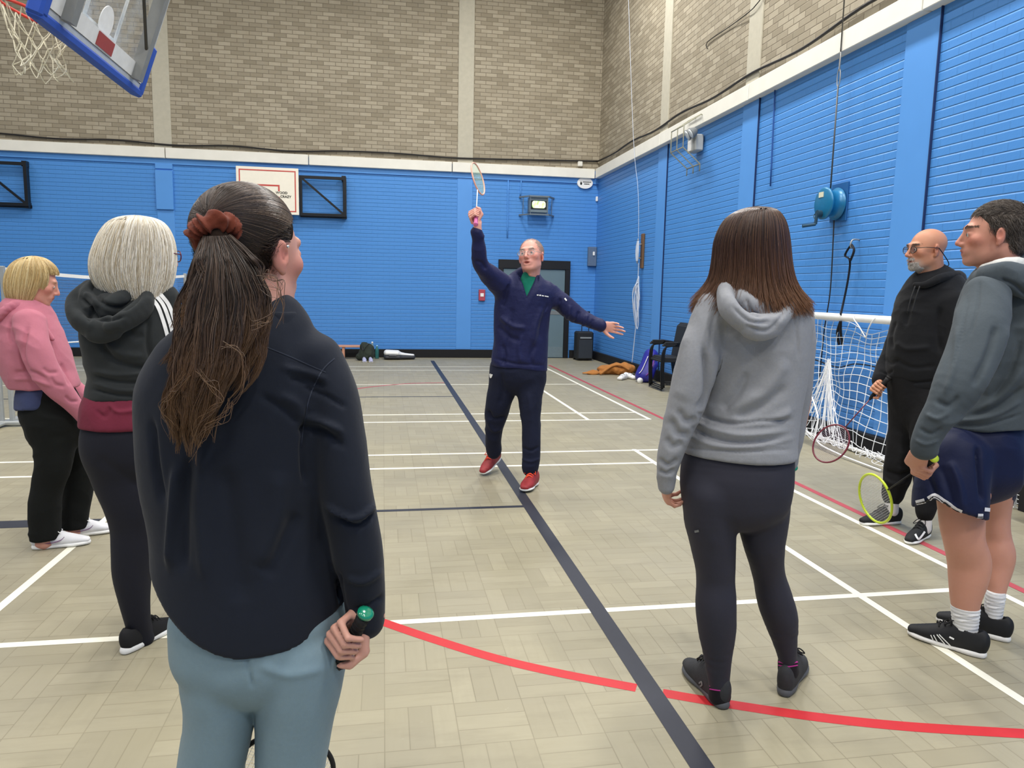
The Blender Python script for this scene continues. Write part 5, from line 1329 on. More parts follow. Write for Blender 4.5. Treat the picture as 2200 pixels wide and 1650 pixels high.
    rim = Loft([st(1557, 622, Y-.03, 16, .035), st(1562, 655, Y-.12, 17, .035), st(1592, 688, Y-.155, 19, .035), (st(1630, 704, Y-.165, 20, .04)), st(1668, 692, Y-.15, 18, .035), st(1694, 655, Y-.11, 15, .032), st(1700, 625, Y-.02, 14, .03)], u=None)
    inner = Loft([st(1580, 622, Y-.04, 20, .03), st(1598, 648, Y-.11, 18, .03), st(1635, 664, Y-.125, 18, .03), st(1672, 650, Y-.10, 16, .03), st(1688, 625, Y-.04, 14, .03)], u=None)
    core = Ell(W(1628, 665, Y-.085), (.115, .055, .055))
    lines = [([(1512, 745), (1520, 800), (1518, 850), (1500, 880)], 7, -.012), ([(1560, 745), (1545, 800), (1530, 850), (1524, 890)], 14, .006),
             ([(1605, 800), (1580, 850), (1550, 880)], 10, -.006), ([(1690, 770), (1640, 840), (1560, 885)], 16, .006), ([(1690, 830), (1640, 870), (1580, 896)], 10, -.005), ([(1700, 880), (1650, 905), (1560, 905)], 8, .006),
             ([(1498, 888), (1560, 908), (1640, 905), (1700, 902)], 5, -.007), ([(1490, 905), (1540, 925), (1600, 935), (1690, 925)], 6, .006), ([(1485, 918), (1530, 940), (1590, 952), (1680, 945)], 5, -.006), ([(1478, 935), (1540, 958), (1620, 958), (1705, 942)], 5, .004),
             ([(1470, 962), (1590, 970), (1704, 966)], 3, -.003), ([(1540, 660), (1530, 700), (1524, 760)], 3, -.0025), ([(1705, 665), (1712, 720), (1716, 770)], 3, -.0025),
             ([(1620, 725), (1622, 790), (1618, 850)], 26, -.004), ([(1455, 880), (1475, 905), (1498, 900)], 8, -.006), ([(1440, 900), (1455, 930), (1485, 935)], 8, -.006), ([(1430, 940), (1445, 960), (1468, 950)], 7, -.005), ([(1415, 985), (1435, 1000), (1458, 985)], 5, -.006), ([(1415, 1010), (1432, 1018), (1450, 1008)], 4, -.005), ([(1470, 700), (1480, 800), (1460, 860)], 22, .004)]
    lines = [(a, b, c*1.5) for a, b, c in lines]
    o = garment('hoodie', [body, ('cut', hz, HEM), (sl, .022), (sr, .018), (core, .03)], hm, par, h=.006, cuts=[(hz, -Z)] if 0 else (), disp=wrinkle(.0022, 7, 13, 2), lines=lines, subs=[])
    garment('hood', [rim, (inner, .012)], hm, o, h=.005, k=.012, disp=wrinkle(.003, 12, 14, 4), lines=[([(1603, 640), (1615, 670), (1640, 680)], 4, -.006), ([(1600, 700), (1650, 710), (1688, 668)], 4, -.005), ([(1575, 660), (1610, 690), (1655, 692)], 4, -.006)])
    # hair
    hs = HairShape([(1627, 1633, 444, Y-.01, .004), (1596, 1662, 450, Y-.01, .055), (1568, 1677, 465, Y-.01, .082), (1550, 1686, 488, Y-.01, .098), (1538, 1691, 520, Y-.01, .106), (1534, 1694, 560, Y-.01, .108), (1528, 1700, 600, Y-.015, .108), (1512, 1712, 630, Y-.02, .11), (1500, 1724, 650, Y-.02, .115)])
    # the w axis points away from the camera; the face side (away) stays open below the brow
    te = lambda ph: np.where(np.sin(ph) > .6, .40, 1.0)
    ho = hs.base('hair', m_hair, par, (62, 40, 32), .965, tend=te, groove=.003)
    cols = [(66, 44, 36), (50, 34, 28), (80, 54, 42), (40, 27, 24), (104, 76, 58), (58, 39, 32)]
    hs.strands('hair_strands', ho, cols, 5600, 24, .0007, tend=te, wave=.04, tip=(128, 88, 60), flare=.03, drop=.05, seed=3)
    return par
RK = {}
# ------------------------------------------------------------------ woman at the front with the ponytail
def woman_front():
    Y = 1.50
    foot = W(480, 2150, Y)
    par = person((W(560, 1500, Y)[0], Y), 'woman nearest the camera with long brown ponytail, dark navy top, pale blue leggings')
    H = Head(W(543, 545, Y+.015), yawv(36, -.08), size=1.03)
    nk = W(585, 745, Y+.01)
    def zst(px, z, YY, a, b):
        d = ray(px, 1300); x = d[0]/d[1]*YY; return (V3(x, YY, z), a, b)
    floorz = .045
    legL = [ev(388, 541, 1400, Y, .115), ev(392, 545, 1460, Y, .11), ev(399, 545, 1530, Y, .10), ev(394, 533, 1600, Y, .09), ev(385, 520, 1650, Y, .08), zst(450, .48, Y+.01, .062, .066), zst(448, .34, Y, .058, .062), zst(446, .20, Y-.01, .045, .046), zst(446, .09, Y-.01, .036, .038)]
    legR = [ev(541, 746, 1400, Y-.01, .115), ev(545, 735, 1460, Y-.01, .11), ev(552, 718, 1530, Y-.01, .10), ev(552, 706, 1600, Y-.01, .09), ev(553, 694, 1650, Y-.01, .08), zst(625, .48, Y+.0, .062, .066), zst(627, .34, Y-.01, .058, .062), zst(629, .20, Y-.02, .045, .046), zst(630, .09, Y-.02, .036, .038)]
    v = Vol(V3(W(300, 600, Y)[0]-.03, Y-.4, 0), V3(W(815, 600, Y)[0]+.03, Y+.45, W(500, 400, Y)[2]), .0042)
    H.build(v, nk, female=True, neck_r=.056)
    tor = Loft([(W(545, 800, Y), .17, .085), (W(535, 950, Y), .15, .10), (W(545, 1150, Y), .13, .10), (W(560, 1290, Y), .13, .09)], u=V3(1, 0, 0)); v.add(tor, .03)
    for L in (legL, legR): v.add(Loft([(c, a*.8, b*.8) for c, a, b in L]), .02)
    wr = W(786, 1330, Y-.05)
    limb(v, [W(690, 835, Y), W(752, 1065, Y-.07), wr], [.045, .036, .027]); wl = W(455, 1210, Y+.24)
    limb(v, [W(365, 850, Y), W(365, 1070, Y+.08), wl], [.045, .036, .026])
    rb = W(784, 1320, Y-.128); rc_ = on_ray(612, 1655, rb, .535); ra = nrm(rc_-rb); RK['front'] = (rb, rc_)
    grip_hand(v, rb+ra*.070, ra, wr+V3(.018, -.005, .01), -1, 1.0)
    open_hand(v, wl, V3(.5, .8, -.2), V3(.8, -.4, -.1), .92, curl=.4)
    for L, s_ in ((legL, -1), (legR, 1)):
        a = L[-1][0]; v.add(Seg(a+V3(0, -.03, -.04), a+V3(.06*s_*.3, .13, -.06), .035, .03, .03, .02, V3(1, 0, 0)), .02)
    body = build_body(par, v, H.color((208, 158, 140), cheek=.4))
    H.eyes(par)
    # ear stud
    e = H.P(.092, -.006, .012); MB().lathe(e, [(.003, 0), (.0035, .002), (.001, .004)], 10, H.R[0]).build('ear_stud', plain('bright_metal', (235, 235, 235), .15, 1.0), par, True)
    lg = cloth('pale_blue_grey_leggings', (120, 143, 154), .6, heather=.01, sheen=.15, fold=.12)
    hip = Loft([ev(378, 748, 1330, Y, .13), ev(380, 747, 1380, Y, .13)])
    garment('leggings', [hip, (Loft(legL), .006), (Loft(legR), .006)], lg, par, h=.005, disp=lambda v, N: .0010*vnoise(v*22, 2), lines=[([(560, 1430), (620, 1450), (700, 1435)], 10, .003), ([(530, 1395), (535, 1440), (545, 1480)], 3, -.004)])
    for L, s_ in ((legL, -1), (legR, 1)):
        a = L[-1][0]; h_ = V3(a[0]-.01*s_, a[1]-.06, 0); shoe(par, h_, h_+V3(.05*s_, .27, 0), plain('grey_knit_shoe', (90, 94, 100), .8), m_white, m_white)
    # dark top
    nv = cloth('dark_navy_jersey', (26, 31, 42), .85, weave=1400, sheen=.25, fold=.2, bump=.15)
    body_ = evs((535, 655, 690, Y, .055), (480, 680, 725, Y, .08), (400, 705, 765, Y, .105), (350, 722, 810, Y, .12), (325, 735, 860, Y, .128), (315, 735, 930, Y, .13), (320, 728, 1020, Y, .13), (338, 722, 1120, Y, .13), (345, 735, 1220, Y, .135), (352, 744, 1300, Y, .138), (366, 748, 1360, Y, .135), (380, 746, 1440, Y, .13), (385, 745, 1480, Y, .13))
    sr = evs((620, 735, 775, Y, .075), (655, 768, 850, Y-.01, .08), (670, 783, 940, Y-.03, .078), (682, 797, 1030, Y-.05, .07), (698, 812, 1110, Y-.06, .064), (716, 822, 1190, Y-.06, .058), (735, 826, 1260, Y-.055, .050), (744, 827, 1310, Y-.05, .045), (746, 826, 1330, Y-.05, .044))
    sl = evs((335, 430, 775, Y, .08), (297, 400, 840, Y+.01, .085), (298, 395, 920, Y+.03, .08), (312, 400, 1000, Y+.06, .075), (330, 420, 1080, Y+.10, .068), (360, 440, 1140, Y+.15, .06), (410, 480, 1190, Y+.21, .045))
    # curved shirt-tail hem
    def tail(X, Yy, Zz):
        px = (X-W(372, 1400, Y-.1)[0])/(W(748, 1400, Y-.1)[0]-W(372, 1400, Y-.1)[0]); zc = W(560, 1414, Y-.13)[2]
        return zc+.075*np.abs(2*px-1.02)**2.4-Zz
    flat = [body_, sr, sl]; v = Vol.around(flat, .0055, .014); v.add(body_, .01); v.func(tail, .003)
    v.add(sr, .022); v.add(sl, .025)
    cw = W(790, 1318, Y-.05)
    lines = [([(650, 830), (700, 850), (745, 875)], 5, -.004), ([(600, 850), (640, 870), (650, 900)], 10, .004), ([(605, 790), (660, 800), (700, 815)], 6, .004), ([(620, 812), (670, 822), (700, 832)], 6, -.004), ([(560, 850), (610, 880), (640, 910)], 8, -.004),
             ([(652, 900), (690, 905), (735, 930)], 7, .008), ([(640, 925), (690, 925), (740, 960)], 8, -.006), ([(662, 880), (650, 960), (655, 1040)], 6, -.006), ([(700, 1085), (760, 1115), (805, 1085)], 5, .007), ([(715, 1110), (770, 1130), (812, 1100)], 5, -.006),
             ([(380, 1000), (372, 1100), (365, 1220)], 9, .008), ([(405, 980), (398, 1100), (395, 1230)], 11, -.006), ([(440, 960), (430, 1080), (440, 1250)], 14, .006), ([(325, 900), (335, 1000), (350, 1080)], 7, -.006), ([(480, 1000), (500, 1150), (520, 1300)], 26, -.006), ([(600, 1010), (590, 1120), (560, 1220)], 24, .006), ([(640, 1100), (600, 1180), (570, 1240)], 18, -.006),
             ([(725, 1230), (735, 1290), (748, 1350)], 5, -.010), ([(760, 1310), (795, 1300), (825, 1280)], 5, -.004), ([(745, 1240), (780, 1250), (822, 1225)], 6, .004)]
    lines = [(a, b, c*1.3) for a, b, c in lines]
    o = soft('top', v, nv, par, wrinkle(.0022, 6, 7, 5), lines, 2)
    col = Loft([(W(548, 700, Y-.075), .012, .03), (W(600, 708, Y-.075), .012, .03), (W(638, 700, Y-.02), .012, .032), (W(648, 700, Y+.03), .012, .03), (W(660, 738, Y+.075), .012, .03)], u=V3(0, 0, 1))
    col2 = evs((545, 645, 660, Y+.0, .062), (538, 655, 700, Y, .072), (530, 668, 740, Y, .082)); hole = evs((556, 634, 640, Y, .052), (556, 636, 700, Y, .055))
    v = Vol.around([col2], .004, .012); v.add(col2, .01); v.plane(W(600, 668, Y-.05), nrm(V3(.05, -.1, 1)), .003); v.sub(hole, .004); soft('collar', v, nv, o, wrinkle(.001, 9, 9, 3))
    bv = bvh_of([o])
    for sm_ in (([(718, 770), (690, 800), (660, 870), (648, 960)], 2.5), ([(545, 735), (620, 765), (700, 800)], 2.0)): marks('seam', bv, [sm_], plain('seam_thread', (40, 46, 60), .8), o, step=5, lift=.0015)
    # ---------------- hair: cap swept to the tie, ponytail below
    hm = plain('deep_brown_hair_base', (40, 31, 26), .9, spec=.05)
    v = Vol(H.c-.16, H.c+.16, .004); v.add(H.E((0, -.018, .038), (.0790, .0985, .0845)), .01); v.add(H.E((0, -.045, -.03), (.057, .060, .05)), .03)
    fp_ = H.P(0, .045, .03); v.plane(fp_, nrm(H.R[1]*1.0-H.R[2]*.55), .01); v.plane(H.P(0, -.03, -.085), -H.R[2], .02)
    e0 = Ell(H.P(.09, .012, -.012), np.array((.05, .030, .040)), H.R); v.sub(e0, .01); v.sub(Ell(H.P(-.09, .012, -.012), np.array((.05, .030, .040)), H.R), .01)
    bv_, bf_ = v.mesh(); bsurf = (bv_, bf_); hb = mesh_obj('hair', bv_, bf_, hm, par)
    tie = H.L(W(460, 512, Y-.085)); td = nrm(tie/np.array([.083, .103, .09]))
    rg = np.random.default_rng(4); N = 14000; K = 16
    ctrl = np.array([(0, .86, .52), (.58, .68, .46), (.90, .40, .22), (.99, .12, .08), (.985, -.20, -.16), (.83, -.42, -.52), (.45, -.62, -.80), (0, -.66, -.84), (-.45, -.62, -.80), (-.83, -.42, -.52), (-.985, -.20, -.16), (-.99, .12, .08), (-.90, .40, .22), (-.58, .68, .46)])
    ring = smooth_path(ctrl, 30, True); s0 = ring[rg.integers(0, len(ring), N)]; s0 = s0/np.linalg.norm(s0, axis=1, keepdims=True)
    s0 = s0+rg.normal(0, .03, s0.shape); s0 /= np.linalg.norm(s0, axis=1, keepdims=True)
    om = np.arccos(np.clip(s0@td, -1, 1)); t = np.linspace(0, 1, K)[None]; st_ = rg.random(N)**2.2*.4; tt = st_[:, None]+(1-st_[:, None])*t
    D = (np.sin((1-tt)*om[:, None])[..., None]*s0[:, None]+np.sin(tt*om[:, None])[..., None]*td)/np.sin(om)[:, None, None]
    rad_ = 1.0+.035*rg.random(N)[:, None]*np.sin(np.pi*t)+.05*tt**4*.4
    Pl = D*np.array([.0835, .103, .089])*rad_[..., None]; Pl[..., 1] += -.018; Pl[..., 2] += .038
    low = np.clip((-.02-Pl[..., 2])/.05, 0, 1); Pl[..., 1] -= low*.004
    PW = H.c+(Pl@H.R)*H.s
    cols = [(58, 44, 36), (44, 33, 28), (74, 58, 48), (38, 28, 24), (88, 72, 60)]
    strands('hair_strands', PW, .0006, cols, hb, seed=5)
    TP = H.P(*(td*np.array([.083, .103, .09])+np.array([0, -.018, .038])))
    fur('short_strands', bsurf, lambda v: (H.L(v)[:, 1] < .028)*1.0+1e-9, lambda p: TP-p, 12000, .036, .0012, cols, hb, m_hair, rad=.0006, seed=9, jitter=.012, base_off=.0005)
    # wisps at the temple
    q = []
    for k in range(16):
        a = H.P(.062+.004*rg.random(), .045+.01*rg.random(), .050+.02*rg.random()); q.append(smooth_path([a, a+(H.R[1]*.02+H.R[0]*.012)*rg.random()+H.R[2]*-.01, a+H.R[1]*.022*rg.random()-H.R[2]*(.04+.03*rg.random())+H.R[0]*.006, a-H.R[2]*(.08+.04*rg.random())+H.R[1]*.005], 4))
    # scrunchie
    sc = MB(); tc = W(461, 500, Y-.10); ax = nrm(W(470, 560, Y-.15)-W(455, 480, Y-.09)); x_ = nrm(np.cross(ax, CF)); y_ = np.cross(ax, x_)
    sm = cloth('rust_velvet', (104, 48, 32), .8, sheen=.3, fold=.8)
    tor_ = [(tc+(x_*math.cos(a)+y_*math.sin(a)*.8)*.031, .019, .017) for a in np.linspace(0, 2*math.pi, 25)]
    lo_ = Loft(tor_, u=ax, sub=2)
    def ruf(v, N):
        q = v-tc; a = np.arctan2(q@y_, q@x_); h_ = q@ax
        return .0045*(1-2*np.abs(np.sin(a*6.5+1.6*np.sin(a*3)+h_*60)))+.003*vnoise(v*90, 3)
    vv = Vol.around([lo_], .0025, .012); vv.add(lo_, 0); soft('scrunchie', vv, sm, par, ruf, relax_it=2)
    # ponytail
    env = [(500, 428, 500), (540, 412, 535), (580, 402, 560), (640, 392, 572), (700, 386, 574), (750, 378, 562), (800, 374, 545), (850, 362, 520), (900, 372, 488), (945, 395, 450), (990, 402, 432)]
    ys_, lf, rt = np.array(env).T
    Yb = lambda y: np.interp(y, [500, 560, 650, 720, 800, 900, 1000], [Y-.105, Y-.135, Y-.15, Y-.165, Y-.175, Y-.175, Y-.17])
    NL = 125; guides = []; lens = []
    for i in range(NL):
        u = rg.random(); dv = rg.random()*2-1; yend = rg.choice([640, 720, 800, 860, 920, 960], p=[.06, .1, .2, .24, .24, .16])*1.0+rg.uniform(-25, 25)
        if u > .72: yend = min(yend, 800+rg.uniform(-50, 60))
        n = 12; yy = np.linspace(508, yend, n); aa = rg.random()*6.28; fr = rg.uniform(.010, .017); am = rg.uniform(3, 15)
        g = []
        for j, y in enumerate(yy):
            l, r = np.interp(y, ys_, lf), np.interp(y, ys_, rt); f = j/(n-1); uu = .5+(u-.5)*(.55+.45*min(1, f*2.2)); x = l+(r-l)*uu+am*math.sin(y*fr*3+aa)*f
            if f > .75 and u < .3: x -= 24*(f-.75)*4*(.3-u)*3
            dep = .036*math.sqrt(max(0, 1-(2*uu-1)**2))*(.5+.5*min(1, f*3)); g.append(W(x, y, Yb(y)-dep*(.5+.5*dv)))
        guides.append(np.array(g))
    mass = evs((436, 494, 510, Y-.105, .022), (430, 518, 560, Y-.12, .028), (422, 540, 640, Y-.13, .032), (416, 540, 720, Y-.14, .034), (404, 508, 790, Y-.155, .028), (400, 470, 850, Y-.165, .020), (392, 465, 900, Y-.17, .018), (402, 440, 940, Y-.17, .010))
    ptl = garment('ponytail', [mass], hm, par, h=.005, k=.01, disp=lambda v, N: .005*vnoise(v*np.array([30, 30, 7]), 4)+.004*vnoise(v*np.array([60, 60, 12]), 5))
    allp = []
    for g in guides:
        n = 76; K2 = 34; G = smooth_path(g, 3)[:K2]
        th = rg.random(n)*6.28; ro = np.sqrt(rg.random(n)); ph = rg.random(n)*6.28; tt = np.linspace(0, 1, len(G)); R0 = rg.uniform(.006, .013)
        R_ = R0*(.7+.3*tt)*(1-.55*tt**3); o1 = nrm(np.cross(G[-1]-G[0], CF)); o2 = nrm(V3(CF[0], CF[1], 0))
        tw = rg.uniform(-2.5, 2.5)
        off = (np.cos(th[:, None]+tw*tt)[..., None]*o1+np.sin(th[:, None]+tw*tt)[..., None]*o2)*(ro[:, None]*R_[None])[..., None]
        fz = .0022*np.sin(tt[None]*22+ph[:, None])[..., None]*o1*tt[None, :, None]
        P_ = G[None]+off+fz; cut = 1-.14*rg.random(n); idx = (tt[None]*cut[:, None])*(len(G)-1); i0 = np.floor(idx).astype(int); i1 = np.minimum(i0+1, len(G)-1); fr = (idx-i0)[..., None]
        P_ = np.take_along_axis(P_, i0[..., None], 1)*(1-fr)+np.take_along_axis(P_, i1[..., None], 1)*fr; allp.append(P_)
    K2 = min(p.shape[1] for p in allp); allp = np.concatenate([p[:, :K2] for p in allp])
    strands('ponytail_strands', allp, .00062, [(60, 45, 36), (42, 31, 26), (80, 62, 50), (34, 26, 22), (96, 78, 66)], ptl, seed=7, tip=(112, 82, 54))
    # flyaways
    q = []
    for pts in ([(560, 590), (585, 600), (608, 625), (604, 690)], [(540, 700), (575, 690), (600, 640), (560, 610)], [(480, 740), (520, 760), (522, 830), (470, 900), (455, 960)], [(420, 800), (455, 830), (470, 870), (430, 900), (405, 990)], [(400, 800), (360, 850), (352, 890), (366, 930)], [(500, 860), (480, 900), (430, 930), (418, 1000)]):
        for k in range(5): q.append(smooth_path([W(x+rg.normal(0, 6), y+rg.normal(0, 7), Yb(min(y, 1000))-.05) for x, y in smooth_path(np.array(pts, float), 8)[::len(pts)*8//8][:7]], 3)[:19])
    mL = min(len(x) for x in q); strands('loose_strands', np.array([x[:mL] for x in q]), .0006, [(96, 74, 58), (120, 92, 66)], ptl, seed=8)
    return par
# ------------------------------------------------------------------ woman with white bob
def woman_white():
    Y = 2.95
    h1 = WZ(262, 1398); base = WZ(330, 1380)
    par = person(base, 'woman with white blonde bob, black hoodie with three white stripes, maroon shirt and navy leggings')
    H = Head(W(313, 548, Y), yawv(44, -.05), size=1.06); nk = W(300, 655, Y)
    leg1 = [(184, 320, 960, Y, .12), (205, 345, 1020, Y, .11), (228, 342, 1080, Y-.01, .095), (241, 336, 1130, Y-.01, .082), (243, 328, 1180, Y-.02, .072), (245, 323, 1230, Y-.02, .070), (256, 320, 1280, Y-.02, .062), (268, 321, 1325, Y-.02, .05), (275, 325, 1350, Y-.01, .045), (280, 330, 1370, Y, .045)]
    leg2 = [(290, 400, 960, Y+.12, .11), (330, 430, 1040, Y+.16, .10), (352, 430, 1130, Y+.18, .08), (362, 430, 1210, Y+.2, .066), (372, 425, 1280, Y+.2, .05), (378, 420, 1330, Y+.2, .042)]
    v = Vol(V3(W(140, 600, Y)[0]-.05, Y-.35, 0), V3(W(450, 600, Y)[0]+.1, Y+.55, W(290, 455, Y)[2]), .0048)
    H.build(v, nk, female=True, ears=False)
    v.add(Loft([(W(285, 690, Y), .14, .085), (W(285, 800, Y), .13, .09), (W(275, 950, Y), .13, .11)], u=V3(1, 0, 0)), .03)
    for L in (leg1, leg2): v.add(Loft([(ev(*r)[0], ev(*r)[1]*.8, r[4]*.8) for r in L]), .02)
    wr = W(470, 900, Y+.12); limb(v, [W(358, 672, Y+.02), W(366, 765, Y+.03), W(400, 828, Y+.04), wr], [.034, .027, .022, .018]); open_hand(v, wr, V3(.3, .5, -.8), V3(-.9, .1, 0), .92, curl=.5)
    wl = W(262, 840, Y+.36); limb(v, [W(225, 680, Y+.0), W(220, 810, Y+.12), wl], [.04, .033, .024]); open_hand(v, wl, V3(.4, .6, -.6), V3(.9, .1, 0), .92, curl=.5)
    build_body(par, v, H.color((222, 178, 164)))
    H.eyes(par)
    gl = MB(); mr = plain('burgundy_spectacle_frame', (96, 26, 48), .3)
    for q in (-1, 1):
        gl.tube([H.P(q*.033+.024*math.cos(a), .104-.006*abs(math.cos(a)), .000+.019*math.sin(a)) for a in np.linspace(0, 2*math.pi, 20, endpoint=False)], .0022, 6, closed=True); gl.tube([H.P(q*.056, .098, .006), H.P(q*.078, .06, .008), H.P(q*.084, -.01, .004)], .002, 6)
    gl.tube([H.P(-.010, .108, .004), H.P(.010, .108, .004)], .002, 6); gl.build('glasses', mr, par, True)
    lg = cloth('navy_black_leggings', (28, 29, 38), .75, sheen=.1, fold=.15)
    hip = Loft([ev(200, 360, 880, Y, .105), ev(190, 373, 915, Y, .122), ev(186, 374, 940, Y, .135), ev(190, 370, 965, Y, .135)])
    garment('leggings', [hip, (evs(*leg1), .03), (evs(*leg2), .03)], lg, par, h=.0065, lines=[([(205, 985), (250, 1010), (300, 1050)], 12, -.004)])
    mu = plain('black_knit_shoe', (26, 26, 28), .85); 
    hh = WZ(262, 1408); tt = hh+nrm(WZ(372, 1345)-hh)*.275; hh2 = V3(ev(*leg2[-1])[0][0]-.02, ev(*leg2[-1])[0][1]-.06, 0)
    shoe(par, hh, tt, mu, m_white, MATS['black_lace'], 1.0, sole_h=1.5, tall=1.0); shoe(par, hh2, hh2+nrm(tt-hh)*.275, mu, m_white, MATS['black_lace'], 1.0, sole_h=1.5)
    mar = cloth('maroon_cotton', (116, 44, 62), .9, fold=.6)
    sh = evs((214, 352, 835, Y, .095), (200, 366, 856, Y, .112), (184, 377, 880, Y, .13), (181, 378, 905, Y, .135), (182, 378, 940, Y, .135))
    garment('shirt', [sh, ('cut', W(250, 923, Y-.1), nrm(V3(0, .02, -1)))], mar, par, h=.006, disp=wrinkle(.004, 9, 16, 3), lines=[([(235, 868), (255, 885), (300, 880)], 4, .006), ([(205, 880), (225, 895), (240, 872)], 4, -.005)])
    bk = cloth('charcoal_fleece', (45, 48, 49), .95, sheen=.3, fold=.35)
    bd = evs((255, 350, 625, Y, .06), (215, 372, 645, Y, .09), (190, 380, 685, Y, .115), (186, 384, 730, Y, .125), (195, 378, 780, Y, .12), (200, 372, 820, Y, .118), (193, 372, 850, Y, .122), (193, 372, 880, Y, .122))
    sr = evs((325, 385, 640, Y+.02, .06), (322, 392, 700, Y+.03, .065), (330, 400, 760, Y+.03, .062), (345, 420, 810, Y+.03, .055), (385, 450, 850, Y+.06, .045), (430, 480, 885, Y+.10, .036), (448, 490, 900, Y+.12, .034))
    sl = evs((205, 265, 665, Y+.02, .06), (196, 262, 730, Y+.10, .06), (212, 262, 790, Y+.20, .052), (236, 272, 820, Y+.30, .04))
    lines = [([(215, 728), (240, 770), (290, 790), (330, 790)], 7, -.010), ([(225, 735), (260, 760), (310, 765)], 8, .006), ([(320, 680), (318, 740), (335, 800)], 6, -.010), ([(200, 795), (250, 805), (320, 800)], 5, .006), ([(200, 808), (260, 822), (340, 822)], 4, -.007), ([(198, 822), (260, 838), (340, 838)], 4, .006), ([(196, 836), (250, 848), (330, 852)], 3, -.005), ([(265, 690), (290, 720), (310, 720)], 8, -.006), ([(200, 835), (250, 850), (300, 852)], 2, -.004), ([(345, 730), (350, 780), (340, 830)], 6, .006)]
    o = garment('hoodie', [bd, ('cut', W(250, 862, Y-.1), nrm(V3(0.03, .02, -1))), (sr, .02), (sl, .025)], bk, par, h=.006, disp=wrinkle(.003, 9, 15, 6), lines=lines)
    hd = Loft([st(318, 612, Y+.02, 14, .04), (st(310, 655, Y-.09, 17, .04)), st(268, 690, Y-.15, 18, .045), st(215, 710, Y-.155, 18, .045), st(170, 690, Y-.12, 16, .045), st(160, 652, Y-.06, 15, .04), st(195, 622, Y-.0, 14, .04)], u=None)
    inn = Loft([st(300, 618, Y-.02, 18, .04), st(262, 650, Y-.09, 20, .045), st(215, 665, Y-.10, 20, .05), st(190, 640, Y-.05, 18, .045), st(215, 615, Y, 16, .04)], u=None)
    core = Ell(W(235, 668, Y-.06), (.10, .07, .07))
    garment('hood', [hd, (inn, .012), (core, .02)], bk, o, h=.005, k=.012, disp=wrinkle(.004, 12, 14, 4), lines=[([(175, 640), (195, 665), (190, 690)], 4, -.012), ([(205, 625), (225, 655), (270, 660), (305, 630)], 5, -.012), ([(190, 655), (215, 685), (270, 680)], 4, -.010), ([(180, 630), (200, 640), (210, 660)], 4, .006)])
    bv = bvh_of([o]); wt = plain('white_stripe', (236, 236, 234), .6, var=.01)
    marks('white_stripe', bv, [([(311, 628), (336, 655), (350, 690), (360, 727)], 8)], wt, o, step=3, lift=.003)
    marks('white_stripe', bv, [([(323, 625), (348, 652), (363, 690), (371, 722)], 8)], wt, o, step=3, lift=.003)
    marks('white_stripe', bv, [([(335, 623), (360, 652), (374, 690), (380, 715)], 8)], wt, o, step=3, lift=.003)
    hs = HairShape([(292, 298, 463, Y-.01, .003), (264, 328, 468, Y-.01, .05), (242, 348, 480, Y-.01, .078), (226, 361, 502, Y-.01, .090), (214, 368, 530, Y-.01, .095), (206, 369, 560, Y-.01, .096), (208, 364, 588, Y-.01, .094), (222, 354, 608, Y-.012, .088), (244, 342, 620, Y-.015, .080)])
    te = lambda ph: np.where(np.cos(ph-.55) > .80, .42, np.where(np.cos(ph-.2) > .72, .97, 1.0))
    ho = hs.base('hair', m_hair, par, (214, 204, 184), .955, tend=te, groove=.003)
    hs.strands('hair_strands', ho, [(240, 234, 220), (226, 216, 198), (248, 245, 238), (180, 164, 136), (234, 226, 208), (206, 194, 172)], 5600, 22, .0008, tend=te, wave=.10, drop=.05, off=.007, seed=11)
    return par
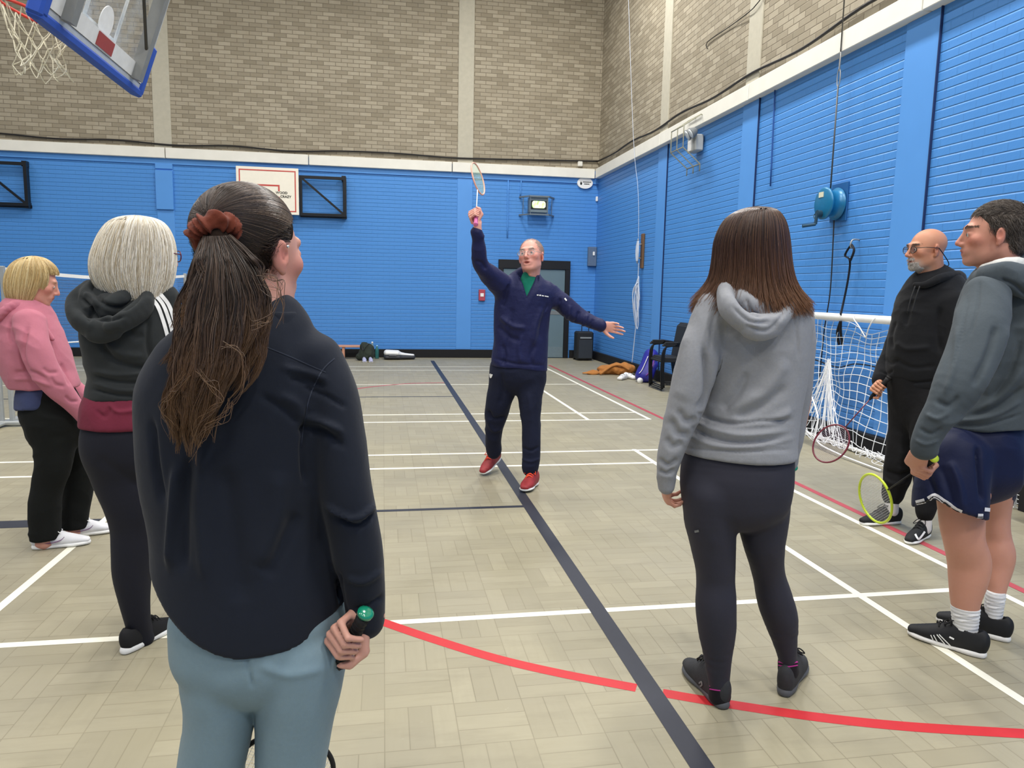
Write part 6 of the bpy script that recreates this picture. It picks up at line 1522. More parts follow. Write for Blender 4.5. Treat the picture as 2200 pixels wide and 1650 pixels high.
# ------------------------------------------------------------------ woman in pink
def woman_pink():
    Y = 4.2; base = WZ(130, 1165)
    par = person(base, 'woman with short blonde hair in pink hooded jacket and black trousers, furthest left')
    H = Head(W(76, 607, Y), yawv(72, -16), size=1.0); nk = W(52, 690, Y)
    leg1 = [(62, 162, 900, Y-.06, .11), (74, 158, 950, Y-.06, .10), (80, 150, 1000, Y-.07, .085), (74, 135, 1040, Y-.07, .075), (68, 128, 1080, Y-.07, .07), (68, 126, 1120, Y-.07, .06), (68, 126, 1150, Y-.07, .055), (69, 126, 1165, Y-.07, .055)]
    leg2 = [(110, 200, 900, Y+.10, .11), (135, 206, 950, Y+.11, .10), (142, 204, 1000, Y+.11, .085), (139, 197, 1050, Y+.11, .07), (136, 190, 1090, Y+.11, .062), (133, 186, 1120, Y+.11, .055), (133, 186, 1138, Y+.11, .055)]
    v = Vol(V3(W(-60, 600, Y)[0], Y-.35, 0), V3(W(225, 600, Y)[0], Y+.4, W(80, 540, Y)[2]), .0048)
    H.build(v, nk, female=True, nose=1.0, ears=False)
    v.add(Loft([(W(50, 720, Y), .09, .10), (W(82, 800, Y), .07, .09), (W(114, 890, Y), .09, .12)], u=V3(1, 0, 0)), .03)
    for L in (leg1, leg2): v.add(Loft([(ev(*r)[0], ev(*r)[1]*.75, r[4]*.75) for r in L]), .02)
    w1 = W(178, 888, Y-.12); limb(v, [W(60, 725, Y-.17), W(110, 810, Y-.19), w1], [.034, .024, .018]); open_hand(v, w1, V3(.45, .1, -.8), V3(-.7, .5, -.3), .9, curl=.5)
    w2 = W(190, 870, Y+.16); limb(v, [W(60, 725, Y+.17), W(120, 810, Y+.19), w2], [.038, .032, .024]); open_hand(v, w2, V3(.45, -.1, -.8), V3(-.7, -.5, -.3), .9, curl=.5)
    build_body(par, v, H.color((212, 156, 138), cheek=.3, brow=(150, 116, 84)))
    H.eyes(par, (0, -.5))
    bk = cloth('black_trouser_jersey', (20, 22, 21), .9, fold=.6, sheen=.05)
    hip = Loft([ev(60, 150, 835, Y, .12), ev(50, 164, 868, Y, .152), ev(52, 172, 890, Y, .160), ev(60, 180, 915, Y, .16)])
    garment('trousers', [hip, (evs(*leg1), .02), (evs(*leg2), .02), ('cut', W(100, 1158, Y-.07), -Z)], bk, par, h=.007, disp=wrinkle(.004, 9, 16, 3))
    mu = plain('white_trainer_mesh', (226, 226, 230), .7); ac = plain('purple_stripe', (104, 52, 104), .5)
    for hx, tx, hy, ty, LG in ((66, 180, 1184, 1172, leg1), (132, 235, 1155, 1142, leg2)):
        a, b = WZ(hx, hy), WZ(tx, ty); an = ev(*LG[-1])[0]; dd_ = nrm(b-a); a = V3(an[0], an[1], 0)-dd_*.068; b = a+dd_; shoe(par, a, fixlen(a, b, .285), mu, m_white, m_white, 1.0, accent=ac, sole_h=1.2, tall=.85)
    sh = evs((56, 115, 815, Y, .11), (46, 130, 838, Y, .145), (40, 120, 856, Y, .17), (38, 108, 890, Y, .178))
    garment('blouse', [sh, ('cut', W(70, 880, Y-.15), nrm(V3(.12, 0, -1)))], cloth('slate_blue_cotton', (62, 70, 104), .85), par, h=.006, disp=wrinkle(.005, 14, 9, 2))
    pk = cloth('dusty_pink_fleece', (188, 116, 132), .95, sheen=.3, fold=.35)
    bd = evs((20, 92, 655, Y, .07), (0, 110, 685, Y, .13), (-2, 128, 725, Y, .16), (6, 144, 770, Y, .165), (24, 156, 810, Y, .155), (40, 163, 835, Y, .155), (40, 158, 870, Y, .15))
    s1 = evs((30, 95, 690, Y-.14, .06), (44, 104, 740, Y-.19, .06), (66, 122, 790, Y-.20, .055), (96, 148, 830, Y-.18, .048), (130, 170, 862, Y-.14, .04), (158, 186, 890, Y-.11, .032), (168, 188, 902, Y-.10, .03))
    s2 = evs((40, 100, 690, Y+.14, .06), (60, 120, 750, Y+.19, .06), (90, 150, 810, Y+.20, .05), (165, 205, 862, Y+.17, .036))
    lines = [([(60, 700), (48, 760), (60, 800)], 5, -.012), ([(30, 800), (70, 800), (100, 815)], 4, -.008), ([(28, 815), (70, 815), (110, 830)], 4, .006), ([(110, 810), (120, 826), (140, 830)], 4, -.006), ([(140, 850), (152, 862), (168, 862)], 3, -.006), ([(92, 790), (104, 800), (126, 800)], 4, -.005), ([(130, 780), (140, 800), (150, 830)], 4, -.006), ([(22, 690), (20, 720), (28, 740)], 3, -.006)]
    o = garment('hooded_jacket', [bd, ('cut', W(100, 840, Y-.15), nrm(V3(.0, 0, -1))), (s1, .02), (s2, .02)], pk, par, h=.006, disp=wrinkle(.003, 9, 12, 8), lines=lines)
    hd = Loft([st(78, 672, Y+.06, 8, .03), st(60, 664, Y-.05, 8, .035), (st(30, 662, Y-.10, 9, .04)), st(0, 680, Y-.10, 11, .05), st(-14, 705, Y-.03, 12, .05)], u=None)
    lap = Loft([st(70, 668, Y-.07, 6, .02), st(92, 700, Y-.11, 6, .016), st(112, 728, Y-.115, 5, .012)], u=None)
    garment('hood', [hd, (lap, .01), (Ell(W(20, 680, Y), (.08, .09, .05)), .02)], pk, o, h=.005, k=.012, disp=wrinkle(.003, 12, 14, 4))
    hs = HairShape([(70, 76, 550, Y, .003), (52, 92, 554, Y, .045), (36, 106, 564, Y, .07), (26, 116, 578, Y, .084), (20, 119, 596, Y, .088), (18, 112, 616, Y, .088), (20, 98, 634, Y, .084), (28, 84, 648, Y, .074), (38, 78, 656, Y, .064)])
    # open towards the face (right) below the fringe
    te = lambda ph: np.where(np.cos(ph) > .55, .42, np.where(np.cos(ph) > .30, .62, 1.0))
    ho = hs.base('hair', m_hair, par, (168, 140, 92), .955, tend=te, groove=.003)
    hs.strands('hair_strands', ho, [(216, 192, 140), (190, 160, 108), (228, 208, 160), (160, 130, 84), (204, 178, 124)], 5200, 18, .0008, tend=te, wave=.06, drop=.02, seed=21)
    return par
# ------------------------------------------------------------------ the man demonstrating
def coach():
    Y = 5.15; base = WZ(1095, 1030)
    par = person(base, 'grey haired man in navy tracksuit and red trainers raising a racket overhead')
    H = Head(W(1141, 551, Y-.03), nrm(V3(-.50, -.86, .20)), up=nrm(V3(-.06, .1, 1)), size=1.06); nk = W(1135, 612, Y+.02)
    legA = [(1052, 1112, 790, Y+.05, .10), (1050, 1110, 830, Y+.06, .10), (1045, 1100, 860, Y+.08, .09), (1042, 1090, 890, Y+.12, .08), (1043, 1080, 920, Y+.16, .068), (1042, 1077, 945, Y+.20, .062), (1044, 1077, 965, Y+.23, .055), (1046, 1074, 972, Y+.24, .05)]
    legB = [(1108, 1171, 790, Y, .10), (1109, 1168, 830, Y-.01, .10), (1115, 1163, 870, Y-.03, .09), (1119, 1161, 905, Y-.04, .08), (1122, 1161, 940, Y-.06, .07), (1122, 1160, 975, Y-.07, .065), (1122, 1158, 1003, Y-.08, .055), (1127, 1154, 1012, Y-.08, .045)]
    v = Vol(V3(W(985, 600, Y-.1)[0], Y-.55, 0), V3(W(1350, 600, Y)[0], Y+.40, W(1100, 425, Y)[2]+.02), .0048)
    H.build(v, nk, mouth=.012, nose=1.2, neck_r=.060, jaw=1.02)
    v.add(Loft([(W(1128, 630, Y), .15, .09), (W(1122, 700, Y), .14, .10), (W(1114, 780, Y), .14, .10)], u=V3(1, 0, 0)), .03)
    for L in (legA, legB): v.add(Loft([(ev(*r)[0], ev(*r)[1]*.7, r[4]*.7) for r in L]), .02)
    wr = W(1026, 497, Y-.22)
    limb(v, [W(1082, 618, Y), W(1034, 572, Y-.12), wr], [.042, .032, .026], .02)
    rb = W(1022, 481, Y-.30); rc_ = on_ray(1027, 384, rb, .535, True); ra = nrm(rc_-rb); RK['coach'] = (rb, rc_)
    wr2 = W(1026, 484, Y-.22)
    v.add(Seg(wr, wr2, .028, .027, .028, .027), .01)
    grip_hand(v, rb+ra*.085, ra, W(1028, 478, Y-.20), 1, 1.08)
    wl = W(1290, 700, Y-.12); limb(v, [W(1180, 628, Y), W(1238, 682, Y-.06), wl], [.040, .028, .024])
    open_hand(v, wl, V3(1, -.25, -.10), V3(-.15, -.9, -.15), 1.0, curl=(.15, .2, .30, .45), spread=.07, thumb=1, tcurl=.1)
    c0 = H.color((224, 166, 150), cheek=.28, lips=(176, 96, 90), brow=(140, 118, 108), scalp=((180, 160, 148), .35, lambda q: (q[:, 2] > .05)*(q[:, 1] < .04)), red=(206, 100, 92))
    body = build_body(par, v, c0); H.eyes(par, (0, .1), (74, 72, 70)); brows(H, par, [(196, 172, 160), (206, 184, 172)], nk)
    # mouth, glasses
    gl = MB(); ms_ = plain('thin_silver_frame', (186, 180, 176), .3, .6); lens = NT('spectacle_lens'); lens.out(srgb(230, 235, 240), .05); lens.b.inputs['Alpha'].default_value = .12
    lb = MB()
    for q in (-1, 1):
        rr_ = [H.P(q*.034+.025*math.cos(a), .104-.004*abs(math.cos(a)), -.001+.017*math.sin(a)) for a in np.linspace(0, 2*math.pi, 24, endpoint=False)]
        gl.tube(rr_, .0016, 6, closed=True); lb.add(rr_, [tuple(range(24))]); gl.tube([H.P(q*.058, .100, .004), H.P(q*.078, .06, .006), H.P(q*.086, -.012, .006)], .0016, 6)
    gl.tube([H.P(-.010, .107, .002), H.P(0, .110, .005), H.P(.010, .107, .002)], .0016, 6); g_ = gl.build('glasses', ms_, par, True); lb.build('lens', lens.m, g_)
    sc = Vol(H.c-.15, H.c+.15, .004); sc.add(H.E((0, -.018, .038), (.0765, .0955, .0815)), 0); surf = sc.mesh()
    def msk(v): q = H.L(v); return ((q[:, 2] > .075)*(q[:, 1] < .05)*.55+(np.abs(q[:, 0]) > .05)*(q[:, 1] < .045)*(q[:, 2] > -.005)+(q[:, 1] < -.03)*(q[:, 2] > -.06)).clip(0, 1)*(q[:, 1] < .055)
    fur('hair', surf, msk, lambda p: np.tile(-H.R[1]*.7-H.R[2]*.3, (len(p), 1)), 2600, .016, .003, [(188, 176, 168), (160, 146, 138), (206, 196, 188), (178, 140, 116)], par, rad=.0008, seed=31)
    hb = Vol(H.c-.15, H.c+.15, .004); hb.add(H.E((0, -.018, .038), (.0775, .0965, .0825)), 0)
    nv = cloth('navy_trouser_fabric', (24, 29, 50), .8, sheen=.1, fold=.7)
    hip = Loft([ev(1072, 1162, 752, Y, .095), ev(1064, 1166, 776, Y, .108), ev(1056, 1171, 800, Y, .12), ev(1053, 1171, 815, Y+.02, .115)])
    lines = [([(1048, 880), (1060, 900), (1085, 895)], 4, -.012), ([(1046, 900), (1060, 925), (1076, 920)], 4, .008), ([(1120, 960), (1140, 968), (1158, 960)], 3, -.008), ([(1135, 840), (1140, 900), (1138, 980)], 5, .006), ([(1075, 800), (1080, 840), (1072, 870)], 5, -.008), ([(1120, 985), (1140, 992), (1160, 985)], 3, .006)]
    tr = garment('tracksuit_trousers', [hip, (evs(*legA), .02), (evs(*legB), .02), ], nv, par, h=.006, disp=wrinkle(.005, 9, 11, 3), lines=lines)
    bv = bvh_of([tr]); marks('white_logo', bv, [([(1054, 803), (1055, 811), (1058, 804)], 3)], m_white, tr, step=1.5, lift=.004)
    gt = evs((1122, 1150, 590, Y-.01, .07), (1112, 1158, 612, Y-.01, .085), (1108, 1160, 650, Y-.02, .09)); garment('green_shirt', [gt], cloth('emerald_cotton', (24, 120, 98), .85), par, h=.006, disp=wrinkle(.003, 12, 12, 3))
    jk = cloth('navy_windproof_fabric', (27, 32, 72), .6, weave=500, sheen=.15, fold=.9)
    bd = evs((1118, 1156, 588, Y+.015, .07), (1092, 1170, 608, Y+.01, .10), (1070, 1186, 632, Y, .125), (1064, 1184, 665, Y, .13), (1063, 1179, 700, Y, .13), (1061, 1177, 740, Y, .13), (1057, 1176, 770, Y, .135), (1059, 1175, 790, Y, .132), (1060, 1174, 805, Y, .13))
    sr = Loft([st(1088, 622, Y, 26, .08), st(1062, 600, Y-.06, 22, .07), st(1040, 578, Y-.12, 18, .06), st(1031, 560, Y-.15, 16, .055), (st(1028, 535, Y-.18, 14, .046)), st(1026, 512, Y-.20, 13, .042), st(1025, 500, Y-.21, 12, .040)], u=None)
    sl = Loft([st(1172, 630, Y, 25, .08), st(1205, 650, Y-.02, 21, .07), st(1238, 676, Y-.05, 19, .062), st(1262, 688, Y-.08, 17, .055), (st(1283, 697, Y-.11, 15, .048)), st(1291, 700, Y-.12, 13, .044)], u=None)
    v = Vol.around([bd, sr, sl], .006, .012); v.add(bd, .02); v.plane(W(1115, 794, Y-.12), nrm(V3(-.10, 0, -1)), .008); v.add(sr, .03); v.add(sl, .025)
    # open zip neck
    tri = MB(); 
    def vee(X, Yy, Zz):
        c = W(1133, 642, Y-.13); t_ = (Zz-c[2])/.155; hw = .062*t_; xc = c[0]-.0+.008*t_; d = np.minimum(hw-np.abs(X-xc), np.minimum(Zz-c[2], (Y-.028)-Yy)); return d
    v.func(vee, .004)
    lines = [([(1075, 680), (1100, 700), (1130, 705)], 5, .010), ([(1070, 700), (1095, 725), (1120, 730)], 6, -.010), ([(1165, 660), (1150, 700), (1145, 740)], 6, .010), ([(1180, 650), (1165, 690), (1160, 730)], 5, -.008), ([(1100, 660), (1095, 700), (1090, 760)], 6, -.008), ([(1120, 720), (1115, 750), (1120, 780)], 5, .008), ([(1080, 740), (1085, 765), (1080, 785)], 4, -.010), ([(1150, 740), (1140, 765), (1145, 785)], 5, -.008),
             ([(1095, 610), (1085, 640), (1078, 660)], 4, -.010), ([(1205, 640), (1200, 660), (1190, 680)], 4, -.010), ([(1225, 655), (1222, 675), (1215, 690)], 4, .008), ([(1245, 668), (1240, 685), (1232, 695)], 4, -.010), ([(1262, 676), (1258, 690), (1252, 702)], 3, .008), ([(1275, 685), (1271, 696), (1268, 706)], 3, -.006), ([(1020, 560), (1035, 565), (1045, 580)], 4, -.008), ([(1062, 770), (1110, 782), (1170, 785)], 3, -.006)]
    o = soft('jacket', v, jk, par, wrinkle(.006, 11, 9, 12), lines, 2)
    bv = bvh_of([o]); marks('chest_lettering', bv, [([(1153, 634), (1157, 634)], 2.2), ([(1158.5, 634.5), (1162, 634.5)], 2.6), ([(1163.5, 635), (1168, 636)], 2.0), ([(1169.5, 636), (1178, 637.5)], 2.0)], m_white, o, step=1.5, lift=.003)
    marks('sleeve_logo', bv, [([(1213, 641), (1217, 646)], 3)], m_white, o, step=1.5, lift=.003)
    for q, pts in ((0, [(1116, 596), (1119, 612), (1130, 640)]), (1, [(1158, 594), (1153, 615), (1137, 640)])):
        P_ = [W(x, y, Y-.075-.0006*(y-590)) for x, y in pts]
        b = MB().tube(smooth_path(P_, 5), .011, 8, sq=.5); b.build('collar', jk, o, True)
    mu = plain('maroon_red_mesh', (150, 48, 52), .6, var=.15, scale=40); lc = plain('bright_orange_lace', (255, 84, 50), .6)
    t1 = WZ(1035, 1023); h1 = V3(t1[0]+.17, t1[1]+.22, .10); shoe(par, fixlen(t1, h1, .30)*V3(1, 1, 0)+V3(0, 0, .085), t1+V3(0, 0, .005), mu, m_white, lc, 1.12)
    t2 = WZ(1124, 1061); h2 = V3(t2[0]+.14, t2[1]+.25, 0); shoe(par, fixlen(t2, h2, .30), t2+V3(0, 0, .012), mu, m_white, lc, 1.15)
    return par
# ------------------------------------------------------------------ bald man in black
def man_bald():
    Y = 3.95; base = WZ(1930, 1120)
    par = person(base, 'bald man with white goatee and glasses in black hoodie holding a racket low')
    H = Head(W(1990, 537, Y), nrm(V3(-.97, .10, -.03)), size=1.07); nk = W(2000, 615, Y+.03)
    legA = [(1918, 1995, 860, Y+.06, .11), (1914, 1985, 910, Y+.05, .10), (1908, 1974, 960, Y+.03, .09), (1904, 1962, 1000, Y+.02, .078), (1900, 1950, 1035, Y+.02, .068), (1896, 1940, 1062, Y+.03, .055), (1900, 1934, 1072, Y+.03, .048)]
    legB = [(1960, 2050, 860, Y-.10, .11), (1960, 2040, 920, Y-.14, .10), (1962, 2030, 980, Y-.17, .09), (1966, 2022, 1030, Y-.20, .078), (1968, 2012, 1070, Y-.22, .064), (1969, 2006, 1098, Y-.24, .055), (1972, 2002, 1108, Y-.24, .045)]
    v = Vol(V3(W(1860, 600, Y)[0]-.02, Y-.55, 0), V3(W(2110, 600, Y)[0]+.05, Y+.45, W(2000, 482, Y)[2]), .0048)
    H.build(v, nk, nose=1.15, neck_r=.066, jaw=1.05)
    v.add(Loft([(W(2000, 650, Y), .11, .15), (W(1990, 740, Y), .13, .14), (W(1985, 850, Y), .12, .14)], u=V3(1, 0, 0)), .03)
    for L in (legA, legB):
        v.add(Loft([(ev(*r)[0], ev(*r)[1]*.7, r[4]*.7) for r in L]), .02); a = ev(*L[-1])[0]; v.add(Seg(a, a-V3(0, 0, .07), .036, .030, .036, .030), .01)
    wr = W(1889, 822, Y+.16); limb(v, [W(1950, 665, Y+.19), W(1918, 755, Y+.24), wr], [.045, .038, .029])
    rb = W(1909, 812, Y+.05); rc_ = on_ray(1785, 953, rb, .535, True); ra = nrm(rc_-rb); RK['bald'] = (rb, rc_)
    G = rb+ra*.085; grip_hand(v, G, ra, wr+V3(0, 0, 0), -1, 1.0)
    w2 = W(2060, 840, Y-.25); limb(v, [W(2040, 665, Y-.16), W(2070, 760, Y-.22), w2], [.045, .038, .029]); open_hand(v, w2, V3(-.1, 0, -1), V3(-.9, .2, 0), 1, curl=.4)
    c0 = H.color((196, 142, 112), cheek=.3, lips=(150, 90, 80), beard=((190, 182, 174), .5), brow=(90, 76, 66), red=(170, 88, 70))
    build_body(par, v, c0); H.eyes(par, (0, 0), (50, 40, 34)); brows(H, par, [(84, 72, 64), (110, 96, 86)], nk)
    sc = Vol(H.c-.16, H.c+.16, .004); H.build(sc, nk, nose=1.15, neck_r=.066, jaw=1.05, ears=False); surf = sc.mesh()
    def msk(v): q = H.L(v); return ((np.exp(-((q[:, 0]/.034)**2+((q[:, 1]-.088)/.022)**2+((q[:, 2]+.0485)/.007)**2)) > .4)*(q[:, 1] > .07)+(q[:, 2] < -.068)*(q[:, 2] > -.118)*(q[:, 1] > .035)*(np.abs(q[:, 0]) < .042)).clip(0, 1).astype(float)+1e-9
    fur('beard', surf, msk, lambda p: np.tile(-H.R[2]*.9+H.R[1]*.15, (len(p), 1)), 2600, .012, .004, [(224, 220, 214), (198, 192, 186), (236, 232, 228), (150, 144, 140)], par, rad=.0007, seed=41, K=4)
    gl = MB(); mf = plain('dark_spectacle_frame', (24, 22, 26), .3); lens = NT('tinted_lens'); lens.out(srgb(120, 110, 110), .05); lens.b.inputs['Alpha'].default_value = .35; lb = MB()
    for q in (-1, 1):
        rr_ = [H.P(q*.035+.027*math.cos(a), .104-.008*abs(math.cos(a)), .000+.0185*math.sin(a)) for a in np.linspace(0, 2*math.pi, 24, endpoint=False)]
        gl.tube(rr_, .0022, 6, closed=True); lb.add(rr_, [tuple(range(24))]); gl.tube([H.P(q*.060, .096, .008), H.P(q*.080, .05, .010), H.P(q*.088, -.014, .006)], .0022, 6)
    gl.tube([H.P(-.009, .108, .004), H.P(0, .111, .006), H.P(.009, .108, .004)], .002, 6)
    gl.tube(smooth_path([H.P(-.088, -.014, .006), H.P(-.080, -.05, -.03), H.P(-.06, -.095, -.075), H.P(0, -.125, -.09), H.P(.06, -.095, -.075), H.P(.080, -.05, -.03), H.P(.088, -.014, .006)], 5), .0028, 6)
    g_ = gl.build('glasses', mf, par, True); lb.build('lens', lens.m, g_)
    bk = cloth('black_jogger_fabric', (21, 21, 23), .9, sheen=.08, fold=.6)
    hip = Loft([ev(1916, 2060, 815, Y, .17), ev(1918, 2055, 860, Y, .18), ev(1920, 2045, 890, Y, .165)])
    garment('joggers', [hip, (evs(*legA), .02), (evs(*legB), .02)], bk, par, h=.0065, disp=wrinkle(.005, 9, 13, 5), lines=[([(1905, 1010), (1930, 1020), (1960, 1012)], 4, -.008), ([(1900, 1030), (1925, 1042), (1950, 1034)], 4, .006), ([(1968, 1060), (1985, 1068), (2010, 1060)], 4, -.006)])
    hb_ = cloth('black_hoodie_fabric', (24, 25, 28), .92, sheen=.2, fold=.35)
    bd = evs((1975, 2040, 592, Y+.01, .08), (1950, 2066, 622, Y, .14), (1932, 2078, 655, Y, .17), (1922, 2076, 700, Y, .18), (1915, 2070, 745, Y, .185), (1913, 2066, 785, Y, .185), (1920, 2060, 815, Y, .18), (1922, 2056, 845, Y, .175))
    s1 = evs((1935, 1990, 640, Y+.16, .07), (1918, 1970, 690, Y+.22, .07), (1902, 1950, 745, Y+.25, .06), (1886, 1928, 785, Y+.22, .05), (1876, 1912, 812, Y+.17, .042), (1876, 1908, 824, Y+.165, .038))
    s2 = evs((2010, 2075, 650, Y-.14, .07), (2030, 2095, 710, Y-.20, .07), (2035, 2095, 770, Y-.24, .06), (2040, 2085, 825, Y-.26, .045))
    lines = [([(1960, 640), (1950, 680), (1945, 700)], 5, -.008), ([(2020, 660), (2015, 710), (2022, 760)], 6, -.010), ([(1925, 735), (1950, 750), (2000, 745)], 6, .006), ([(1920, 770), (1960, 790), (2010, 785)], 5, -.006), ([(1915, 812), (1960, 822), (2010, 818)], 3, -.008), ([(1900, 770), (1915, 780), (1930, 775)], 4, -.006), ([(1890, 795), (1905, 803), (1920, 795)], 3, -.005), ([(1925, 690), (1916, 720), (1918, 750)], 4, -.006)]
    o = garment('hoodie', [bd, ('cut', W(1970, 838, Y-.17), nrm(V3(0, 0, -1))), (s1, .02), (s2, .02)], hb_, par, h=.006, disp=wrinkle(.003, 9, 12, 9), lines=lines)
    hd = Loft([st(1966, 612, Y-.03, 5, .015), (st(1988, 612, Y-.09, 6, .018)), st(2020, 598, Y-.12, 8, .025), st(2052, 594, Y-.07, 11, .035), st(2062, 598, Y+.05, 11, .035), st(2030, 594, Y+.12, 8, .03), st(1980, 606, Y+.08, 5, .018)], u=None)
    garment('hood', [hd, (Ell(W(2045, 612, Y), (.08, .11, .05)), .03)], hb_, o, h=.005, k=.012, disp=wrinkle(.004, 12, 14, 4))
    b = MB()
    for px in (1966, 1976): b.tube(smooth_path([W(px, 615, Y-.15), W(px-10, 645, Y-.185), W(px-16, 672, Y-.20)], 4), .004, 6)
    b.build('drawstring', plain('black_cord_matt', (14, 14, 15), .8), o, True)
    ws = cloth('white_sock', (226, 222, 220), .9)
    mu = plain('black_runner_mesh', (28, 29, 31), .8, var=.2, scale=60)
    h1, t1 = WZ(1922, 1107), WZ(1826, 1110); h2, t2 = WZ(1985, 1142), WZ(1927, 1166)
    for h_, t_, bw, L in ((h1, t1, legA, .29), (h2, t2, legB, .28)):
        a = ev(*bw[-1])[0]; garment('sock', [Loft([(a-V3(0, 0, .03), .040, .042), (a-V3(0, 0, .075), .042, .044)])], ws, par, h=.004)
        hh = V3(a[0], a[1], 0)-nrm(t_-h_)*.075; sh_ = shoe(par, hh, hh+nrm(t_-h_)*L, mu, m_white, MATS['black_lace'], 1.0, sole_h=1.15)
        bv = bvh_of([sh_]); 
        if h_ is h1: marks('tick_logo', bv, [([(1856, 1090), (1860, 1099), (1868, 1098), (1888, 1091)], 4)], m_white, sh_, step=2, lift=.003)
        else: marks('tick_logo', bv, [([(1966, 1148), (1972, 1158), (1979, 1152), (1986, 1142)], 4)], m_white, sh_, step=2, lift=.003)
    return par
# ------------------------------------------------------------------ man in shorts
def man_shorts():
    Y = 2.52; base = WZ(2080, 1395)
    par = person(base, 'man with short greying hair in dark grey hoodie, navy shorts and white socks')
    H = Head(W(2134, 507, Y), nrm(V3(-.84, .54, .02)), size=1.06); nk = W(2160, 610, Y+.0)
    legA = [(2015, 2125, 1040, Y-.05, .10), (2020, 2112, 1090, Y-.06, .085), (2024, 2110, 1130, Y-.07, .072), (2032, 2112, 1165, Y-.08, .064), (2040, 2124, 1205, Y-.07, .066), (2042, 2119, 1240, Y-.07, .062), (2044, 2106, 1280, Y-.07, .050), (2048, 2100, 1310, Y-.07, .042), (2052, 2096, 1345, Y-.07, .034), (2056, 2092, 1366, Y-.07, .028)]
    legB = [(2090, 2175, 1040, Y+.10, .10), (2104, 2168, 1090, Y+.11, .085), (2110, 2166, 1130, Y+.10, .072), (2113, 2170, 1160, Y+.09, .064), (2113, 2177, 1190, Y+.07, .064), (2116, 2172, 1220, Y+.06, .060), (2120, 2162, 1255, Y+.04, .048), (2122, 2156, 1285, Y+.03, .040), (2120, 2150, 1330, Y+.02, .034), (2122, 2146, 1350, Y+.015, .026)]
    v = Vol(V3(W(1940, 600, Y)[0]-.02, Y-.5, 0), V3(W(2290, 600, Y)[0]+.05, Y+.42, W(2140, 410, Y)[2]+.02), .0045)
    H.build(v, nk, nose=1.0, neck_r=.060, jaw=1.0)
    v.add(Loft([(W(2170, 660, Y), .13, .14), (W(2150, 800, Y), .13, .13), (W(2105, 950, Y), .12, .13)], u=V3(1, 0, 0)), .03)
    for L in (legA, legB): v.add(Loft([(ev(*r)[0], ev(*r)[1], r[4]) for r in L]), .012)
    wr = W(1985, 948, Y-.24); limb(v, [W(2140, 665, Y-.17), W(2085, 815, Y-.24), wr], [.045, .038, .029])
    rb = W(2006, 985, Y-.19); rc_ = on_ray(1880, 1071, rb, .535, True); ra = nrm(rc_-rb); RK['shorts'] = (rb, rc_)
    grip_hand(v, rb+ra*.075, ra, wr, -1, 1.02)
    w2 = W(2240, 960, Y+.15); limb(v, [W(2230, 665, Y+.12), W(2260, 820, Y+.18), w2], [.045, .038, .029]); open_hand(v, w2, V3(-.1, 0, -1), V3(-.9, .2, 0), 1, curl=.4)
    c0 = H.color((204, 150, 128), cheek=.35, lips=(160, 92, 82), beard=((150, 120, 106), .35), brow=(92, 74, 60), scalp=((96, 82, 72), .8, lambda q: ((q[:, 2] > .065)*(q[:, 1] < .05)+(q[:, 1] < -.02)*(q[:, 2] > -.03)).clip(0, 1)), red=(186, 92, 76))
    build_body(par, v, c0); H.eyes(par, (0, 0), (70, 80, 80)); brows(H, par, [(110, 88, 74), (96, 78, 66)], nk)
    # hair
    sc = Vol(H.c-.17, H.c+.17, .004); sc.add(H.E((0, -.020, .042), (.078, .096, .083)), 0); sc.add(H.E((0, -.055, -.02), (.058, .05, .055)), .02); surf = sc.mesh()
    def msk(v): q = H.L(v); return ((q[:, 2] > .068)*(q[:, 1] < .062)+(q[:, 1] < .030)*(q[:, 2] > .02)+(q[:, 1] < -.022)*(q[:, 2] > -.065)+(q[:, 1] < .03)*(q[:, 1] > .008)*(q[:, 2] > -.015)).clip(0, 1)+1e-9
    def flow(p): q = H.L(p); top_ = (q[:, 2] > .07)[:, None]; return np.where(top_, H.R[1]*.9+H.R[0]*.2, -H.R[2]*.9-H.R[1]*.5)
    fur('hair', surf, msk, flow, 12000, .022, .006, [(84, 74, 66), (62, 54, 48), (112, 102, 94), (50, 44, 40), (136, 128, 120)], par, m_hair_dull, rad=.0007, seed=51, jitter=.25)
    hbv = Vol(H.c-.17, H.c+.17, .004); hbv.add(H.E((0, -.022, .044), (.080, .098, .084)), 0); hbv.add(H.E((0, -.058, -.02), (.058, .05, .052)), .02); hbv.plane(H.P(0, .060, .07), nrm(H.R[1]*.8-H.R[2]*.55), .01)
    hbv.sub(Ell(H.P(.085, .005, -.03), np.array((.05, .032, .050)), H.R), .01); hbv.sub(Ell(H.P(-.085, .005, -.03), np.array((.05, .032, .050)), H.R), .01); hbv.sub(Ell(H.P(0, .10, -.02), np.array((.09, .075, .075)), H.R), .01)
    soft('hair_underlayer', hbv, plain('dark_ash_hair', (60, 52, 46), .9), par)
    # shorts
    ns = cloth('navy_basketball_shorts', (18, 26, 58), .6, sheen=.1, fold=.3)
    hip = Loft([ev(2050, 2175, 905, Y, .115), ev(2026, 2184, 935, Y, .135), ev(2004, 2187, 965, Y, .152), ev(1992, 2186, 1000, Y, .155)])
    la = evs((1985, 2120, 990, Y-.05, .12), (1976, 2114, 1040, Y-.07, .12), (1970, 2112, 1080, Y-.08, .12), (1968, 2112, 1125, Y-.08, .12))
    lb_ = evs((2080, 2184, 990, Y+.08, .12), (2096, 2176, 1040, Y+.12, .11), (2108, 2168, 1080, Y+.14, .10), (2110, 2166, 1105, Y+.14, .10))
    v = Vol.around([hip, la, lb_], .0055, .02); v.add(hip, .01); v.add(la, .02); v.add(lb_, .02)
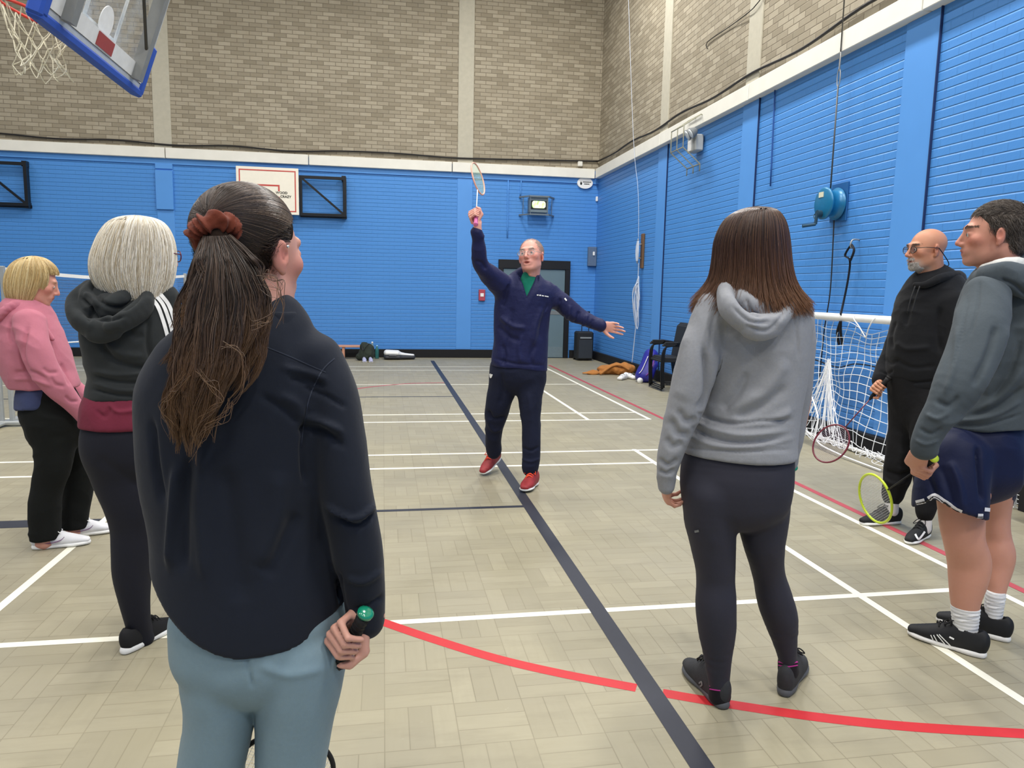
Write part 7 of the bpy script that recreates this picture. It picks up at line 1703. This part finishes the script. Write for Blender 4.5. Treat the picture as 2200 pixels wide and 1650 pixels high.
    c_ = W(2040, 1100, Y-.08); vd_ = nrm(V3(c_[0], c_[1], 0)); u_ = V3(vd_[1], -vd_[0], 0); ah = px2m(c_, 72); zf_ = W(2140, 1103, Y+.03)[2]
    ts_ = np.array([-1.3, -1, -.72, -.44, -.1, .24, .6, 1.0, 1.4]); py_ = [1087, 1087, 1080, 1069, 1082, 1098, 1109, 1117, 1117]
    zs_ = [W(2040+72*max(-1, min(1, t)), y, 1)[2] for t, y in zip(ts_, py_)]
    zs_ = []
    for t, y in zip(ts_, py_):
        tt = max(-1, min(1, t)); P_ = c_+u_*ah*tt-vd_*.12*math.sqrt(1-tt*tt)*.97; zs_.append(W(2040+72*tt, y, P_[1])[2])
    def hem(X, Yy, Zz):
        t_ = ((X-c_[0])*u_[0]+(Yy-c_[1])*u_[1])/ah; w_ = (X-c_[0])*vd_[0]+(Yy-c_[1])*vd_[1]
        zb = np.interp(t_, ts_, zs_).astype(np.float32); return np.where(w_ > .115, zf_, zb)-Zz
    v.func(hem, .003)
    sho = soft('shorts', v, ns, par, wrinkle(.004, 8, 8, 7), [([(2040, 990), (2060, 1040), (2070, 1100)], 8, .008), ([(2100, 960), (2105, 1020), (2112, 1080)], 5, -.014), ([(1990, 1010), (2000, 1040), (2010, 1066)], 7, -.008), ([(2020, 1000), (2038, 1050), (2048, 1090)], 8, -.006)], 2)
    sl_ = sho
    bv = bvh_of([sl_]); hm_ = [(1969, 1084), (1990, 1078), (2009, 1069), (2030, 1082), (2055, 1099), (2085, 1110), (2111, 1112)]
    wt = plain('white_hem_trim', (228, 228, 232), .6)
    marks('hem_trim', bv, [([(x, y-4) for x, y in hm_], 9)], wt, sho, step=3, lift=.003)
    marks('hem_trim_line', bv, [([(x, y-2) for x, y in hm_], 1.6)], m_black, sho, step=3, lift=.0045)
    bv = bvh_of([sho]); marks('hem_trim', bv, [([(2114, 1094), (2140, 1096), (2164, 1094)], 8)], wt, sho, step=3, lift=.003)
    marks('small_emblem', bvh_of([sho]), [([(2004, 976), (2014, 978)], 3), ([(2002, 982), (2012, 984)], 2)], m_grey, sho, step=2, lift=.004)
    # socks, shoes
    ws = cloth('white_ribbed_sock', (222, 222, 222), .95)
    bvb = None
    for L, i, yy, YY in ((legA, 7, 1306, Y-.07), (legB, 7, 1278, Y+.025)):
        rows = [(L[i][0]-2, L[i][1]+2, yy, YY, .045), (L[i+1][0]-3, L[i+1][1]+3, yy+30, YY, .043), (L[i+2][0]-3, L[i+2][1]+3, yy+66, YY, .043)]
        so = garment('sock', [evs(*rows), ('cut', W(2000, yy, YY), Z)], ws, par, h=.004, disp=lambda v, N: .0012*np.sin(v[:, 2]*420)); bv = bvh_of([so])
        xl, xr = rows[0][0], rows[0][1]
        for dy in (14, 24): marks('sock_stripe', bv, [([(xl+1, yy+dy), ((xl+xr)/2, yy+dy+3), (xr-1, yy+dy)], 4)], plain('pale_grey_stripe', (244, 244, 244), .8), so, step=3, lift=.003)
    mu = plain('black_court_shoe', (24, 25, 28), .65, var=.15, scale=50); gum = plain('white_and_gum_sole', (232, 230, 226), .5)
    h1, t1 = WZ(2098, 1416), WZ(1945, 1366); L1 = .30
    dd_ = nrm(t1-h1); an1, an2 = ev(*legA[-1])[0], ev(*legB[-1])[0]; h1 = V3(an1[0], an1[1]-.03, 0)-dd_*.062; t1 = h1+dd_
    s1_ = shoe(par, h1, h1+dd_*L1, mu, gum, MATS['black_lace'], 1.05, sole_h=1.2)
    h2 = V3(an2[0], an2[1]-.01, 0)-dd_*.062; s2_ = shoe(par, h2, h2+dd_*.29, mu, gum, MATS['black_lace'], 1.0, sole_h=1.2)
    bv = bvh_of([s1_]); marks('white_slash', bv, [([(2000, 1364), (2012, 1388)], 2), ([(2006, 1364), (2020, 1388)], 2), ([(2013, 1363), (2040, 1394)], 2), ([(2018, 1363), (2054, 1398)], 2), ([(2040, 1368), (2050, 1373)], 3.5)], m_white, s1_, step=2, lift=.003)
    # hoodie
    gm = cloth('slate_grey_jersey', (74, 82, 88), .92, heather=.02, sheen=.2, fold=.35)
    bd = evs((2120, 2215, 590, Y+.02, .08), (2092, 2250, 620, Y, .14), (2072, 2268, 665, Y, .165), (2062, 2266, 730, Y, .17), (2058, 2250, 800, Y, .165), (2048, 2225, 860, Y, .16), (2036, 2205, 900, Y, .16), (2024, 2196, 930, Y, .155), (2020, 2192, 965, Y, .15))
    s1 = evs((2075, 2165, 635, Y-.12, .07), (2056, 2158, 700, Y-.18, .08), (2036, 2138, 765, Y-.22, .08), (2010, 2108, 825, Y-.25, .072), (1990, 2066, 880, Y-.25, .06), (1972, 2036, 920, Y-.245, .048), (1963, 2018, 950, Y-.24, .04), (1962, 2014, 966, Y-.235, .037))
    s2 = evs((2190, 2260, 640, Y+.12, .07), (2215, 2290, 720, Y+.17, .08), (2215, 2285, 820, Y+.18, .07), (2215, 2270, 930, Y+.16, .05))
    lines = [([(2060, 700), (2052, 780), (2030, 850)], 7, .008), ([(2140, 700), (2125, 760), (2090, 830)], 8, -.012), ([(2170, 700), (2150, 780), (2115, 850)], 9, .010), ([(2195, 730), (2170, 800), (2130, 860)], 7, -.010), ([(2200, 790), (2160, 840), (2110, 880)], 7, .010), ([(2200, 830), (2150, 870), (2080, 895)], 6, -.010), ([(2195, 860), (2130, 895), (2060, 905)], 5, .008), ([(2195, 890), (2120, 912), (2050, 915)], 3, -.006),
             ([(2010, 860), (2040, 872), (2060, 850)], 6, -.008), ([(1990, 890), (2015, 900), (2040, 885)], 5, .006), ([(1975, 920), (2000, 932), (2025, 918)], 4, -.006), ([(2080, 640), (2066, 720), (2050, 790)], 2, -.004), ([(2105, 600), (2100, 660), (2085, 720)], 3, -.005), ([(1966, 945), (1990, 955), (2016, 946)], 3, .005)]
    o = garment('hoodie', [bd, ('cut', W(2100, 934, Y-.15), nrm(V3(0.05, 0, -1))), (s1, .02), (s2, .02)], gm, par, h=.006, disp=wrinkle(.005, 8, 11, 10), lines=lines)
    hd = Loft([st(2098, 603, Y-.04, 11, .04), (st(2125, 592, Y-.12, 14, .045)), st(2165, 592, Y-.16, 19, .05), st(2210, 610, Y-.15, 24, .06), st(2245, 625, Y-.04, 26, .06)], u=None)
    hw = Loft([st(2112, 585, Y-.03, 10, .03), st(2138, 576, Y-.09, 11, .03), st(2175, 572, Y-.12, 13, .035), st(2215, 580, Y-.09, 15, .04)], u=None)
    garment('hood', [hd, (Ell(W(2200, 620, Y), (.12, .14, .07)), .03)], gm, o, h=.005, k=.012, disp=wrinkle(.003, 12, 14, 4), lines=[([(2150, 600), (2180, 612), (2210, 640)], 4, -.008)])
    garment('hood_lining', [hw], cloth('pale_grey_lining', (206, 206, 202), .9, fold=.8), o, h=.005, disp=wrinkle(.003, 14, 14, 2))
    return par
for fn in ('woman_grey', 'woman_front', 'woman_white', 'woman_pink', 'coach', 'man_bald', 'man_shorts'):
    if fn in globals(): globals()[fn]()
# ------------------------------------------------------------------ the rackets they hold
def facing(k, tilt):
    d = nrm(RK[k][1]-RK[k][0]); v = nrm(RK[k][0]-CAMP); s_ = nrm(np.cross(v, d)); n_ = np.cross(d, s_); a = math.radians(tilt); return s_*math.cos(a)+n_*math.sin(a)
if 'coach' in RK: racket(*RK['coach'], facing('coach', 62), 'racket with peach frame held overhead by the man in navy', m_pinkf, m_pinkg, m_pinkg, m_white, m_strg, 'badminton rackets')
if 'bald' in RK: racket(*RK['bald'], facing('bald', 25), 'racket with dark red frame held low by the bald man', m_dred, m_blkg, m_blkg, m_dred, m_strp, 'badminton rackets')
if 'shorts' in RK: racket(*RK['shorts'], facing('shorts', 18), 'racket with neon yellow frame held by the man in shorts', m_yel, m_blkg, m_yel, m_blkg, m_strw, 'badminton rackets')
if 'grey' in RK: racket(*RK['grey'], CR, 'racket with green butt held in front of the legs of the woman in grey', m_yel, m_blkg, m_green, m_white, m_strw, 'badminton rackets')
if 'front' in RK: racket(*RK['front'], CR, 'racket with green butt held beside pale leggings of the nearest woman', m_blkg, m_blkg, m_green, m_blkg, m_strw, 'badminton rackets')
# a white trainer glimpsed between the standing women
P = WZ(236, 1064); sh = empty('trainer', tuple(P), 'white trainer partly hidden behind the legs of the woman with white hair', 'shoe')
shoe(sh, P+V3(.10, .12, 0), P+V3(-.0, -.14, 0), MATS['white_trainer_mesh'] if 'white_trainer_mesh' in MATS else m_white, m_white, m_white)
